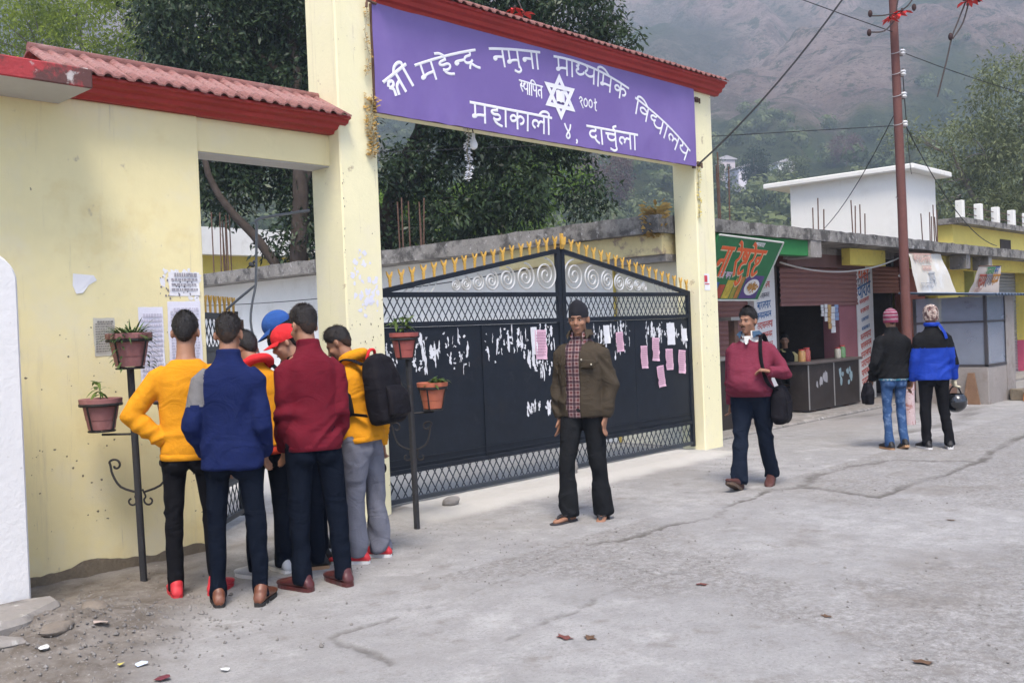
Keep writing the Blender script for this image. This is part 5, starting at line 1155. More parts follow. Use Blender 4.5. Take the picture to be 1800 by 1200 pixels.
def flower(c, s, seed):
    rg = random.Random(seed); b = MB(); c = Vector(c)
    for k in range(5):
        a = 2*math.pi*k/5+rg.uniform(-.2, .2); d = Vector((math.cos(a), math.sin(a), rg.uniform(-.5, .1))).normalized(); q = d.cross(Vector((0, 0, 1))).normalized(); up_ = Vector((0, 0, 1))
        pts = [c, c+d*s*.4+q*s*.22+up_*.01, c+d*s*.8+q*s*.2, c+d*s*1.05-up_*s*.2, c+d*s*.8-q*s*.2, c+d*s*.4-q*s*.22+up_*.01]
        b.add(pts, [(0, 1, 2, 3), (0, 3, 4, 5)])
    o = b.build('flower', m_petal, sc, smooth=False); MB().ell(c+Vector((0, 0, .02)), (.022, .022, .03), 8, 6).build('calyx', m_bud, sc); return o
for i, (c, s) in enumerate([((8.29, -1.14, 5.66), .15), ((8.20, -1.10, 5.60), .13), ((8.36, -1.2, 5.70), .14), ((8.54, -1.99, 5.68), .15), ((8.62, -2.05, 5.72), .12), ((8.46, -1.93, 5.74), .12), ((4.33, 2.18, 5.68), .17), ((4.25, 2.25, 5.75), .13)]): flower(c, s, i)
for c in ((7.84, -.95, 5.37), (7.87, -.96, 5.63), (8.37, -1.36, 5.72), (8.36, -1.83, 5.21), (8.42, -2.0, 5.70), (8.70, -2.1, 5.72)): MB().ell(c, (.035, .03, .05), 10, 8).build('bud', m_bud, sc, smooth=True)
# ================================================================== PEOPLE
def remesh(b, voxel, smooth_it=4, name='tmp'):
    me = b.mesh(name, [])
    o = bpy.data.objects.new(name, me); COL.objects.link(o)
    md = o.modifiers.new('r', 'REMESH'); md.mode = 'VOXEL'; md.voxel_size = voxel; md.adaptivity = 0
    if smooth_it:
        ms = o.modifiers.new('s', 'SMOOTH'); ms.factor = .5; ms.iterations = smooth_it
    dg = bpy.context.evaluated_depsgraph_get(); dg.update()
    out = bpy.data.meshes.new_from_object(o.evaluated_get(dg))
    bpy.data.objects.remove(o); bpy.data.meshes.remove(me)
    out.materials.clear()
    return out
def mesh_np(me):
    n = len(me.vertices); co = np.empty(n*3, np.float32); me.vertices.foreach_get('co', co); no = np.empty(n*3, np.float32); me.vertices.foreach_get('normal', no)
    return co.reshape(-1, 3).astype(float), no.reshape(-1, 3).astype(float)
def n3(p, s=0):
    """cheap 3-D value noise from three 2-D slices, 0..1"""
    return (vnoise(p[:, 0]+p[:, 2]*.73, p[:, 1]+31.7, s)+vnoise(p[:, 1]-p[:, 0]*.51, p[:, 2]+11.3, s+1)+vnoise(p[:, 2]+p[:, 1]*.37, p[:, 0]+71.9, s+2))/3
def folds(me, amp, seed, zf=16.0, xf=5.0, extra=None):
    co, no = mesh_np(me)
    w_ = n3(co*np.array([4, 4, 4.]), seed+50)-.5
    q = co*np.array([xf, xf, zf]); q[:, 2] += w_*7+co[:, 0]*6; q[:, 0] += w_*3
    f = n3(q, seed); f = (1-np.abs(2*f-1)*1.9)*1.25
    g = n3(co*np.array([9, 9, 9.]), seed+9)-.5
    d = amp*(f-.55)+amp*.7*g
    if extra is not None: d = d*extra(co)
    co = co+no*d[:, None]
    me.vertices.foreach_set('co', co.astype(np.float32).ravel()); me.update()
def put(me, name, mats, parent, idx=None):
    for m in (mats if isinstance(mats, (list, tuple)) else [mats]): me.materials.append(m)
    if idx is not None:
        n = len(me.polygons); c = np.empty(n*3, np.float32); me.polygons.foreach_get('center', c)
        me.polygons.foreach_set('material_index', np.asarray(idx(c.reshape(-1, 3).astype(float)), np.int32))
    me.polygons.foreach_set('use_smooth', [True]*len(me.polygons)); me.name = name
    o = bpy.data.objects.new(name, me); COL.objects.link(o); o.parent = parent; return o
SKIN = {k: M('skin_'+k, c, .55, .10, 14, .05, 90, spec=.35) for k, c in dict(a=(.37, .20, .13), b=(.29, .145, .088), c=(.32, .165, .10)).items()}
m_hair = M('black_hair', (.012, .010, .010), .55, .3, 40, .5, 120, spec=.4)
m_eyew = M('eye_white', (.40, .36, .33), .3, .02, 10, 0); m_iris = M('dark_iris', (.02, .012, .01), .2, .02, 10, 0); m_lip = M('lips', (.24, .095, .075), .5, .08, 20, 0)
def fabric(name, col, stain=None, rough=.9, spec=.15, weave=260, wr=.55):
    """cloth: dyed colour with slight fading, drawn-out wrinkles and a fine weave in the bump"""
    if name in MATS: return MATS[name]
    m = M(name, col, rough, .10, 9, 0, 60, spec=spec, stain=stain); n = m.node_tree; N = n.nodes; L = n.links; b = N['Principled BSDF']; tc = N.new('ShaderNodeTexCoord')
    b.inputs['Specular IOR Level'].default_value = min(spec, .02+.6*max(col))
    mp = N.new('ShaderNodeMapping'); mp.inputs['Scale'].default_value = (6, 6, 9); mp.inputs['Rotation'].default_value = (.55, .45, 0); L.new(tc.outputs['Object'], mp.inputs['Vector'])
    t1 = N.new('ShaderNodeTexNoise'); t1.inputs['Scale'].default_value = 1.0; t1.inputs['Detail'].default_value = 4; t1.inputs['Distortion'].default_value = 1.3; L.new(mp.outputs[0], t1.inputs['Vector'])
    t2 = N.new('ShaderNodeTexNoise'); t2.inputs['Scale'].default_value = weave; t2.inputs['Detail'].default_value = 2; L.new(tc.outputs['Object'], t2.inputs['Vector'])
    b1 = N.new('ShaderNodeBump'); b1.inputs['Strength'].default_value = wr; b1.inputs['Distance'].default_value = .03; L.new(t1.outputs['Fac'], b1.inputs['Height'])
    b2 = N.new('ShaderNodeBump'); b2.inputs['Strength'].default_value = .35; b2.inputs['Distance'].default_value = .004; L.new(t2.outputs['Fac'], b2.inputs['Height']); L.new(b1.outputs[0], b2.inputs['Normal'])
    L.new(b2.outputs[0], b.inputs['Normal']); return m
def V3(*a): return Vector(a)
def nrm(v): return Vector(v).normalized()
class Person:
    """local frame: front -Y, the figure's own left is +X, feet on z=0; h body height"""
    def __init__(s, label, loc, rz, h=1.66, build=1.0, lean=0, twist=0, side=0, head=(0, 0), LA=((.16, .05, -1), (.05, -.15, -1)), RA=None, LL=((.05, 0, -1), (0, 0, -1)), RL=((-.05, 0, -1), (0, 0, -1)), feet=(8, -8), group=None, skin='b', hipw=1.0, grip=.35, root_dx=0, pitchL=0, pitchR=0):
        s.t = thing('person', label, 'person', loc, rz, group); k = s.k = h/1.70; s.bw = build; s.skin = SKIN[skin]
        RA = RA or tuple((-a[0], a[1], a[2]) for a in LA)
        P = V3(0, 0, .93)*k
        Rl = Matrix.Rotation(R(lean), 3, 'X') @ Matrix.Rotation(R(side), 3, 'Y')
        Rt = Rl @ Matrix.Rotation(R(twist), 3, 'Z')
        s.Rl, s.Rt = Rl, Rt
        s.P = P; s.N = P+Rl @ V3(0, 0, .515*k)
        s.sh = {sd: s.N+Rt @ V3(sd*.158*k*build**.5, .004, -.100*k) for sd in (1, -1)}
        s.el, s.wr, s.hd = {}, {}, {}
        for sd, A in ((1, LA), (-1, RA)):
            s.el[sd] = s.sh[sd]+nrm(A[0])*.285*k; s.wr[sd] = s.el[sd]+nrm(A[1])*.245*k
            s.hd[sd] = nrm(A[2]) if len(A) > 2 else nrm(A[1])
        s.hip, s.kn, s.an = {}, {}, {}
        for sd, Lg in ((1, LL), (-1, RL)):
            s.hip[sd] = P+V3(sd*.085*k*hipw, 0, -.03*k); s.kn[sd] = s.hip[sd]+nrm(Lg[0])*.425*k; s.an[sd] = s.kn[sd]+nrm(Lg[1])*.405*k
        low = min(s.an[1].z, s.an[-1].z); dz = .075*k-low
        for d in (s.sh, s.el, s.wr, s.hip, s.kn, s.an):
            for q in d: d[q] = d[q]+V3(0, 0, dz)
        s.P = s.P+V3(0, 0, dz); s.N = s.N+V3(0, 0, dz)
        s.fy = {1: R(feet[0]), -1: R(feet[1])}; s.fp = {1: R(pitchL), -1: R(pitchR)}
        s.HR = Rt @ Matrix.Rotation(R(head[0]), 3, 'Z') @ Matrix.Rotation(R(head[1]), 3, 'X')
        s.hc = s.N+Rl @ V3(0, -.012*k, .062*k)+s.HR @ V3(0, -.018*k, .103*k); s.grip = grip
    def H(s, x, y, z): return s.hc+s.HR @ (V3(x, y, z)*.93*s.k)
    def spine(s, t, x=0, y=0): return s.P.lerp(s.N, t)+(s.Rl @ V3(x, y, 0) if t < .45 else s.Rt @ V3(x, y, 0))
    def ring_loft(s, b, prof, n=20, sq=.86):
        """prof: (t along spine, half width, half depth, y shift)"""
        V = []
        for (t, hw, hd, ys) in prof:
            c = s.P.lerp(s.N, t); Rm = s.Rl.lerp(s.Rt, min(1, max(0, t))) if t > 0 else s.Rl
            for j in range(n):
                th = 2*math.pi*j/n; a, d = math.cos(th), math.sin(th); a = math.copysign(abs(a)**sq, a); d = math.copysign(abs(d)**sq, d)
                V.append(c+Rm @ V3(a*hw*s.k, (d*hd+ys)*s.k, 0))
        m = len(prof); F = [(i*n+j, i*n+(j+1) % n, (i+1)*n+(j+1) % n, (i+1)*n+j) for i in range(m-1) for j in range(n)]
        F += [tuple(range(n))[::-1], tuple(range((m-1)*n, m*n))]; b.add(V, F)
    def hand(s, b, sd):
        k = s.k; w = s.wr[sd]; d = s.hd[sd]; fwd = (w-s.el[sd]).normalized()
        side_ = V3(0, -1, 0)
        if abs(d.dot(side_)) > .85: side_ = V3(0, 0, 1)
        wd = (side_-d*side_.dot(d)).normalized(); nm = d.cross(wd)*sd          # wd: thumb side ; nm: towards the palm
        b.tube([w-fwd*.03*k, w, w+d*.03*k, w+d*.075*k, w+d*.09*k], [(.027*k, .022*k), (.028*k, .020*k), (.038*k, .017*k), (.040*k, .015*k), (.036*k, .012*k)], 10, up=wd)
        g = s.grip
        for i, (o, l) in enumerate(((.030, .072), (.010, .080), (-.010, .074), (-.029, .058))):
            p = w+d*.080*k+wd*o*k; a = g*(1.0+.12*i); pts = [p]; dd = d.copy()
            for q in range(3):
                dd = (dd*math.cos(a*.75)+(-nm)*math.sin(a*.75)).normalized(); p = p+dd*l*k*(.42, .33, .25)[q]; pts.append(p)
            b.tube(pts, [.0098*k, .0098*k, .0090*k, .0075*k], 7)
        p = w+d*.028*k+wd*.030*k; q1 = p+(d*.7+wd*.7).normalized()*.036*k; q2 = q1+(d*.92+wd*.25-nm*.3).normalized()*.030*k
        b.tube([p-wd*.008*k, p, q1, q2], [.014*k, .0125*k, .0105*k, .008*k], 8)
    def head_shapes(s, b):
        k = s.k*.93; Rm = s.HR
        E = lambda c, r: b.ell(s.H(*c), tuple(x*k for x in r), 16, 12, Rm)
        E((0, .012, .035), (.076, .096, .096)); E((0, -.022, -.035), (.064, .074, .086)); E((0, -.030, -.085), (.046, .055, .040)); E((0, -.064, -.106), (.026, .024, .020))
        E((0, -.078, .026), (.050, .020, .013)); E((.040, -.060, -.030), (.026, .026, .022)); E((-.040, -.060, -.030), (.026, .026, .022))
        b.tube([s.H(0, -.086, .020), s.H(0, -.098, -.005), s.H(0, -.113, -.032), s.H(0, -.104, -.042)], [.0085*k, .010*k, .0145*k, .010*k], 8); E((.013, -.094, -.038), (.010, .012, .008)); E((-.013, -.094, -.038), (.010, .012, .008))
        E((0, -.088, -.066), (.024, .013, .008)); E((0, -.085, -.079), (.021, .012, .008))
        for sd in (1, -1):
            b.ell(s.H(sd*.083, .016, -.006), (.009*k, .022*k, .034*k), 10, 8, Rm @ Matrix.Rotation(sd*R(-28), 3, 'Z'))
        b.tube([s.N+s.Rl @ V3(0, .01, -.08)*s.k, s.N+s.Rl @ V3(0, -.005, .02)*s.k, s.H(0, .012, -.06), s.H(0, .012, .0)], [.085*s.k, .057*s.k*s.bw**.3, .054*s.k*s.bw**.3, .05*s.k], 14)
    def body(s, bare_feet=False, voxel=.0085, belly=0):
        b = MB(); k = s.k; w_ = s.bw
        s.ring_loft(b, [(-.10, .12*w_, .085, 0), (.05, .15*w_, .10, 0), (.35, .135*w_, .09, 0), (.65, .155*w_, .10, 0), (.86, .165*w_, .085, 0), (.96, .11, .07, 0), (1.0, .06, .05, 0)], 14)
        for sd in (1, -1):
            b.tube([s.sh[sd]+(s.N-s.sh[sd])*.25, s.sh[sd], s.sh[sd].lerp(s.el[sd], .5), s.el[sd], s.el[sd].lerp(s.wr[sd], .35), s.wr[sd]], [.036*k, .034*k, .030*k, .026*k, .028*k, .023*k], 10)
            s.hand(b, sd)
            b.tube([s.hip[sd]+V3(0, 0, .05), s.hip[sd], s.hip[sd].lerp(s.kn[sd], .5), s.kn[sd], s.kn[sd].lerp(s.an[sd], .35), s.an[sd]], [.06*k, .062*k, .050*k, .036*k, .036*k, .028*k], 10)
            if bare_feet: s.foot_loft(b, sd, .9, 0)
        s.head_shapes(b)
        me = remesh(b, voxel, 2); s.bodyo = put(me, 'body', s.skin, s.t); return s
    def foot_frame(s, sd):
        a = s.fy[sd]; f = Matrix.Rotation(a, 3, 'Z') @ Matrix.Rotation(s.fp[sd], 3, 'X'); return f
    def foot_loft(s, b, sd, sc, z0, prof=None):
        k = s.k*sc; f = s.foot_frame(sd); o = s.an[sd]-f @ V3(0, 0, .075*s.k)
        prof = prof or [(.075, .020, .030), (.062, .030, .055), (.02, .034, .092), (-.03, .036, .080), (-.09, .042, .056), (-.14, .044, .042), (-.175, .036, .034), (-.198, .018, .024)]
        V = []; n = 12
        for (y, hw, ht) in prof:
            for j in range(n):
                th = 2*math.pi*j/n; x = hw*math.copysign(abs(math.cos(th))**.8, math.cos(th)); z = (ht*(.5+.5*math.sin(th)) if math.sin(th) > 0 else ht*(.5+.5*math.sin(th)*1.0))
                V.append(o+f @ V3(x*k, y*k, z*k+z0))
        m = len(prof); F = [(i*n+j, (i+1)*n+j, (i+1)*n+(j+1) % n, i*n+(j+1) % n) for i in range(m-1) for j in range(n)]
        F += [tuple(range(n)), tuple(range((m-1)*n, m*n))[::-1]]; b.add(V, F)
    def shoes(s, mat, sole=None, kind='shoe', lace=None):
        for sd in (1, -1):
            b = MB(); s.foot_loft(b, sd, 1.14, .014)
            f = s.foot_frame(sd); o = s.an[sd]-f @ V3(0, 0, .075*s.k)
            top = .15 if kind == 'boot' else .105
            b.tube([o+f @ V3(0, .025, .05)*s.k, o+f @ V3(0, .022, .08)*s.k, s.an[sd].lerp(s.kn[sd], (top-.075)/.405)], [(.038*s.k, .050*s.k), (.040*s.k, .046*s.k), (.042*s.k, .044*s.k)], 12, up=f @ V3(1, 0, 0))
            me = remesh(b, .008, 3); so = put(me, 'shoe', mat, s.t)
            b = MB(); out = [(.086, .0), (.078, .026), (.04, .036), (-.03, .036), (-.09, .046), (-.15, .046), (-.195, .034), (-.217, .0)]
            poly = [(w_, y) for y, w_ in out]+[(-w_, y) for y, w_ in out[-2:0:-1]]
            V = [o+f @ V3(x, y, z)*s.k for z in (-.004, .026) for x, y in poly]; n = len(poly)
            b.add(V, [tuple(range(n))[::-1], tuple(range(n, 2*n))]+[(i, (i+1) % n, n+(i+1) % n, n+i) for i in range(n)]); b.build('sole', sole or mat, so, local=True, fix=True)
            if lace:
                b = MB()
                for q in range(4): b.tube([o+f @ V3(-.02, -.03-.022*q, .088-.012*q)*s.k, o+f @ V3(0, -.03-.022*q, .096-.012*q)*s.k, o+f @ V3(.02, -.03-.022*q, .088-.012*q)*s.k], .004*s.k, 6)
                b.build('laces', lace, so, local=True)
        return s
    def sandals(s, sole, strap):
        for sd in (1, -1):
            f = s.foot_frame(sd); o = s.an[sd]-f @ V3(0, 0, .075*s.k)
            out = [(.082, .0), (.074, .024), (.04, .035), (-.03, .036), (-.09, .045), (-.15, .045), (-.195, .032), (-.212, .0)]; poly = [(w_, y) for y, w_ in out]+[(-w_, y) for y, w_ in out[-2:0:-1]]; n = len(poly)
            b = MB(); V = [o+f @ V3(x, y, z)*s.k for z in (-.016, .006) for x, y in poly]
            b.add(V, [tuple(range(n))[::-1], tuple(range(n, 2*n))]+[(i, (i+1) % n, n+(i+1) % n, n+i) for i in range(n)]); so = b.build('sandal', sole, s.t, local=True, fix=True)
            b = MB()
            for q in (1, -1): b.tube([o+f @ V3(q*.043, -.03, .0)*s.k, o+f @ V3(q*.036, -.06, .055)*s.k, o+f @ V3(q*.012, -.11, .052)*s.k, o+f @ V3(0, -.135, .034)*s.k, o+f @ V3(0, -.14, .004)*s.k], [(.012*s.k, .005*s.k)]*5, 8)
            b.build('strap', strap, so, local=True)
        return s
    def trousers(s, mat, fit=1.0, hemr=None, amp=.006, seed=1, top=.14, idx=None, name='trousers', belly=0):
        b = MB(); k = s.k; w_ = s.bw
        s.ring_loft(b, [(-.16, .10, .10, 0), (-.08, .165*w_, .118+belly*.3, 0), (.03, .166*w_, .114+belly*.5, -belly*.3), (top, .140*w_, .094+belly*.5, -belly*.4)], 20)
        hr = hemr or .060*fit
        for sd in (1, -1):
            h, kn, an = s.hip[sd], s.kn[sd], s.an[sd]; end = an+V3(0, 0, -.030*k)
            b.tube([h+V3(0, 0, .05*k), h, h.lerp(kn, .35), h.lerp(kn, .75), kn, kn.lerp(an, .3), kn.lerp(an, .7), an.lerp(kn, .06), end],
                   [.09*k*w_, .094*k*w_, .086*k*fit*w_**.5, .072*k*fit, .064*k*fit, .064*k*fit, hr*k*1.02, hr*k, hr*k*.98], 16)
        for sd in (1, -1): b.ell(s.P+V3(sd*.068*k, .050*k, -.115*k), (.076*k*w_, .066*k, .072*k), 14, 10)
        me = remesh(b, .0105, 4); zk = {sd: s.kn[sd].z for sd in (1, -1)}; za = min(s.an[1].z, s.an[-1].z)
        def ex(co):
            kz = np.where(co[:, 0] > 0, zk[1], zk[-1]); return .45+1.1*np.exp(-((co[:, 2]-kz)/.09)**2)+1.5*np.exp(-np.clip(co[:, 2]-za, 0, 9)/.13)+.5*np.exp(-((co[:, 2]-s.P.z+.08)/.10)**2)
        folds(me, amp*.8, seed, 8.5, 5, ex); return put(me, name, mat, s.t, idx)
    def top(s, mat, hem=-.12, fit=1.0, sl=1.0, cuff=.040, amp=.006, seed=1, belly=0, collar=None, idx=None, name='jacket', sleeves=True, cuffend=1.0, hemw=1.0, neckr=.078, rib=None, crew=False):
        b = MB(); k = s.k; w_ = s.bw*fit
        s.ring_loft(b, [(hem, .180*w_*hemw, (.126+belly*.5)*fit*hemw, .010-belly*.35), (hem+.10, .180*w_, (.124+belly*.9)*fit, .006-belly*.6), (.22, .162*w_, (.112+belly)*fit, -belly*.75), (.45, .166*w_, (.114+belly*.7)*fit, -belly*.55), (.66, .176*w_, .122*fit+belly*.2, -belly*.1), (.78, .180*w_, .114*fit, .004), (.86, .162*w_**.8, .104*fit, .008), (.92, .130*w_**.6, .094, .010), (.97, .100, .084, .008), (1.0, .086, .077, .006)]+([] if crew else [(1.03, .080, .073, .004), (1.06, neckr*.9, neckr*.86, 0)]), 22)
        if sleeves:
            for sd in (1, -1):
                S, E_, W = s.sh[sd], s.el[sd], s.wr[sd]; m_ = S+(s.N-S)*.42+V3(0, 0, -.045*k); m2 = S+(s.N-S)*.12+V3(0, 0, -.006*k)
                b.tube([m_, m2, S.lerp(E_, .06), S.lerp(E_, .3), S.lerp(E_, .75), E_, E_.lerp(W, .35), E_.lerp(W, .8), E_.lerp(W, cuffend)], [.045*k*fit, .064*k*fit, .066*k*fit*sl, .061*k*fit*sl, .056*k*fit*sl, .054*k*fit*sl, .052*k*fit*sl, (cuff+.006)*k, cuff*k], 16)
        if collar:
            r_, h_ = collar; c0 = s.N+s.Rl @ V3(0, 0, .015)*k
            b.tube([c0+V3(0, 0, -.03*k), c0+s.Rl @ V3(0, -.004, .02)*k, c0+s.Rl @ V3(0, -.008, .02+h_)*k], [r_*1.15*k, r_*1.02*k, r_*k], 18)
        for sd in (1, -1):     # shoulder blades and the hollow between them
            b.ell(s.spine(.74, sd*.075*k, .075*k), (.05*k, .040*k, .085*k), 12, 8)
        me = remesh(b, .0105, 4); ez = [(s.el[sd], sd) for sd in (1, -1)]; zh = s.P.z+(s.N.z-s.P.z)*hem
        def ex(co):
            e = .35+1.2*np.exp(-((co[:, 2]-zh-.10)/.10)**2)
            for E_, sd in ez: e = e+1.5*np.exp(-((co-np.array(E_))**2).sum(1)/.012)
            for sd in (1, -1): e = e+.8*np.exp(-((co-np.array(s.sh[sd]+V3(0, 0, -.12)))**2).sum(1)/.008)
            return e
        folds(me, amp, seed, 10, 5, ex)
        o = put(me, name, mat, s.t, idx)
        if rib:     # ribbed hem and cuffs
            rm = rib; b = MB(); s.ring_loft(b, [(hem-.02, .172*w_*hemw, (.122+belly*.5)*fit*hemw, .01-belly*.35), (hem-.01, .183*w_*hemw, (.130+belly*.5)*fit*hemw, .01-belly*.35), (hem+.05, .185*w_*hemw, (.132+belly*.55)*fit*hemw, .01-belly*.4), (hem+.06, .177*w_*hemw, (.124+belly*.55)*fit*hemw, .01-belly*.4)], 28); b.build('hem_band', rm, o, local=True, smooth='all')
            for sd in (1, -1):
                E_, W = s.el[sd], s.wr[sd]; d = (W-E_).normalized(); c0 = E_.lerp(W, cuffend)
                MB().tube([c0-d*.055*k, c0-d*.045*k, c0+d*.008*k, c0+d*.012*k], [cuff*k*.98, (cuff+.003)*k, cuff*k*1.0, cuff*k*.8], 14).build('cuff', rm, o, local=True, smooth='all')
        return o
    def hair(s, style='short', mat=None, thick=.014, seed=1, tufts=2200):
        k = s.k*.93; n, m = 40, 26; b = MB(); V = []; rg = random.Random(seed); M_ = []; D_ = []
        for i in range(m+1):
            ph = math.pi*i/m
            for j in range(n):
                th = 2*math.pi*j/n; d = V3(math.sin(ph)*math.cos(th), math.sin(ph)*math.sin(th), math.cos(ph))
                back = d.y    # +1 back, -1 face
                line = -.62+.0*back if back > .35 else (-.10 if back > -.10 else .42+.22*max(0, -back-.2))
                line = np.interp(math.degrees(math.atan2(d.y, abs(d.x))), [-90, -60, -35, -12, 5, 35, 60, 90], [.34, .30, .08, -.26, -.12, -.62, -.84, -.90])+.05*noise.noise((th*4, seed, 0))
                if style == 'fade': line += .03
                m_ = float(sstep(line-.06, line+.05, np.array(d.z))); tk = float(sstep(line-.02, line+.42, np.array(d.z)))
                up_ = max(0, d.z)
                th_ = thick*(.35+.65*float(sstep(.0, .55, np.array(d.z)))) if style == 'fade' else thick*(.65+.35*up_)
                r = 1+(.004+th_*tk+.004*noise.noise((d.x*9+seed, d.y*9, d.z*9))*1.5+.0035*noise.noise((d.x*30+seed, d.y*30, d.z*16)))/.09*m_-.12*(1-m_)
                quiff = .012*max(0, -d.y)*max(0, d.z)*2 if style in ('fade', 'quiff') else 0
                lowz = .045*max(0, d.y) if d.z < 0 else 0
                V.append(s.H(d.x*.076*r*(1-.12*max(0, -d.z)), .012+d.y*(.096-.012*max(0, -d.z))*r, .035+d.z*(.096*r+quiff+lowz))); M_.append(m_); D_.append(d)
        b.add(V, [(i*n+j, (i+1)*n+j, (i+1)*n+(j+1) % n, i*n+(j+1) % n) for i in range(m) for j in range(n)])
        if tufts:
            cen = s.H(0, .012, .02)
            for q in range(tufts):
                i = rg.randrange(n*(m-1)); 
                if M_[i] < .55: continue
                p0 = Vector(V[i]).lerp(Vector(V[min(i+1, len(V)-1)]), rg.random()) if (i+1) % n else Vector(V[i]); nn = (p0-cen).normalized(); d = D_[i]
                flow = s.HR @ (V3(rg.gauss(0, .35), (-.7 if d.y < .2 else .5)*max(0, d.z)+rg.gauss(0, .3), -.9*(1-max(0, d.z))+rg.gauss(0, .25)))
                flow = (flow-nn*flow.dot(nn)); flow = flow.normalized() if flow.length > .01 else nn
                L_ = (.011+.013*max(0, d.z))*rg.uniform(.6, 1.3); sdv = flow.cross(nn)*.0022; p0 = p0-nn*.003
                b.add([p0-sdv, p0+sdv, p0+flow*L_*.85+nn*L_*.55], [(0, 1, 2)])
        o = b.build('hair', [mat or m_hair, M('cropped_fade_hair', (.045, .026, .018), .7, .3, 60, .4, 160)], s.t, local=True, smooth='all', fix=True)
        if style == 'fade':
            for p_ in o.data.polygons:
                if p_.index//n > m*.56+.8*math.sin(p_.index*7.3): p_.material_index = 1
        return o
    def face(s, moustache=False, brows=True):
        k = s.k*.93; Rm = s.HR
        for sd in (1, -1):
            e = MB().ell(s.H(sd*.029, -.076, .002), (.0135*k, .010*k, .0070*k), 12, 8, Rm).build('eye', m_eyew, s.t, local=True, smooth='all')
            MB().ell(s.H(sd*.029, -.0845, .002), (.0058*k, .0030*k, .0062*k), 10, 8, Rm).build('iris', m_iris, e, local=True, smooth='all')
            MB().tube([s.H(sd*.014, -.0885, .0065), s.H(sd*.030, -.0895, .0100), s.H(sd*.046, -.079, .0055)], [.0022*k, .0030*k, .0018*k], 6).build('eyelid', s.skin, s.t, local=True)
            MB().tube([s.H(sd*.012, -.0960, .021), s.H(sd*.028, -.0945, .0265), s.H(sd*.048, -.080, .020)], [.0038*k, .0042*k, .0022*k], 6).build('eyebrow', m_hair, s.t, local=True, smooth=True)
        MB().tube([s.H(-.023, -.092, -.071), s.H(-.010, -.1005, -.070), s.H(0, -.1005, -.0725), s.H(.010, -.1005, -.070), s.H(.023, -.092, -.071)], [(.002*k, .002*k), (.005*k, .004*k), (.0055*k, .004*k), (.005*k, .004*k), (.002*k, .002*k)], 8).build('lips', m_lip, s.t, local=True, smooth=True)
        if moustache: MB().tube([s.H(-.028, -.090, -.064), s.H(-.012, -.1015, -.053), s.H(0, -.1035, -.052), s.H(.012, -.1015, -.053), s.H(.028, -.090, -.064)], [(.003*k, .002*k), (.007*k, .003*k), (.006*k, .003*k), (.007*k, .003*k), (.003*k, .002*k)], 8).build('moustache', M('thin_moustache', (.04, .025, .02), .8, .2, 60, .2, 120), s.t, local=True, smooth=True)
        return s
    def cap(s, mat, button=True):
        """baseball cap with its visor"""
        k = s.k*.93; n, m = 32, 12; b = MB(); V = []
        for i in range(m+1):
            ph = math.pi*.60*i/m
            for j in range(n):
                th = 2*math.pi*j/n; d = V3(math.sin(ph)*math.cos(th), math.sin(ph)*math.sin(th), math.cos(ph)); V.append(s.H(d.x*.092, .014+d.y*.114, .045+d.z*.100))
        b.add(V, [(i*n+j, (i+1)*n+j, (i+1)*n+(j+1) % n, i*n+(j+1) % n) for i in range(m) for j in range(n)]); c = b.build('cap', mat, s.t, local=True, smooth='all', fix=True)
        b = MB(); V = []; q = 12
        for lay in (0, 1):
            for rr2 in (0, 1):
                for i in range(q+1):
                    a = math.pi*(1.12+.76*i/q); rx, ry = (.090, .110) if rr2 == 0 else (.092, .190); x = rx*math.cos(a); y = .012+ry*math.sin(a); z = .036-(.018+.16*abs(x)**1.2*1.0)*(rr2)-.04*abs(x)-.004*lay
                    V.append(s.H(x, y, z))
        w_ = q+1; F = []
        for i in range(q): F += [(i, i+1, w_+i+1, w_+i), (2*w_+i+1, 2*w_+i, 3*w_+i, 3*w_+i+1), (w_+i, w_+i+1, 3*w_+i+1, 3*w_+i)]
        b.add(V, F); b.build('visor', mat, c, local=True, smooth=True); return c
    def dome_hat(s, mat, h=.115, brim=-.02, peak=0, r=(.088, .108), name='hat', flat=0, idx=None, low=-.01):
        n, m = 36, 16; b = MB(); V = []
        for i in range(m+1):
            t = i/m
            for j in range(n):
                th = 2*math.pi*j/n; ph = math.pi/2*min(1, t/.7); rad = math.sin(ph)**(1-flat*.5) if t < .7 else 1-.02*(t-.7)
                z = .045+h*math.cos(ph)**(1+flat*.0) if t < .7 else .045-(t-.7)/.3*(.045-low)
                z += peak*max(0, math.cos(th+math.pi*.5))*(1 if t < .4 else 0)*math.cos(ph)
                V.append(s.H(r[0]*rad*math.cos(th), .012+r[1]*rad*math.sin(th), z+.003*noise.noise((th*3, t*9, 1))))
        b.add(V, [(i*n+j, (i+1)*n+j, (i+1)*n+(j+1) % n, i*n+(j+1) % n) for i in range(m) for j in range(n)])
        o = b.build(name, mat, s.t, local=True, smooth='all', fix=True)
        if idx is not None:
            for p in o.data.polygons: p.material_index = idx(p.index)
        return o
    def turn_collar(s, mat, h=.055, r=.078, gap=.5, name='collar', flare=.02):
        """folded shirt or jacket collar, open at the throat"""
        b = MB(); V = []; n = 20; c = s.N+s.Rl @ V3(0, .0, .03)*s.k
        for i in range(n+1):
            a = -math.pi/2+gap+(2*math.pi-2*gap)*i/n; x, y = math.cos(a), math.sin(a)
            for rr2, z in ((r, -.01), (r*.94, h*.62), (r*1.0, h*.70), (r+flare, h*.15-(.03 if i in (0, n) else 0)), (r+flare+.004, h*.10-(.035 if i in (0, n) else 0))):
                V.append(c+s.Rt @ V3(x*rr2, y*rr2, z)*s.k)
        b.add(V, [(5*i+j, 5*i+5+j, 5*i+6+j, 5*i+1+j) for i in range(n) for j in range(4)]); return b.build(name, mat, s.t, local=True, smooth='all')
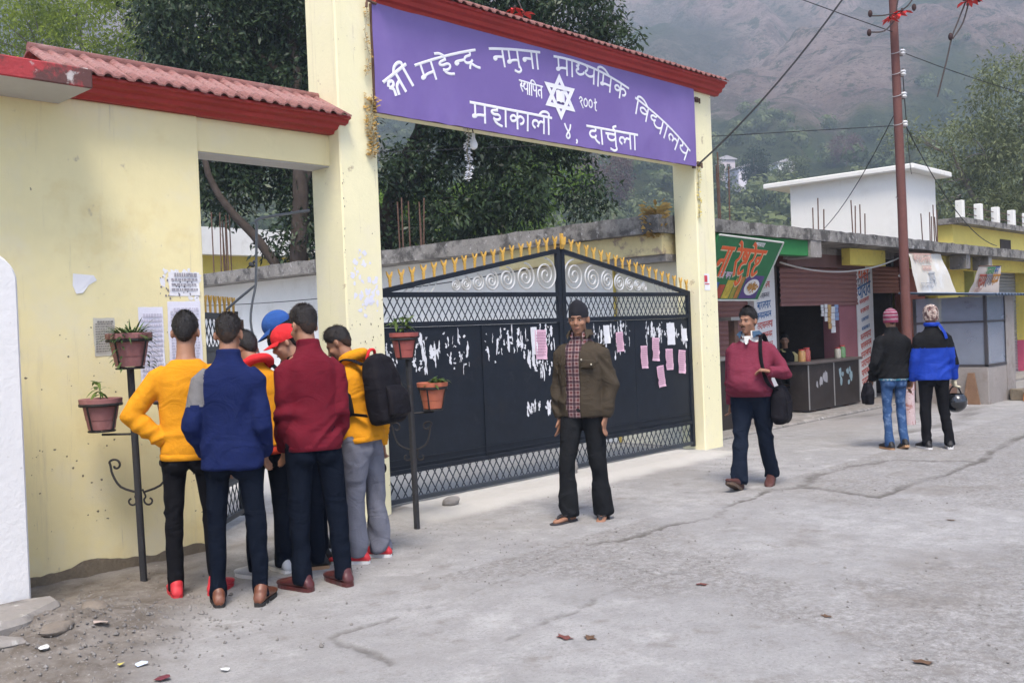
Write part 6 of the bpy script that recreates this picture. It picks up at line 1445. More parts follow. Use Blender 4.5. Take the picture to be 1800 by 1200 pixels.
def strap_tube(pts, w_, t_, up=None): 
    return MB().tube(smooth_path([tuple(p) for p in pts], 5), (w_, t_), 8, up=up) if False else MB().tube(smooth_path([tuple(p) for p in pts], 5), [(w_, t_)]*((len(pts)-1)*5+1), 8, up=up)
# ------------------------------------------------------------------ the figures
f_yel = fabric('mustard_yellow_knit', (.66, .27, .012)); f_navy = fabric('navy_blue_fleece', (.011, .018, .072)); f_grey = fabric('grey_shoulder_panel', (.17, .165, .165))
f_mar = fabric('maroon_knit', (.130, .010, .020)); f_mar2 = fabric('rose_maroon_knit', (.17, .028, .050)); f_blk = fabric('black_cotton', (.011, .011, .013)); f_blkj = fabric('black_jacket_cloth', (.013, .013, .014), rough=.7)
f_jean = fabric('dark_blue_jeans', (.007, .010, .018)); f_jean2 = fabric('faded_blue_jeans', (.035, .080, .19), stain=[(9, .50, .68, (.16, .24, .38))]); f_gry = fabric('grey_track_cloth', (.15, .155, .19)); f_olive = fabric('olive_drab_cloth', (.058, .046, .033)); f_char = fabric('charcoal_trousers', (.016, .017, .019)); f_nvt = fabric('navy_trousers', (.012, .017, .030))
f_roy = fabric('royal_blue_shell', (.010, .042, .32), rough=.6); f_wht = fabric('white_shirt', (.60, .59, .57)); f_tealc = fabric('blue_grey_collar', (.045, .085, .14)); f_red = fabric('red_cap_cloth', (.62, .03, .035)); f_bluec = fabric('blue_cap_cloth', (.03, .09, .30)); f_orr = fabric('orange_red_cloth', (.50, .05, .02))
s_red = M('red_shoe', (.55, .035, .045), .5, .1, 9, .1, 60); s_brn = M('brown_leather', (.17, .060, .030), .4, .25, 9, .15, 60, spec=.5); s_oxb = M('oxblood_leather', (.085, .020, .020), .35, .2, 9, .1, 60, spec=.5); s_wht = M('white_sole', (.68, .67, .66), .6, .06, 9, 0); s_gry = M('grey_white_trainer', (.46, .47, .49), .6, .1, 9, .1, 60); s_blk = M('black_shoe', (.018, .017, .018), .5, .2, 9, .1, 60); s_tan = M('tan_sole', (.38, .22, .12), .7, .1, 9, 0); s_dk = M('dark_sole', (.03, .027, .026), .8, .1, 9, 0)
m_nyl = fabric('black_nylon', (.014, .013, .016), rough=.55, spec=.3)
def backpack(label, person, dims=(.30, .17, .44), off=(0, .20, -.20), trim=None, group=None, tilt=0, sh=None):
    """rests on the wearer's back, so a thing of its own"""
    p = person; t = thing('backpack', label, 'backpack', p.t.location, p.t.rotation_euler[2], group); w_, d, h = dims
    c = p.N+p.Rt @ V3(*off); Rm = p.Rt @ Matrix.Rotation(R(tilt), 3, 'Z'); L = lambda x, y, z: c+Rm @ V3(x, y, z)
    b = MB(); b.tube([L(0, 0, -h*.5), L(0, 0, -h*.46), L(0, 0, -h*.2), L(0, 0, h*.2), L(0, -.01, h*.42), L(0, -.02, h*.5)], [(w_*.36, d*.34), (w_*.46, d*.46), (w_*.5, d*.5), (w_*.48, d*.48), (w_*.38, d*.38), (w_*.2, d*.2)], 20, sq=.62, up=Rm @ V3(1, 0, 0))
    me = remesh(b, .012, 3); folds(me, .005, 7, 9, 6); body_ = put(me, 'bag_body', m_nyl, t)
    b = MB(); b.tube([L(0, d*.42, -h*.42), L(0, d*.55, -h*.38), L(0, d*.58, -h*.1), L(0, d*.45, h*.02)], [(w_*.34, .01), (w_*.38, .03), (w_*.37, .03), (w_*.3, .01)], 14, sq=.6, up=Rm @ V3(1, 0, 0)); b.build('front_pocket', m_nyl, t, local=True, smooth=True)
    MB().tube([L(-w_*.30, d*.61, -h*.08), L(0, d*.645, -h*.06), L(w_*.30, d*.61, -h*.08)], .004, 6).build('zip', M('zip_grey', (.3, .3, .32), .4, .1, 10, 0, metal=.5), t, local=True)
    MB().tube(smooth_path([L(-.05, -d*.3, h*.46), L(-.03, -d*.2, h*.58), L(.03, -d*.2, h*.58), L(.05, -d*.3, h*.46)], 5), .011, 8).build('grab_handle', trim or m_nyl, t, local=True, smooth=True)
    for sd in (1, -1):
        S = p.N+p.Rt @ V3(sd*.105, 0, .018)
        pts = [L(sd*w_*.26, -d*.42, h*.40), p.N+p.Rt @ V3(sd*.105, .075, .012), S, p.N+p.Rt @ V3(sd*.112, -.095, -.055), p.N+p.Rt @ V3(sd*.125, -.135, -.17), p.N+p.Rt @ V3(sd*.175, -.085, -.30), L(sd*w_*.44, -d*.40, -h*.34)]
        MB().tube(smooth_path([tuple(q) for q in pts], 4), [(.026, .008)]*25, 8, up=p.Rt @ V3(1, 0, 0)).build('shoulder_strap', m_nyl, t, local=True, smooth=True)
    return t
def trim_top(o, z):
    bm = bmesh.new(); bm.from_mesh(o.data); bmesh.ops.delete(bm, geom=[f for f in bm.faces if f.calc_center_median().z > z], context='FACES'); bm.to_mesh(o.data); bm.free()
GRP = 'youths crowding round the notices'
# 1 yellow sweater, hand on hip
p = Person('youth in mustard yellow sweater, hand on hip, back turned, red shoes', (-2.36, -.97, -.004), R(143), 1.69, build=.98, LA=((.62, .16, -.82), (-.70, .02, -.62), (-.75, -.45, .0)), RA=((-.10, .0, -1), (-.05, -.25, -1)), LL=((.06, .02, -1), (0, .02, -1)), RL=((-.07, -.02, -1), (-.02, 0, -1)), feet=(14, -16), skin='c', head=(2, 8), group=GRP)
p.body(); p.trousers(f_blk, .82, .046, .009, 3); p.top(f_yel, -.16, 1.02, 1.02, .044, .012, 5, crew=True, name='sweater', hemw=.94, rib=f_yel); p.hair('short', thick=.013, seed=2); p.shoes(s_red, s_red)
# 2 navy jacket with grey shoulder
p = Person('youth in navy blue jacket with grey shoulder panel, brown loafers', (-2.31, -1.375, -.004), R(135), 1.665, build=1.0, LA=((.20, .22, -1), (-.10, -.66, -.75)), RA=((-.12, .15, -1), (.10, -.66, -.75)), LL=((.06, .0, -1), (.01, .03, -1)), RL=((-.10, .0, -1), (-.04, .03, -1)), feet=(18, -4), skin='b', head=(6, 12), group=GRP)
p.body(); p.trousers(f_jean, .82, .046, .009, 4)
shl = np.array(p.sh[1]); 
p.top([f_navy, f_grey], -.23, 1.02, .98, .044, .011, 6, collar=(.070, .040), idx=lambda c: ((c[:, 0] > .125) & (c[:, 2] > shl[2]-.20+ (c[:, 1])*.6) & (c[:, 2] < shl[2]+.12)).astype(int)); p.hair('fade', thick=.012, seed=3); p.shoes(s_brn, s_dk)
# 3 yellow jacket, mostly hidden
p = Person('youth in yellow jacket with red hood and grey trainers between navy and maroon figures', (-1.80, -.92, -.004), R(176), 1.60, lean=12, LA=((.15, -.1, -1), (.05, -.6, -.8)), RA=((-.26, .05, -1), (-.05, -.5, -.85)), LL=((.05, 0, -1), (.02, .04, -1)), feet=(10, -6), skin='b', head=(8, 22), group=GRP)
p.body(); p.trousers(f_jean, .9, .058, .006, 8); p.top(f_yel, -.10, 1.05, 1.1, .044, .009, 9, collar=(.07, .03)); trim_top(p.top(f_orr, -.20, .97, sleeves=False, name='shirt_hem', seed=11), p.P.z+.12); p.hair('short', seed=5); p.shoes(s_gry, s_wht, lace=s_wht)
b = MB(); b.tube(smooth_path([tuple(p.N+p.Rt @ V3(.085*math.cos(a), .05+.06*math.sin(a), .02+.03*math.sin(a))) for a in np.linspace(-.3, math.pi+.3, 9)], 3), .032, 10); b.build('hood', f_red, p.t, local=True, smooth=True)
sbg = thing('shoulder_bag', 'black shoulder bag between navy jacket and maroon sweater', 'bag', (-1.80, -.92, 0), R(176)); q = p.P+V3(-.20, .13, .10)
b = MB(); b.tube([q+V3(0, 0, -.15), q+V3(0, 0, -.10), q+V3(0, 0, .08), q+V3(0, 0, .15)], [(.06, .11), (.08, .15), (.07, .15), (.04, .12)], 16, sq=.65); me = remesh(b, .012, 3); folds(me, .008, 3, 9, 7); put(me, 'bag_body', m_nyl, sbg)
MB().tube(smooth_path([tuple(q+V3(.02, .05, .13)), tuple(p.N+p.Rt @ V3(-.13, .10, -.06)), tuple(p.N+p.Rt @ V3(-.03, .03, .045)), tuple(p.N+p.Rt @ V3(.06, -.10, -.10)), tuple(q+V3(.04, -.10, .12))], 5), [(.018, .006)]*21, 8).build('strap', m_nyl, sbg, local=True)
# 4 blue cap, black mask
p = Person('youth in bright blue cap and black face mask looking down left', (-1.26, -.68, -.004), R(222), 1.74, lean=12, LA=((.12, -.2, -1), (.0, -.6, -.8)), RA=((-.16, -.1, -1), (.0, -.6, -.8)), feet=(8, -8), skin='a', head=(4, 22), group=GRP)
p.body(); p.trousers(f_blk, .9, .056, .006, 12); p.top(f_blkj, -.12, 1.04, 1.05, .044, .006, 13, collar=(.072, .035)); p.hair('short', seed=6, thick=.005, tufts=0); p.cap(f_bluec); p.face(); p.shoes(s_blk, s_wht)
b = MB(); V = []; n_ = 10
for i in range(n_+1):
    a = math.pi*(1.08+.84*i/n_)
    for z, k_ in ((-.020, 1.0), (-.05, 1.13), (-.085, 1.08), (-.112, .82)): V.append(p.H(.066*math.cos(a)*k_, -.022+.096*math.sin(a)*k_, z))
b.add(V, [(4*i+j, 4*i+4+j, 4*i+5+j, 4*i+1+j) for i in range(n_) for j in range(3)]); b.build('face_mask', f_blk, p.t, local=True, smooth='all')
# 5 red cap with a backpack
p = Person('youth in red cap, face in profile, half hidden by maroon sweater', (-1.45, -.97, -.004), R(228), 1.62, lean=10, LA=((.14, -.2, -1), (.0, -.7, -.7)), RA=((-.16, .0, -1), (.0, -.6, -.8)), feet=(8, -8), skin='a', head=(2, 12), group=GRP)
p.body(); p.trousers(f_jean, .9, .056, .006, 14); p.top(f_blkj, -.12, 1.02, 1.05, .044, .006, 15, collar=(.07, .03)); p.hair('short', seed=7, thick=.005, tufts=0); p.cap(f_red); p.face(); p.shoes(s_blk, s_tan)
backpack('black backpack with white tag worn by the red capped youth', p, (.29, .15, .44), (0, .19, -.24))
# 6 maroon sweater
p = Person('youth in maroon zip neck sweater and dark jeans, oxblood boots', (-1.80, -1.46, -.004), R(160), 1.705, build=.98, lean=3, LA=((.08, .14, -1), (-.10, -.55, -.8)), RA=((-.10, .24, -1), (.10, -.62, -.75)), LL=((.05, .0, -1), (.0, .03, -1)), RL=((-.10, .02, -1), (-.05, .05, -1)), feet=(26, 12), skin='c', head=(16, 10), group=GRP)
p.body(); p.trousers(f_jean, .95, .055, .011, 17); p.top(f_mar, -.15, .98, .98, .044, .012, 18, collar=(.074, .045), name='sweater', hemw=.95, rib=f_mar); p.hair('fade', thick=.018, seed=9); p.shoes(s_oxb, s_oxb, 'boot')
# 7 yellow hoodie with backpack
p = Person('youth in yellow hoodie with black backpack, grey track trousers, red trainers', (-1.16, -1.13, -.004), R(198), 1.60, lean=9, LA=((.12, -.15, -1), (.0, -.7, -.7)), RA=((-.18, .30, -1), (-.02, .0, -1)), LL=((.05, -.04, -1), (.02, .04, -1)), RL=((-.05, .04, -1), (-.03, .05, -1)), feet=(14, 10), skin='b', head=(14, 22), grip=.9, group=GRP)
p.body(); p.trousers(f_gry, 1.12, .078, .015, 19); p.top(f_yel, -.12, 1.0, 1.0, .046, .013, 20, name='hoodie', hemw=.95, rib=f_yel); p.hair('fade', thick=.014, seed=10); p.shoes(s_red, s_wht, lace=s_wht)
b = MB(); b.tube(smooth_path([tuple(p.N+p.Rt @ V3(.090*math.cos(a), .035+.075*math.sin(a), .030+.020*math.sin(a))) for a in np.linspace(-.7, math.pi+.7, 11)], 3), [(.030, .038)]*31, 12); b.build('hood', f_yel, p.t, local=True, smooth=True)
backpack('bulky black backpack on yellow hooded youth, with red grab handle', p, (.31, .19, .47), (0, .225, -.22), trim=f_red)
hw = p.t.matrix_basis @ (p.wr[-1]+p.hd[-1]*.10)
kc = thing('camera_pouch', 'small black pouch dangling from the hand beside grey track trousers', 'pouch', hw); b = MB(); b.ell((0, 0, -.075), (.028, .03, .040), 14, 10); b.build('pouch', m_nyl, kc, local=True, smooth=True); MB().tube([(0, 0, .01), (.006, 0, -.02), (0, 0, -.04)], .005, 6).build('loop', m_nyl, kc, local=True)
# 8 man in olive jacket walking by
def plaid_mat():
    m = M('maroon_plaid_shirt', (.13, .042, .045), .9, .12, 20, .2, 220); n = m.node_tree; N = n.nodes; L = n.links; b = N['Principled BSDF']; src = b.inputs['Base Color'].links[0].from_socket; tc = N.new('ShaderNodeTexCoord'); cur = src
    for ax, sc_, col_, hi in (('X', 11, (.34, .26, .25), .93), ('Z', 11, (.34, .26, .25), .93), ('X', 5.5, (.035, .02, .03), .80), ('Z', 5.5, (.035, .02, .03), .80)):
        wv = N.new('ShaderNodeTexWave'); wv.wave_type = 'BANDS'; wv.bands_direction = ax; wv.inputs['Scale'].default_value = sc_; wv.inputs['Distortion'].default_value = 1.0; wv.inputs['Detail'].default_value = 1; L.new(tc.outputs['Object'], wv.inputs['Vector'])
        mr_ = N.new('ShaderNodeMapRange'); mr_.inputs[1].default_value = hi-.15; mr_.inputs[2].default_value = hi; mr_.inputs[4].default_value = .7; L.new(wv.outputs['Fac'], mr_.inputs[0])
        x = N.new('ShaderNodeMix'); x.data_type = 'RGBA'; L.new(mr_.outputs[0], x.inputs[0]); L.new(cur, x.inputs[6]); x.inputs[7].default_value = (*col_, 1); cur = x.outputs[2]
    L.new(cur, b.inputs['Base Color']); return m
plaid = plaid_mat()
p = Person('man in olive jacket and dark cap walking past the gate in sandals', (.74, -1.53, -.004), R(290), 1.70, build=.95, head=(6, 4), LA=((.26, .06, -1), (-.14, -.20, -1)), RA=((-.15, .06, -1), (.0, -.16, -1)), LL=((.04, .06, -1), (.02, .20, -1)), RL=((-.10, -.22, -1), (-.02, .06, -1)), feet=(4, -22), pitchL=10, skin='b', hipw=.95)
p.body(bare_feet=True, voxel=.0075); p.trousers(f_char, 1.04, .074, .013, 21, top=.03); p.top(plaid, -.19, 1.02, sleeves=False, name='shirt', seed=23, amp=.005)
# open jacket: same torso, cut away at the front
def open_front(o, half, zmax, ycut):
    me = o.data; bm = bmesh.new(); bm.from_mesh(me)
    kill = [f for f in bm.faces if f.calc_center_median().y < ycut and abs(f.calc_center_median().x-half[1]) < half[0]+.02*noise.noise((0, 0, f.calc_center_median().z*9))+max(0, (zmax-.10-f.calc_center_median().z))*half[2]*0 and f.calc_center_median().z < zmax]
    bmesh.ops.delete(bm, geom=kill, context='FACES'); bm.to_mesh(me); bm.free()
    sm = o.modifiers.new('cloth_thickness', 'SOLIDIFY'); sm.thickness = .008; sm.offset = -1
jk = p.top(f_olive, -.17, 1.14, 1.05, .046, .015, 24, name='jacket', neckr=.085); open_front(jk, (.062, -.035, .0), p.N.z+.10, -.03)
p.turn_collar(f_olive, .075, .088, .75, flare=.024); p.turn_collar(plaid, .06, .070, .5, 'shirt_collar', .018)
b = MB(); q = p.N+p.Rt @ V3(.10, -.142, -.17); b.box(q.x-.055, q.x+.055, q.y-.010, q.y+.012, q.z-.05, q.z+.015); b.build('chest_pocket', f_olive, p.t, local=True, bevel=.006)
for x, z in ((-.045, .035), (.035, -.045)):
    MB().ell((q.x+x, q.y-.016, q.z+z*.5), (.008, .005, .008), 8, 6).build('stud', M('brass_stud', (.5, .46, .38), .35, .1, 9, 0, metal=.8), p.t, local=True)
for sd in (1, -1):
    S = p.sh[sd]; MB().tube([S+V3(-sd*.07, 0, .072), S+V3(-sd*.02, 0, .070), S+V3(sd*.045, 0, .048)], [(.022, .006)]*3, 8, up=(0, 1, 0)).build('epaulette', f_olive, p.t, local=True)
p.face(); p.hair('short', seed=12, thick=.006, tufts=0); p.dome_hat(M('black_topi_cloth', (.012, .012, .017), .85, .2, 12, .3, 90), .098, r=(.084, .104), peak=.030, name='cap', flat=1.0, low=.018); p.sandals(M('grey_sandal', (.05, .045, .05), .7, .1, 9, .1, 60), M('dark_strap', (.03, .028, .032), .6, .1, 9, 0))
# 9 man in rose maroon sweater with shoulder bag
p = Person('stout man in rose maroon sweater striding with a shoulder bag', (2.80, -1.86, -.004), R(284), 1.64, build=1.24, head=(-14, 0), LA=((.55, -.02, -.80), (-.42, -.90, .12), (-.92, -.2, .2)), RA=((-.12, .12, -1), (-.02, -.05, -1)), LL=((.02, .22, -1), (.0, .42, -1)), RL=((-.02, -.26, -1), (-.02, -.22, -1)), feet=(6, -10), pitchR=-24, pitchL=14, skin='b', grip=.9)
p.body(voxel=.008); p.trousers(f_nvt, 1.10, .072, .014, 25, belly=.04); p.top(f_wht, .45, .84, sleeves=False, name='shirt', belly=.02, seed=26); p.top(f_mar2, -.05, 1.02, .98, .046, .011, 27, belly=.08, name='sweater', hemw=.93, rib=f_mar2)
p.turn_collar(f_tealc, .062, .094, .55, 'sweater_collar', .030); p.turn_collar(f_wht, .066, .076, .42, 'shirt_collar', .018); 
b = MB(); q = p.N; b.add([q+p.Rt @ V3(-.030, -.092, .025), q+p.Rt @ V3(.030, -.092, .025), q+p.Rt @ V3(.008, -.122, -.050), q+p.Rt @ V3(-.008, -.122, -.050)], [(0, 1, 2, 3)]); b.build('shirt_placket', f_wht, p.t, local=True)
p.face(moustache=True); p.hair('short', seed=14, thick=.019, tufts=3200); p.shoes(M('maroon_brown_shoe', (.09, .035, .03), .5, .2, 9, .1, 60), M('brown_sole', (.11, .075, .055), .8, .1, 9, 0))
bg_ = thing('messenger_bag', 'large black shoulder bag at the hip of stout man', 'bag', p.t.location, p.t.rotation_euler[2]); q = p.P+V3(.255, .05, -.12)
b = MB(); b.tube([q+V3(.0, 0, -.17), q+V3(0, 0, -.12), q+V3(0, 0, .08), q+V3(-.01, 0, .17)], [(.05, .12), (.075, .16), (.07, .155), (.04, .12)], 18, sq=.6); me = remesh(b, .012, 3); folds(me, .008, 4, 9, 7); put(me, 'bag_body', m_nyl, bg_)
MB().tube(smooth_path([tuple(q+V3(.0, -.12, .14)), tuple(p.P+V3(.20, -.19, .10)), tuple(p.N+p.Rt @ V3(.145, -.16, -.22)), tuple(p.N+p.Rt @ V3(.125, -.105, -.03)), tuple(p.N+p.Rt @ V3(.12, -.01, .035)), tuple(p.N+p.Rt @ V3(.13, .10, -.06)), tuple(p.P+V3(.20, .16, .12)), tuple(q+V3(.0, .12, .14))], 4), [(.022, .006)]*29, 8, up=(1, 0, 0)).build('strap', m_nyl, bg_, local=True)
MB().box(q.x+.065, q.x+.08, q.y-.10, q.y+.10, q.z-.08, q.z+.03).build('pocket', m_nyl, bg_, local=True, bevel=.006)
# 10, 11 the pair walking away
p = Person('man in black jacket and striped pink beanie walking away, faded jeans', (5.93, -1.90, -.004), R(136), 1.575, build=1.02, LA=((.30, .18, -1), (.0, -.45, -.8)), RA=((-.16, .0, -1), (.0, -.1, -1)), LL=((.03, .02, -1), (.0, .10, -1)), RL=((-.01, -.06, -1), (.02, .24, -1)), feet=(6, -4), pitchR=18, skin='b', group='pair walking away')
p.body(); p.trousers(f_jean2, .82, .050, .010, 30, top=.02); p.top(M('blue_check_shirt', (.06, .30, .42), .9, .2, 40, .1, 200, stain=[(30, .5, .56, (.55, .60, .62))]), -.15, .97, sleeves=False, name='shirt_hem', seed=32); trim_top(bpy.context.scene.objects[[o.name for o in p.t.children if o.name.startswith('shirt_hem')][0]], p.P.z+.08); p.top(f_blkj, -.10, 1.08, 1.05, .046, .011, 31, collar=(.074, .03)); p.hair('short', seed=16, thick=.005, tufts=0)
stripes = [fabric('beanie_pink', (.22, .045, .085)), fabric('beanie_grey', (.28, .22, .24)), fabric('beanie_maroon', (.16, .03, .06))]
p.dome_hat(stripes, .105, r=(.092, .112), name='beanie', idx=lambda i: (1 if (i//36) % 3 == 1 else 2 if (i//36) % 6 == 3 else 0), low=-.045); p.shoes(s_blk, s_tan)
hb_ = thing('hand_bag', 'black bag held at the left side of black jacketed walker', 'bag', p.t.location, p.t.rotation_euler[2], None); q = p.wr[1]+V3(.05, -.02, -.16); b = MB(); b.tube([q+V3(0, 0, -.12), q+V3(0, 0, .0), q+V3(0, 0, .13)], [(.05, .10), (.06, .12), (.03, .07)], 14, sq=.7); me = remesh(b, .012, 3); folds(me, .01, 4, 9, 7); put(me, 'bag_body', m_nyl, hb_); MB().tube([q+V3(0, -.04, .11), q+V3(-.03, 0, .2), q+V3(0, .04, .11)], .008, 6).build('handle', m_nyl, hb_, local=True)
p = Person('man in royal blue and black jacket walking away holding a helmet', (6.13, -2.28, -.004), R(133), 1.60, build=1.08, head=(0, 0), LA=((.20, .0, -1), (.05, -.3, -1)), RA=((-.26, .04, -1), (-.10, -.16, -1)), LL=((.05, -.02, -1), (.02, .06, -1)), RL=((-.06, .03, -1), (-.08, .14, -1)), feet=(8, -20), skin='b', grip=1.0, group='pair walking away')
p.body(); p.trousers(f_blk, .95, .056, .010, 33, top=.0); zsh = p.sh[1].z; shx = abs(p.sh[1].x)
p.top([f_roy, f_blkj], -.19, 1.06, 1.02, .048, .008, 34, collar=(.075, .035), idx=lambda c: ((c[:, 2] > zsh-.115) | ((c[:, 0] < -shx-.075) & (c[:, 1] > .0) & (c[:, 2] > .95))).astype(int)); p.hair('short', seed=18, thick=.005, tufts=0)
camo = M('patterned_scarf_cloth', (.42, .33, .28), .9, .1, 9, .3, 150, stain=[(24, .48, .54, (.08, .04, .04)), (31, .56, .62, (.60, .54, .48)), (27, .60, .65, (.42, .08, .07))])
p.dome_hat(camo, .105, r=(.094, .114), name='head_scarf', low=-.06); b = MB(); b.tube(smooth_path([tuple(p.N+p.Rt @ V3(.075*math.cos(a), .0+.08*math.sin(a), .055)) for a in np.linspace(0, 2*math.pi, 11)], 3), [(.014, .024)]*31, 10); b.tube([p.N+p.Rt @ V3(-.05, .085, .05), p.N+p.Rt @ V3(-.09, .125, -.04), p.N+p.Rt @ V3(-.11, .128, -.11)], [(.018, .006)]*3, 8); b.build('scarf', f_roy, p.t, local=True, smooth=True)
b = MB(); s_ = p.bodyo; p.shoes(s_blk, s_wht)
for sd in (-1,):
    b = MB(); p.hand(b, sd); me = remesh(b, .007, 1); co, no = mesh_np(me); me.vertices.foreach_set('co', (co+no*.006).astype(np.float32).ravel()); put(me, 'glove', fabric('cream_glove', (.62, .56, .40)), p.t)
q = p.t.matrix_basis @ (p.wr[-1]+p.hd[-1]*.09); hl = thing('helmet', 'glossy black motorcycle helmet held by the blue jacketed walker', 'helmet', q, p.t.rotation_euler[2])
m_gl = M('gloss_black_shell', (.012, .013, .016), .12, .05, 9, 0, spec=.6, coat=.6)
b = MB(); V = []; n_, m_ = 30, 16
for i in range(m_+1):
    ph = math.pi*(.03+.72*i/m_)
    for j in range(n_):
        th = 2*math.pi*j/n_; V.append((.125*math.sin(ph)*math.cos(th), .155*math.sin(ph)*math.sin(th), -.17-.125*math.cos(ph)*-1*-1+.0))
V = [(x, y, z) for x, y, z in V]; b.add(V, [(i*n_+j, (i+1)*n_+j, (i+1)*n_+(j+1) % n_, i*n_+(j+1) % n_) for i in range(m_) for j in range(n_)]); b.build('shell', m_gl, hl, local=True, smooth='all', fix=True)
MB().tube([(.128*math.cos(a), .158*math.sin(a), -.215) for a in np.linspace(math.pi*.95, math.pi*2.05, 18)], [(.012, .006)]*18, 8).build('rim_trim', s_wht, hl, local=True, smooth=True)
b = MB(); V = []
for i in range(13):
    a = math.pi*(1.1+.8*i/12)
    for z, k_ in ((-.115, 1.0), (-.16, 1.06), (-.20, 1.04)): V.append((.128*math.cos(a)*k_, .158*math.sin(a)*k_, z-.02))
b.add(V, [(3*i+j, 3*i+3+j, 3*i+4+j, 3*i+1+j) for i in range(12) for j in range(2)]); b.build('visor', M('smoked_visor', (.03, .035, .045), .08, .05, 9, 0, spec=.7), hl, local=True, smooth='all')
MB().tube(smooth_path([(-.11, 0, -.20), (-.05, 0, -.03), (0, 0, .005), (.05, 0, -.03), (.11, 0, -.20)], 4), .009, 8).build('chin_strap', m_nyl, hl, local=True)
# 12 shopkeeper seated behind the counter
p = Person('seated shopkeeper in pale yellow shirt and dark vest behind counter', (10.25, 1.75, .03), R(300), 1.60, LA=((.2, -.2, -1), (-.2, -.9, -.2)), RA=((-.2, -.2, -1), (.2, -.9, -.2)), LL=((.1, -1, -.05), (.0, -.05, -1)), RL=((-.1, -1, -.05), (.0, -.05, -1)), feet=(5, -5), skin='c')
p.body(voxel=.012); p.trousers(f_char, 1.0, .06, .004, 40); p.top(fabric('pale_yellow_shirt', (.62, .50, .22)), -.1, 1.0, 1.05, .044, .006, 41, name='shirt'); p.top(f_blkj, .0, 1.06, sleeves=False, name='vest', seed=42); p.hair('short', seed=20); p.face(); p.shoes(s_blk, s_dk)
st_ = thing('stool', 'wooden stool under the seated shopkeeper', 'stool', (10.25, 1.75, .03), R(300)); MB().box(-.17, .17, -.14, .2, .36, .40).build('seat', M('brown_wood', (.12, .06, .035)), st_, local=True)
for x in (-.14, .14):
    for y in (-.11, .17): MB().box(x-.02, x+.02, y-.02, y+.02, 0, .36).build('leg', M('brown_wood', (.12, .06, .035)), st_, local=True)
# ================================================================== SMALL THINGS
m_terra = M('faded_mauve_pot', (.30, .135, .13), .7, .12, 8, .08, 50, stain=[(6, .55, .75, (.38, .22, .21))]); m_terro = M('orange_plastic_pot', (.45, .135, .075), .6, .1, 8, .05, 50); m_iron2 = M('black_wrought_iron', (.025, .022, .022), .6, .3, 12, .2, 60); m_soilp = M('potting_soil', (.05, .035, .025), .95, .3, 20, .4, 60); m_postg = M('dark_stand_post', (.035, .035, .038), .7, .3, 8, .2, 50, stain=[(7, .6, .7, (.16, .10, .07))])
lm_fern = leaf_mat('fern_green', (.030, .060, .018), (.095, .155, .050), .5, .2); lm_pot = leaf_mat('pot_plant_green', (.05, .10, .02), (.17, .24, .06), .5, .3)
def pot(label, c, r, h, mat, group, plant=None, plabel=None, seed=1):
    t = thing('flower_pot', label, 'pot', c, 0, group)
    MB().lathe([(.001, 0), (r*.66, 0), (r*.70, h*.12), (r*.74, h*.30), (r*.765, h*.31), (r*.90, h*.80), (r*.91, h*.82), (r*1.06, h*.84), (r*1.08, h*.99), (r*1.03, h), (r*.97, h*.97), (r*.9, h*.80), (.001, h*.79)], 24).build('pot_wall', mat, t, smooth=True, local=True)
    MB().lathe([(r*.93, h*.84), (r*.5, h*.88), (.001, h*.90)], 18).build('soil', m_soilp, t, smooth=True, local=True)
    if plant:
        rg = random.Random(seed); p = thing('pot_plant', plabel, 'plant', (c[0], c[1], c[2]+h*.88), 0, 'plants in the stand pots'); V = []; tn = []
        def blade(b0, d, L_, w_, droop, tone, n=4):
            d = Vector(d).normalized(); s_ = d.cross(Vector((0, 0, 1))); s_ = s_.normalized() if s_.length > .1 else Vector((1, 0, 0)); pts = []
            for i in range(n+1):
                u = i/n; q = Vector(b0)+d*L_*u+Vector((0, 0, -droop*L_*u*u)); ww = w_*math.sin(math.pi*(.12+.86*u))*.5; pts.append((q-s_*ww, q+s_*ww))
            for i in range(n): V.extend([pts[i][0], pts[i][1], pts[i+1][1], pts[i+1][0]]); tn.append(tone)
        if plant == 'fern':
            for k_ in range(170):
                a = rg.uniform(0, 6.28); e = rg.uniform(.15, 1.3); b0 = (r*.6*rg.random()*math.cos(a), r*.6*rg.random()*math.sin(a), 0); blade(b0, (math.cos(a), math.sin(a), e), rg.uniform(.10, .22), rg.uniform(.010, .018), rg.uniform(.1, .6), rg.random())
            for a in (3.6, 3.9, .2, -.4):
                for k_ in range(12): blade((r*.95*math.cos(a), r*.95*math.sin(a), -.02*k_+.02), (math.cos(a+rg.uniform(-1, 1)), math.sin(a+rg.uniform(-1, 1)), .2), .06, .014, .6, rg.random())
        else:
            nst = 3 if plant == 'leafy' else 1 if plant == 'sprig' else 7
            for s_i in range(nst):
                a0 = rg.uniform(0, 6.28); top = Vector((.05*math.cos(a0), .05*math.sin(a0), {'leafy': .15, 'sprig': .14, 'low': .04}[plant]*rg.uniform(.7, 1.1))); b0 = Vector((r*.4*math.cos(a0), r*.4*math.sin(a0), 0)) if nst > 1 else Vector((0, 0, 0))
                MB().tube([b0, b0+top*.5+Vector((.01, 0, 0)), b0+top], [.004, .003, .002], 6).build('stem', lm_pot, p, local=True)
                for k_ in range({'leafy': 22, 'sprig': 16, 'low': 9}[plant]):
                    a = rg.uniform(0, 6.28); blade(b0+top*rg.uniform(.35, 1), (math.cos(a), math.sin(a), rg.uniform(-.1, .8)), rg.uniform(.05, .11), rg.uniform(.018, .034), rg.uniform(.2, .8), rg.random())
        o = bpy.data.objects.new('leaves', polys_mesh('leaves', np.array([tuple(v) for v in V]), 4, lm_fern if plant == 'fern' else lm_pot, attr=tn)); COL.objects.link(o); o.parent = p
    return t
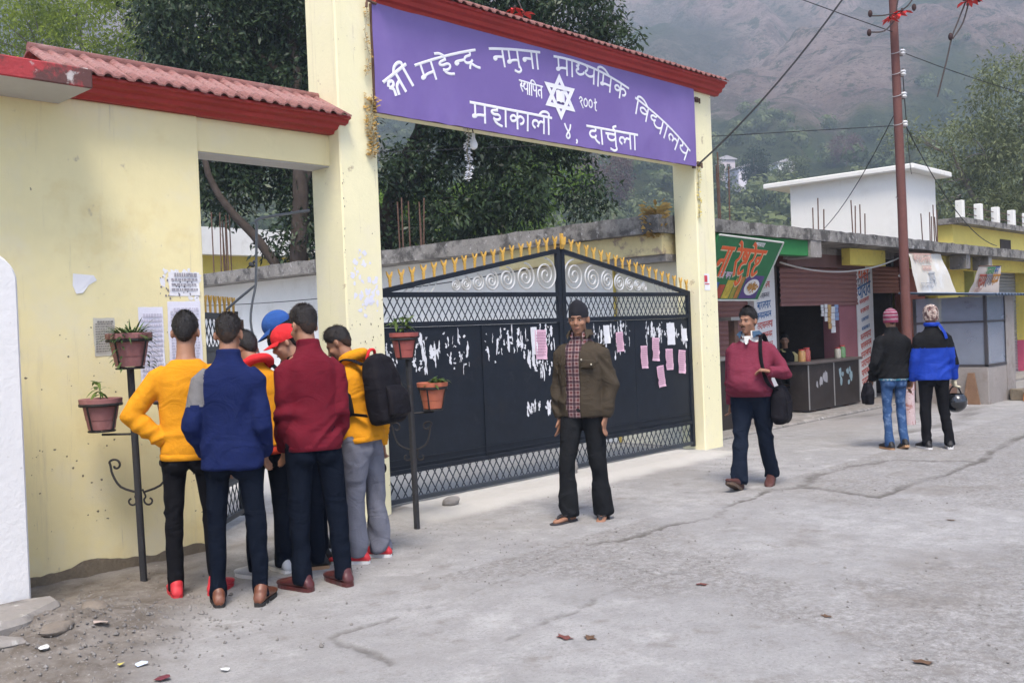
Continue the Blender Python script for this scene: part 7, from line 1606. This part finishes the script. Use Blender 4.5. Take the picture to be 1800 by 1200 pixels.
def holder(t, cx, cy, z0, r, h, arm):
    """hanging cage of flat iron round one pot, with its scroll bracket back to the post"""
    b = MB()
    b.tube([(cx+r*1.12*math.cos(a), cy+r*1.12*math.sin(a), z0+h*.80) for a in np.linspace(0, 2*math.pi, 25)], [(.010, .004)]*25, 6, cap=False, up=(0, 0, 1))
    b.tube([(cx+r*.70*math.cos(a), cy+r*.70*math.sin(a), z0-.012) for a in np.linspace(0, 2*math.pi, 21)], [(.006, .004)]*21, 6, cap=False, up=(0, 0, 1))
    for a in (.4, 2.0, 3.6, 5.1): b.tube([(cx+r*1.12*math.cos(a), cy+r*1.12*math.sin(a), z0+h*.82), (cx+r*.78*math.cos(a), cy+r*.78*math.sin(a), z0), (cx+r*.1*math.cos(a), cy+r*.1*math.sin(a), z0-.014)], .0065, 6)
    b.build('pot_holder', m_iron2, t)
def pot_stand(label, base, zt, arms, scroll_z, lean=0):
    t = thing('pot_stand', label, 'plant stand', base); x, y = base[:2]
    MB().tube([(x, y, -.05), (x+lean*.5, y, zt*.5), (x+lean, y, zt)], .024, 8).build('post', m_postg, t, smooth=True)
    for (dx, dy, z) in arms:
        d = Vector((dx, dy, 0)); L_ = d.length; u = d/L_
        if L_ < .02: continue
        P = lambda s_, z_: (x+u.x*s_, y+u.y*s_, z_)
        MB().tube([P(.0, z-.02), P(L_*.5, z-.018), P(L_, z-.016)], .008, 6).build('arm', m_iron2, t)
        pts = [P(.02, scroll_z)]; n = 20
        sc_ = [P(.07+.03*math.cos(a)*(1-i/9*.5)-.05, scroll_z+.03*math.sin(a)*(1-i/9*.5)-.04) for i, a in enumerate(np.linspace(0, -5.2, 10))]
        MB().tube(smooth_path([P(.02, scroll_z+.02)]+[P(.02+L_*.45, scroll_z+.06), P(L_*.75, scroll_z+.14), P(L_*.80, scroll_z+.20)]+[P(L_*.66+.045*math.cos(a)*(1-i/10), scroll_z+.20+.045*math.sin(a)*(1-i/10)) for i, a in enumerate(np.linspace(.6, 6.0, 9))], 3), .0075, 6).build('scroll', m_iron2, t, smooth=True)
        MB().tube(smooth_path([P(.015, scroll_z+.04)]+[P(.055+.035*math.cos(a)*(1-i/9*.6), scroll_z-.035+.035*math.sin(a)*(1-i/9*.6)) for i, a in enumerate(np.linspace(2.2, 7.5, 9))], 3), .0065, 6).build('scroll', m_iron2, t, smooth=True)
    return t
# left stand (three pots) ; image-left is about (-.69, .73)
S1 = (-2.39, -.36, 0); e = Vector((.69, -.73, 0))
t = pot_stand('wrought iron pot stand with three pots in front of yellow wall', S1, 1.39, [(-.23*e.x, -.23*e.y, .98), (.25*e.x, .25*e.y, .98)], .56, lean=-.03)
c = (S1[0]-.01*e.x-.02, S1[1]-.01*e.y, 1.40); holder(t, c[0], c[1], 1.40, .125, .21, 0); pot('mauve pot with bushy fern on top of the left stand', c, .135, .215, m_terra, 'pots on the stands', 'fern', 'bushy green fern spilling from the top left pot', 2)
c = (S1[0]-.23*e.x, S1[1]-.23*e.y, 1.0); holder(t, *c, .118, .20, 0); pot('mauve pot with tiny sprig on the left arm of stand', c, .125, .20, m_terra, 'pots on the stands', 'sprig', 'thin green sprig in the lower left pot', 3)
c = (S1[0]+.25*e.x, S1[1]+.25*e.y, 1.0); holder(t, *c, .118, .20, 0); pot('mauve pot on the stand arm behind the yellow sweater', c, .125, .20, m_terra, 'pots on the stands', 'low', 'low green plant behind the yellow sweater', 4)
S2 = (-.24, -.59, 0)
t = pot_stand('dark pot stand with three pots in front of the iron gate', S2, 1.345, [(-.20*e.x, -.20*e.y, .93), (.17*e.x, .17*e.y, .93)], .60, lean=-.02)
c = (S2[0]-.035*e.x-.01, S2[1]-.035*e.y, 1.355); holder(t, *c, .095, .18, 0); pot('red pot with spiky leafy plant on top of the gate stand', c, .108, .195, M('dull_red_pot', (.36, .095, .080), .65, .1, 8, .05, 50), 'pots on the stands', 'leafy', 'yellow green leafy plant in the red top pot', 5)
c = (S2[0]+.165*e.x, S2[1]+.165*e.y, .945); holder(t, *c, .105, .20, 0); pot('orange plastic pot on the right arm of gate stand', c, .115, .205, m_terro, 'pots on the stands', 'low', 'low green seedlings in the orange pot', 6)
c = (S2[0]-.20*e.x, S2[1]-.20*e.y, .945); holder(t, *c, .105, .20, 0); pot('dark mauve pot half hidden by the black backpack', c, .115, .205, m_terra, 'pots on the stands', 'low', 'low green plant beside the black backpack', 7)
# ---- utility pole and wires
up_ = thing('utility_pole', 'rusty brown steel utility pole with white insulators', 'pole', (8.54, -1.04, 0))
m_pole = M('rust_brown_pole', (.145, .060, .050), .7, .2, 3, .15, 30, stain=[(4, .58, .72, (.10, .045, .04))]); m_por = M('white_porcelain', (.66, .66, .66), .25, .05, 9, 0, spec=.6)
MB().tube([(8.54, -1.04, -.1), (8.55, -1.03, 3), (8.58, -.99, 6.0)], [.070, .064, .054], 14).build('shaft', m_pole, up_, smooth=True)
b = MB(); b.tube([(8.54, -1.04, -.02), (8.541, -1.04, .62)], [.0735, .073], 14); b.build('painted_foot', M('chipped_white_pink_paint', (.52, .40, .40), .85, .15, 9, .2, 40, stain=[(8, .52, .6, (.30, .12, .10)), (15, .6, .66, (.65, .62, .6))]), up_, smooth=True)
for i, z in enumerate((5.22, 4.93, 4.62, 4.22)):
    x, y = 8.575+(.10*.69), -1.0-(.10*.73)
    o = MB().lathe([(.001, -.045), (.028, -.04), (.045, -.02), (.03, 0), (.045, .02), (.028, .04), (.001, .045)], 14, (x, y, z)).build('insulator', m_por, up_, smooth=True)
    MB().tube([(8.57, -1.0, z-.05), (x, y, z-.05), (x, y, z+.06)], .008, 6).build('bracket', m_rust, up_)
for z in (5.22, 4.93, 4.62, 4.22, 3.2, 2.1): MB().tube([(8.562+.064*math.cos(a), -1.012+.064*math.sin(a), z+.03*math.cos(a)) for a in np.linspace(0, 6.28, 17)], .006, 5).build('wire_tie', M('pale_wire', (.36, .34, .33), .6, .1, 9, 0), up_)
m_wire = M('black_wire', (.02, .02, .022), .6, .1, 9, 0)
def wire(label, a, b_, sag, r=.008, mat=None, n=18):
    a, b_ = Vector(a), Vector(b_); pts = [a.lerp(b_, i/n)-Vector((0, 0, 4*sag*(i/n)*(1-i/n))) for i in range(n+1)]
    return tag(MB().tube(pts, r, 6).build('wire', mat or m_wire, smooth=True), label, 'wire')
wire('black wire sweeping down across mountain to the right gate pillar', (7.6, -2.6, 8.2), (4.87, -.06, 3.43), .42, .011)
wire('thin wire running left from the utility pole', (8.6, -1.0, 4.2), (-3, 40, 9), .5, .006)
wire('thin overhead wire going right from pole top', (8.64, -1.07, 5.22), (26, -3, 6.4), .5, .006)
wire('thin overhead wire from pole insulator to white room', (8.64, -1.07, 4.93), (18.6, 2.7, 4.9), .3, .007)
wire('drooping wire from pole towards white room left end', (8.64, -1.07, 4.62), (18.5, 5.8, 3.4), .5, .007)
wire('slack cable from pole down to the far slab', (8.64, -1.07, 4.22), (17.5, .5, 2.95), .35, .008)
wire('pale slack cable looping under the shop slab', (8.6, .9, 2.42), (12.6, .55, 2.62), .22, .014, M('pale_cable', (.55, .52, .48), .6, .1, 9, 0))
wire('thin overhead wire crossing from the left to pole top', (-6, 4.5, 9.5), (8.55, -1.0, 5.5), .4, .006)
wire('grey cable along the white building wall under its slab', (4.92, 1.0, 2.5), (4.97, 15, 2.45), .25, .008)
# ---- bird on the school slab, stones, leaves, litter
bd = thing('bird', 'small dark bird perched on the mossy slab behind side gate', 'bird', (4.75, 9.6, 2.875)); b = MB()
b.ell((0, 0, .075), (.045, .085, .045), 14, 10, Matrix.Rotation(R(25), 3, 'X')); b.ell((0, -.085, .125), (.03, .034, .03), 12, 8); b.tube([(0, .06, .06), (0, .16, .02)], [(.022, .010), (.018, .004)], 8); b.tube([(0, -.11, .125), (0, -.14, .12)], [.009, .002], 6); me = remesh(b, .006, 2); put(me, 'body', M('dark_plumage', (.03, .03, .032), .7, .2, 20, .1, 60), bd)
MB().tube([(.012, 0, .04), (.012, 0, 0)], .004, 5).build('leg', m_rust, bd, local=True); MB().tube([(-.012, 0, .04), (-.012, 0, 0)], .004, 5).build('leg', m_rust, bd, local=True)
def lump(name, label, cat, c, r, mat, seed, group=None):
    b = MB(); rg = random.Random(seed); b.ell((0, 0, 0), r, 12, 8); b.v = [tuple(Vector(v)*(1+.28*noise.noise(Vector(v)*18+Vector((seed, 0, 0))))) for v in b.v]
    o = b.build(name, mat, smooth=True, fix=True); o.location = (c[0], c[1], ground_z(c[0], c[1])+r[2]*.55); o.rotation_euler = (0, 0, seed); return tag(o, label, cat, group)
lump('stone', 'grey rounded stone on the apron in front of the gate', 'stone', (.47, -.23), (.09, .06, .05), m_conc, 3)
lump('stone', 'upright grey stone under the gate meeting post', 'stone', (2.42, .02), (.05, .05, .10), m_conc, 5)
lump('stone', 'flat broken stone in front of the concrete block', 'stone', (-3.33, -1.33), (.10, .07, .035), M('brown_stone', (.20, .17, .14), .9, .2, 9, .4, 30), 7)
lump('stone', 'flat stone at the lower left corner of the dirt', 'stone', (-3.62, -1.32), (.14, .07, .035), m_conc, 9)
lump('stone', 'small mound stone right of the concrete block', 'stone', (-2.98, -.98), (.09, .07, .03), M('brown_stone', (.20, .17, .14)), 11)
rg = random.Random(5); b = MB()
for k_ in range(900):
    x, y = rg.gauss(-3.15, .45), rg.gauss(-1.25, .5)
    if not (-4 < x < -1.9 and -2.6 < y < -.1): continue
    s_ = rg.uniform(.003, .012)*(1.8 if rg.random() < .06 else 1); z = ground_z(x, y)+s_*.3; q = [Vector((rg.uniform(-1, 1), rg.uniform(-1, 1), rg.uniform(-.6, .8)))*s_ for _ in range(6)]
    P = [(x+s_, y, z), (x, y+s_*rg.uniform(.6, 1.2), z), (x-s_*rg.uniform(.6, 1.2), y, z), (x, y-s_, z), (x+q[0].x*.4, y+q[0].y*.4, z+s_*.9), (x, y, z-s_)]
    b.add(P, [(0, 1, 4), (1, 2, 4), (2, 3, 4), (3, 0, 4), (1, 0, 5), (2, 1, 5), (3, 2, 5), (0, 3, 5)])
for k_ in range(1500):
    x, y = rg.uniform(-3.2, 4.5), rg.uniform(-5.6, -.5)
    if float(fbm(np.array(x*.55+8), np.array(y*.55+2), 4, 71)) < rg.uniform(.30, .62): continue
    s_ = rg.uniform(.002, .009)*(1.5 if rg.random() < .1 else 1); z = ground_z(x, y)+s_*.3
    P = [(x+s_, y, z), (x, y+s_*rg.uniform(.6, 1.2), z), (x-s_*rg.uniform(.6, 1.2), y, z), (x, y-s_, z), (x, y, z+s_*.8), (x, y, z-s_)]
    b.add(P, [(0, 1, 4), (1, 2, 4), (2, 3, 4), (3, 0, 4), (1, 0, 5), (2, 1, 5), (3, 2, 5), (0, 3, 5)])
tag(b.build('gravel', M('mixed_gravel', (.22, .205, .19), .95, .4, 3, .3, 60)), 'loose gravel and rubble scattered on the dirt and road', 'gravel', kind='stuff')
m_leafd = M('dry_brown_leaf', (.13, .075, .045), .9, .3, 14, .3, 60); m_leafr = M('reddish_dry_leaf', (.17, .06, .05), .9, .3, 14, .3, 60)
LV = [(-1.67, -3.34, .11, 'reddish dry leaf lying left of centre in the foreground'), (-1.60, -3.44, .10, 'dry leaf touching the reddish leaf in the foreground'), (2.15, -3.85, .07, 'dark dry leaf alone on the road at right'), (-1.0, -4.84, .10, 'crumpled dark leaf near the bottom right edge'), (-1.14, -4.66, .06, 'small orange brown leaf left of the crumpled leaf'), (-0.66, -5.12, .08, 'dark leaf at the bottom right corner'), (-0.42, -3.33, .09, 'flat brown leaf patch in mid road'), (-1.09, -4.03, .07, 'brown leaf above the bottom centre right'), (-1.2, -3.47, .05, 'tiny brown leaf left of mid road patch'), (-0.59, -4.19, .08, 'brown leaf below the mid road patch'), (-0.69, -4.49, .07, 'curled brown leaf on speckled gravel area'), (-2.18, -3.41, .05, 'tiny dark leaf at bottom left of centre'), (-.02, -4.34, .06, 'upright curled leaf on the right road')]
LV = LV[:4]+LV[6:7]+LV[9:10]
for i, (x, y, s_, lab) in enumerate(LV):
    rg = random.Random(i+3); b = MB(); s_ *= .62; n = 11; P = []
    for k_ in range(n):      # flat, ragged, slightly lifted leaf
        a = 2*math.pi*k_/n; r_ = s_*(1 if k_ % 2 else .62)*rg.uniform(.7, 1.1); P.append((r_*math.cos(a), .55*r_*math.sin(a), .004+.10*s_*rg.random()))
    b.add([(0, 0, .006)]+P, [(0, 1+k_, 1+(k_+1) % n) for k_ in range(n)]); o = b.build('dry_leaf', m_leafr if i in (0, 4) else m_leafd, smooth='all'); o.location = (x, y, ground_z(x, y)); o.rotation_euler = (0, 0, rg.uniform(0, 6)); tag(o, lab, 'leaf', 'dry leaves on the road')
for i, (x, y, s_, mat, lab) in enumerate([(-3.21, -1.99, .045, M('pale_blue_litter', (.55, .62, .74), .8, .1, 20, 0), 'pale blue paper scrap on the dirt in the lower left'), (-3.28, -1.93, .028, M('yellow_litter', (.55, .48, .12), .8, .1, 20, 0), 'yellow wrapper scrap left of the pale blue scrap'), (-3.14, -1.42, .05, M('pinkish_litter', (.42, .34, .30), .8, .1, 20, 0), 'pinkish paper scrap on the dirt beside stone'), (-3.23, -2.25, .05, M('maroon_litter', (.14, .03, .04), .8, .1, 20, 0), 'maroon wrapper at the bottom edge'), (-3.48, -1.54, .04, M('white_litter', (.62, .62, .6), .8, .1, 20, 0), 'white scrap among dirt at lower left'), (-2.99, -2.38, .03, M('white_litter', (.62, .62, .6)), 'white scrap near the bottom edge left of centre')]):
    rg = random.Random(i+50); b = MB(); P = [(s_*math.cos(a)*rg.uniform(.6, 1.1), s_*.7*math.sin(a)*rg.uniform(.6, 1.1), .006+.012*rg.random()) for a in np.linspace(0, 6.28, 7)[:-1]]; b.add([(0, 0, .016)]+P, [(0, 1+k_, 1+(k_+1) % 6) for k_ in range(6)]); o = b.build('litter_scrap', mat); o.location = (x, y, ground_z(x, y)); o.rotation_euler = (0, 0, i); tag(o, lab, 'litter', 'litter on the dirt')

# ---- jars and packets on the shop counter
rg = random.Random(21)
for i, (x, hgt, r_, c_, lab) in enumerate([(9.45, .20, .06, (.55, .30, .10), 'sweet jar with orange contents at the left end of shop counter'), (9.62, .22, .06, (.40, .08, .06), 'sweet jar with red contents second on the shop counter'), (10.75, .18, .055, (.55, .50, .40), 'sweet jar with pale contents at the middle of shop counter'), (10.92, .21, .06, (.16, .30, .12), 'sweet jar with green contents near the right end of counter')]):
    t = thing('sweet_jar', lab, 'jar', (x, 1.03, .846), 0, 'jars on the shop counter'); MB().lathe([(.001, 0), (r_, 0), (r_*1.02, hgt*.1), (r_, hgt*.75), (r_*.75, hgt*.86), (r_*.75, hgt*.9), (.001, hgt*.9)], 16).build('jar_body', M('jar_contents_%d' % i, c_, .25, .35, 30, 0, spec=.6), t, local=True, smooth=True); MB().lathe([(.001, hgt*.9), (r_*.82, hgt*.9), (r_*.82, hgt), (.001, hgt)], 16).build('lid', M('jar_lid', (.5, .06, .05), .4, .1, 9, 0), t, local=True, smooth=True)
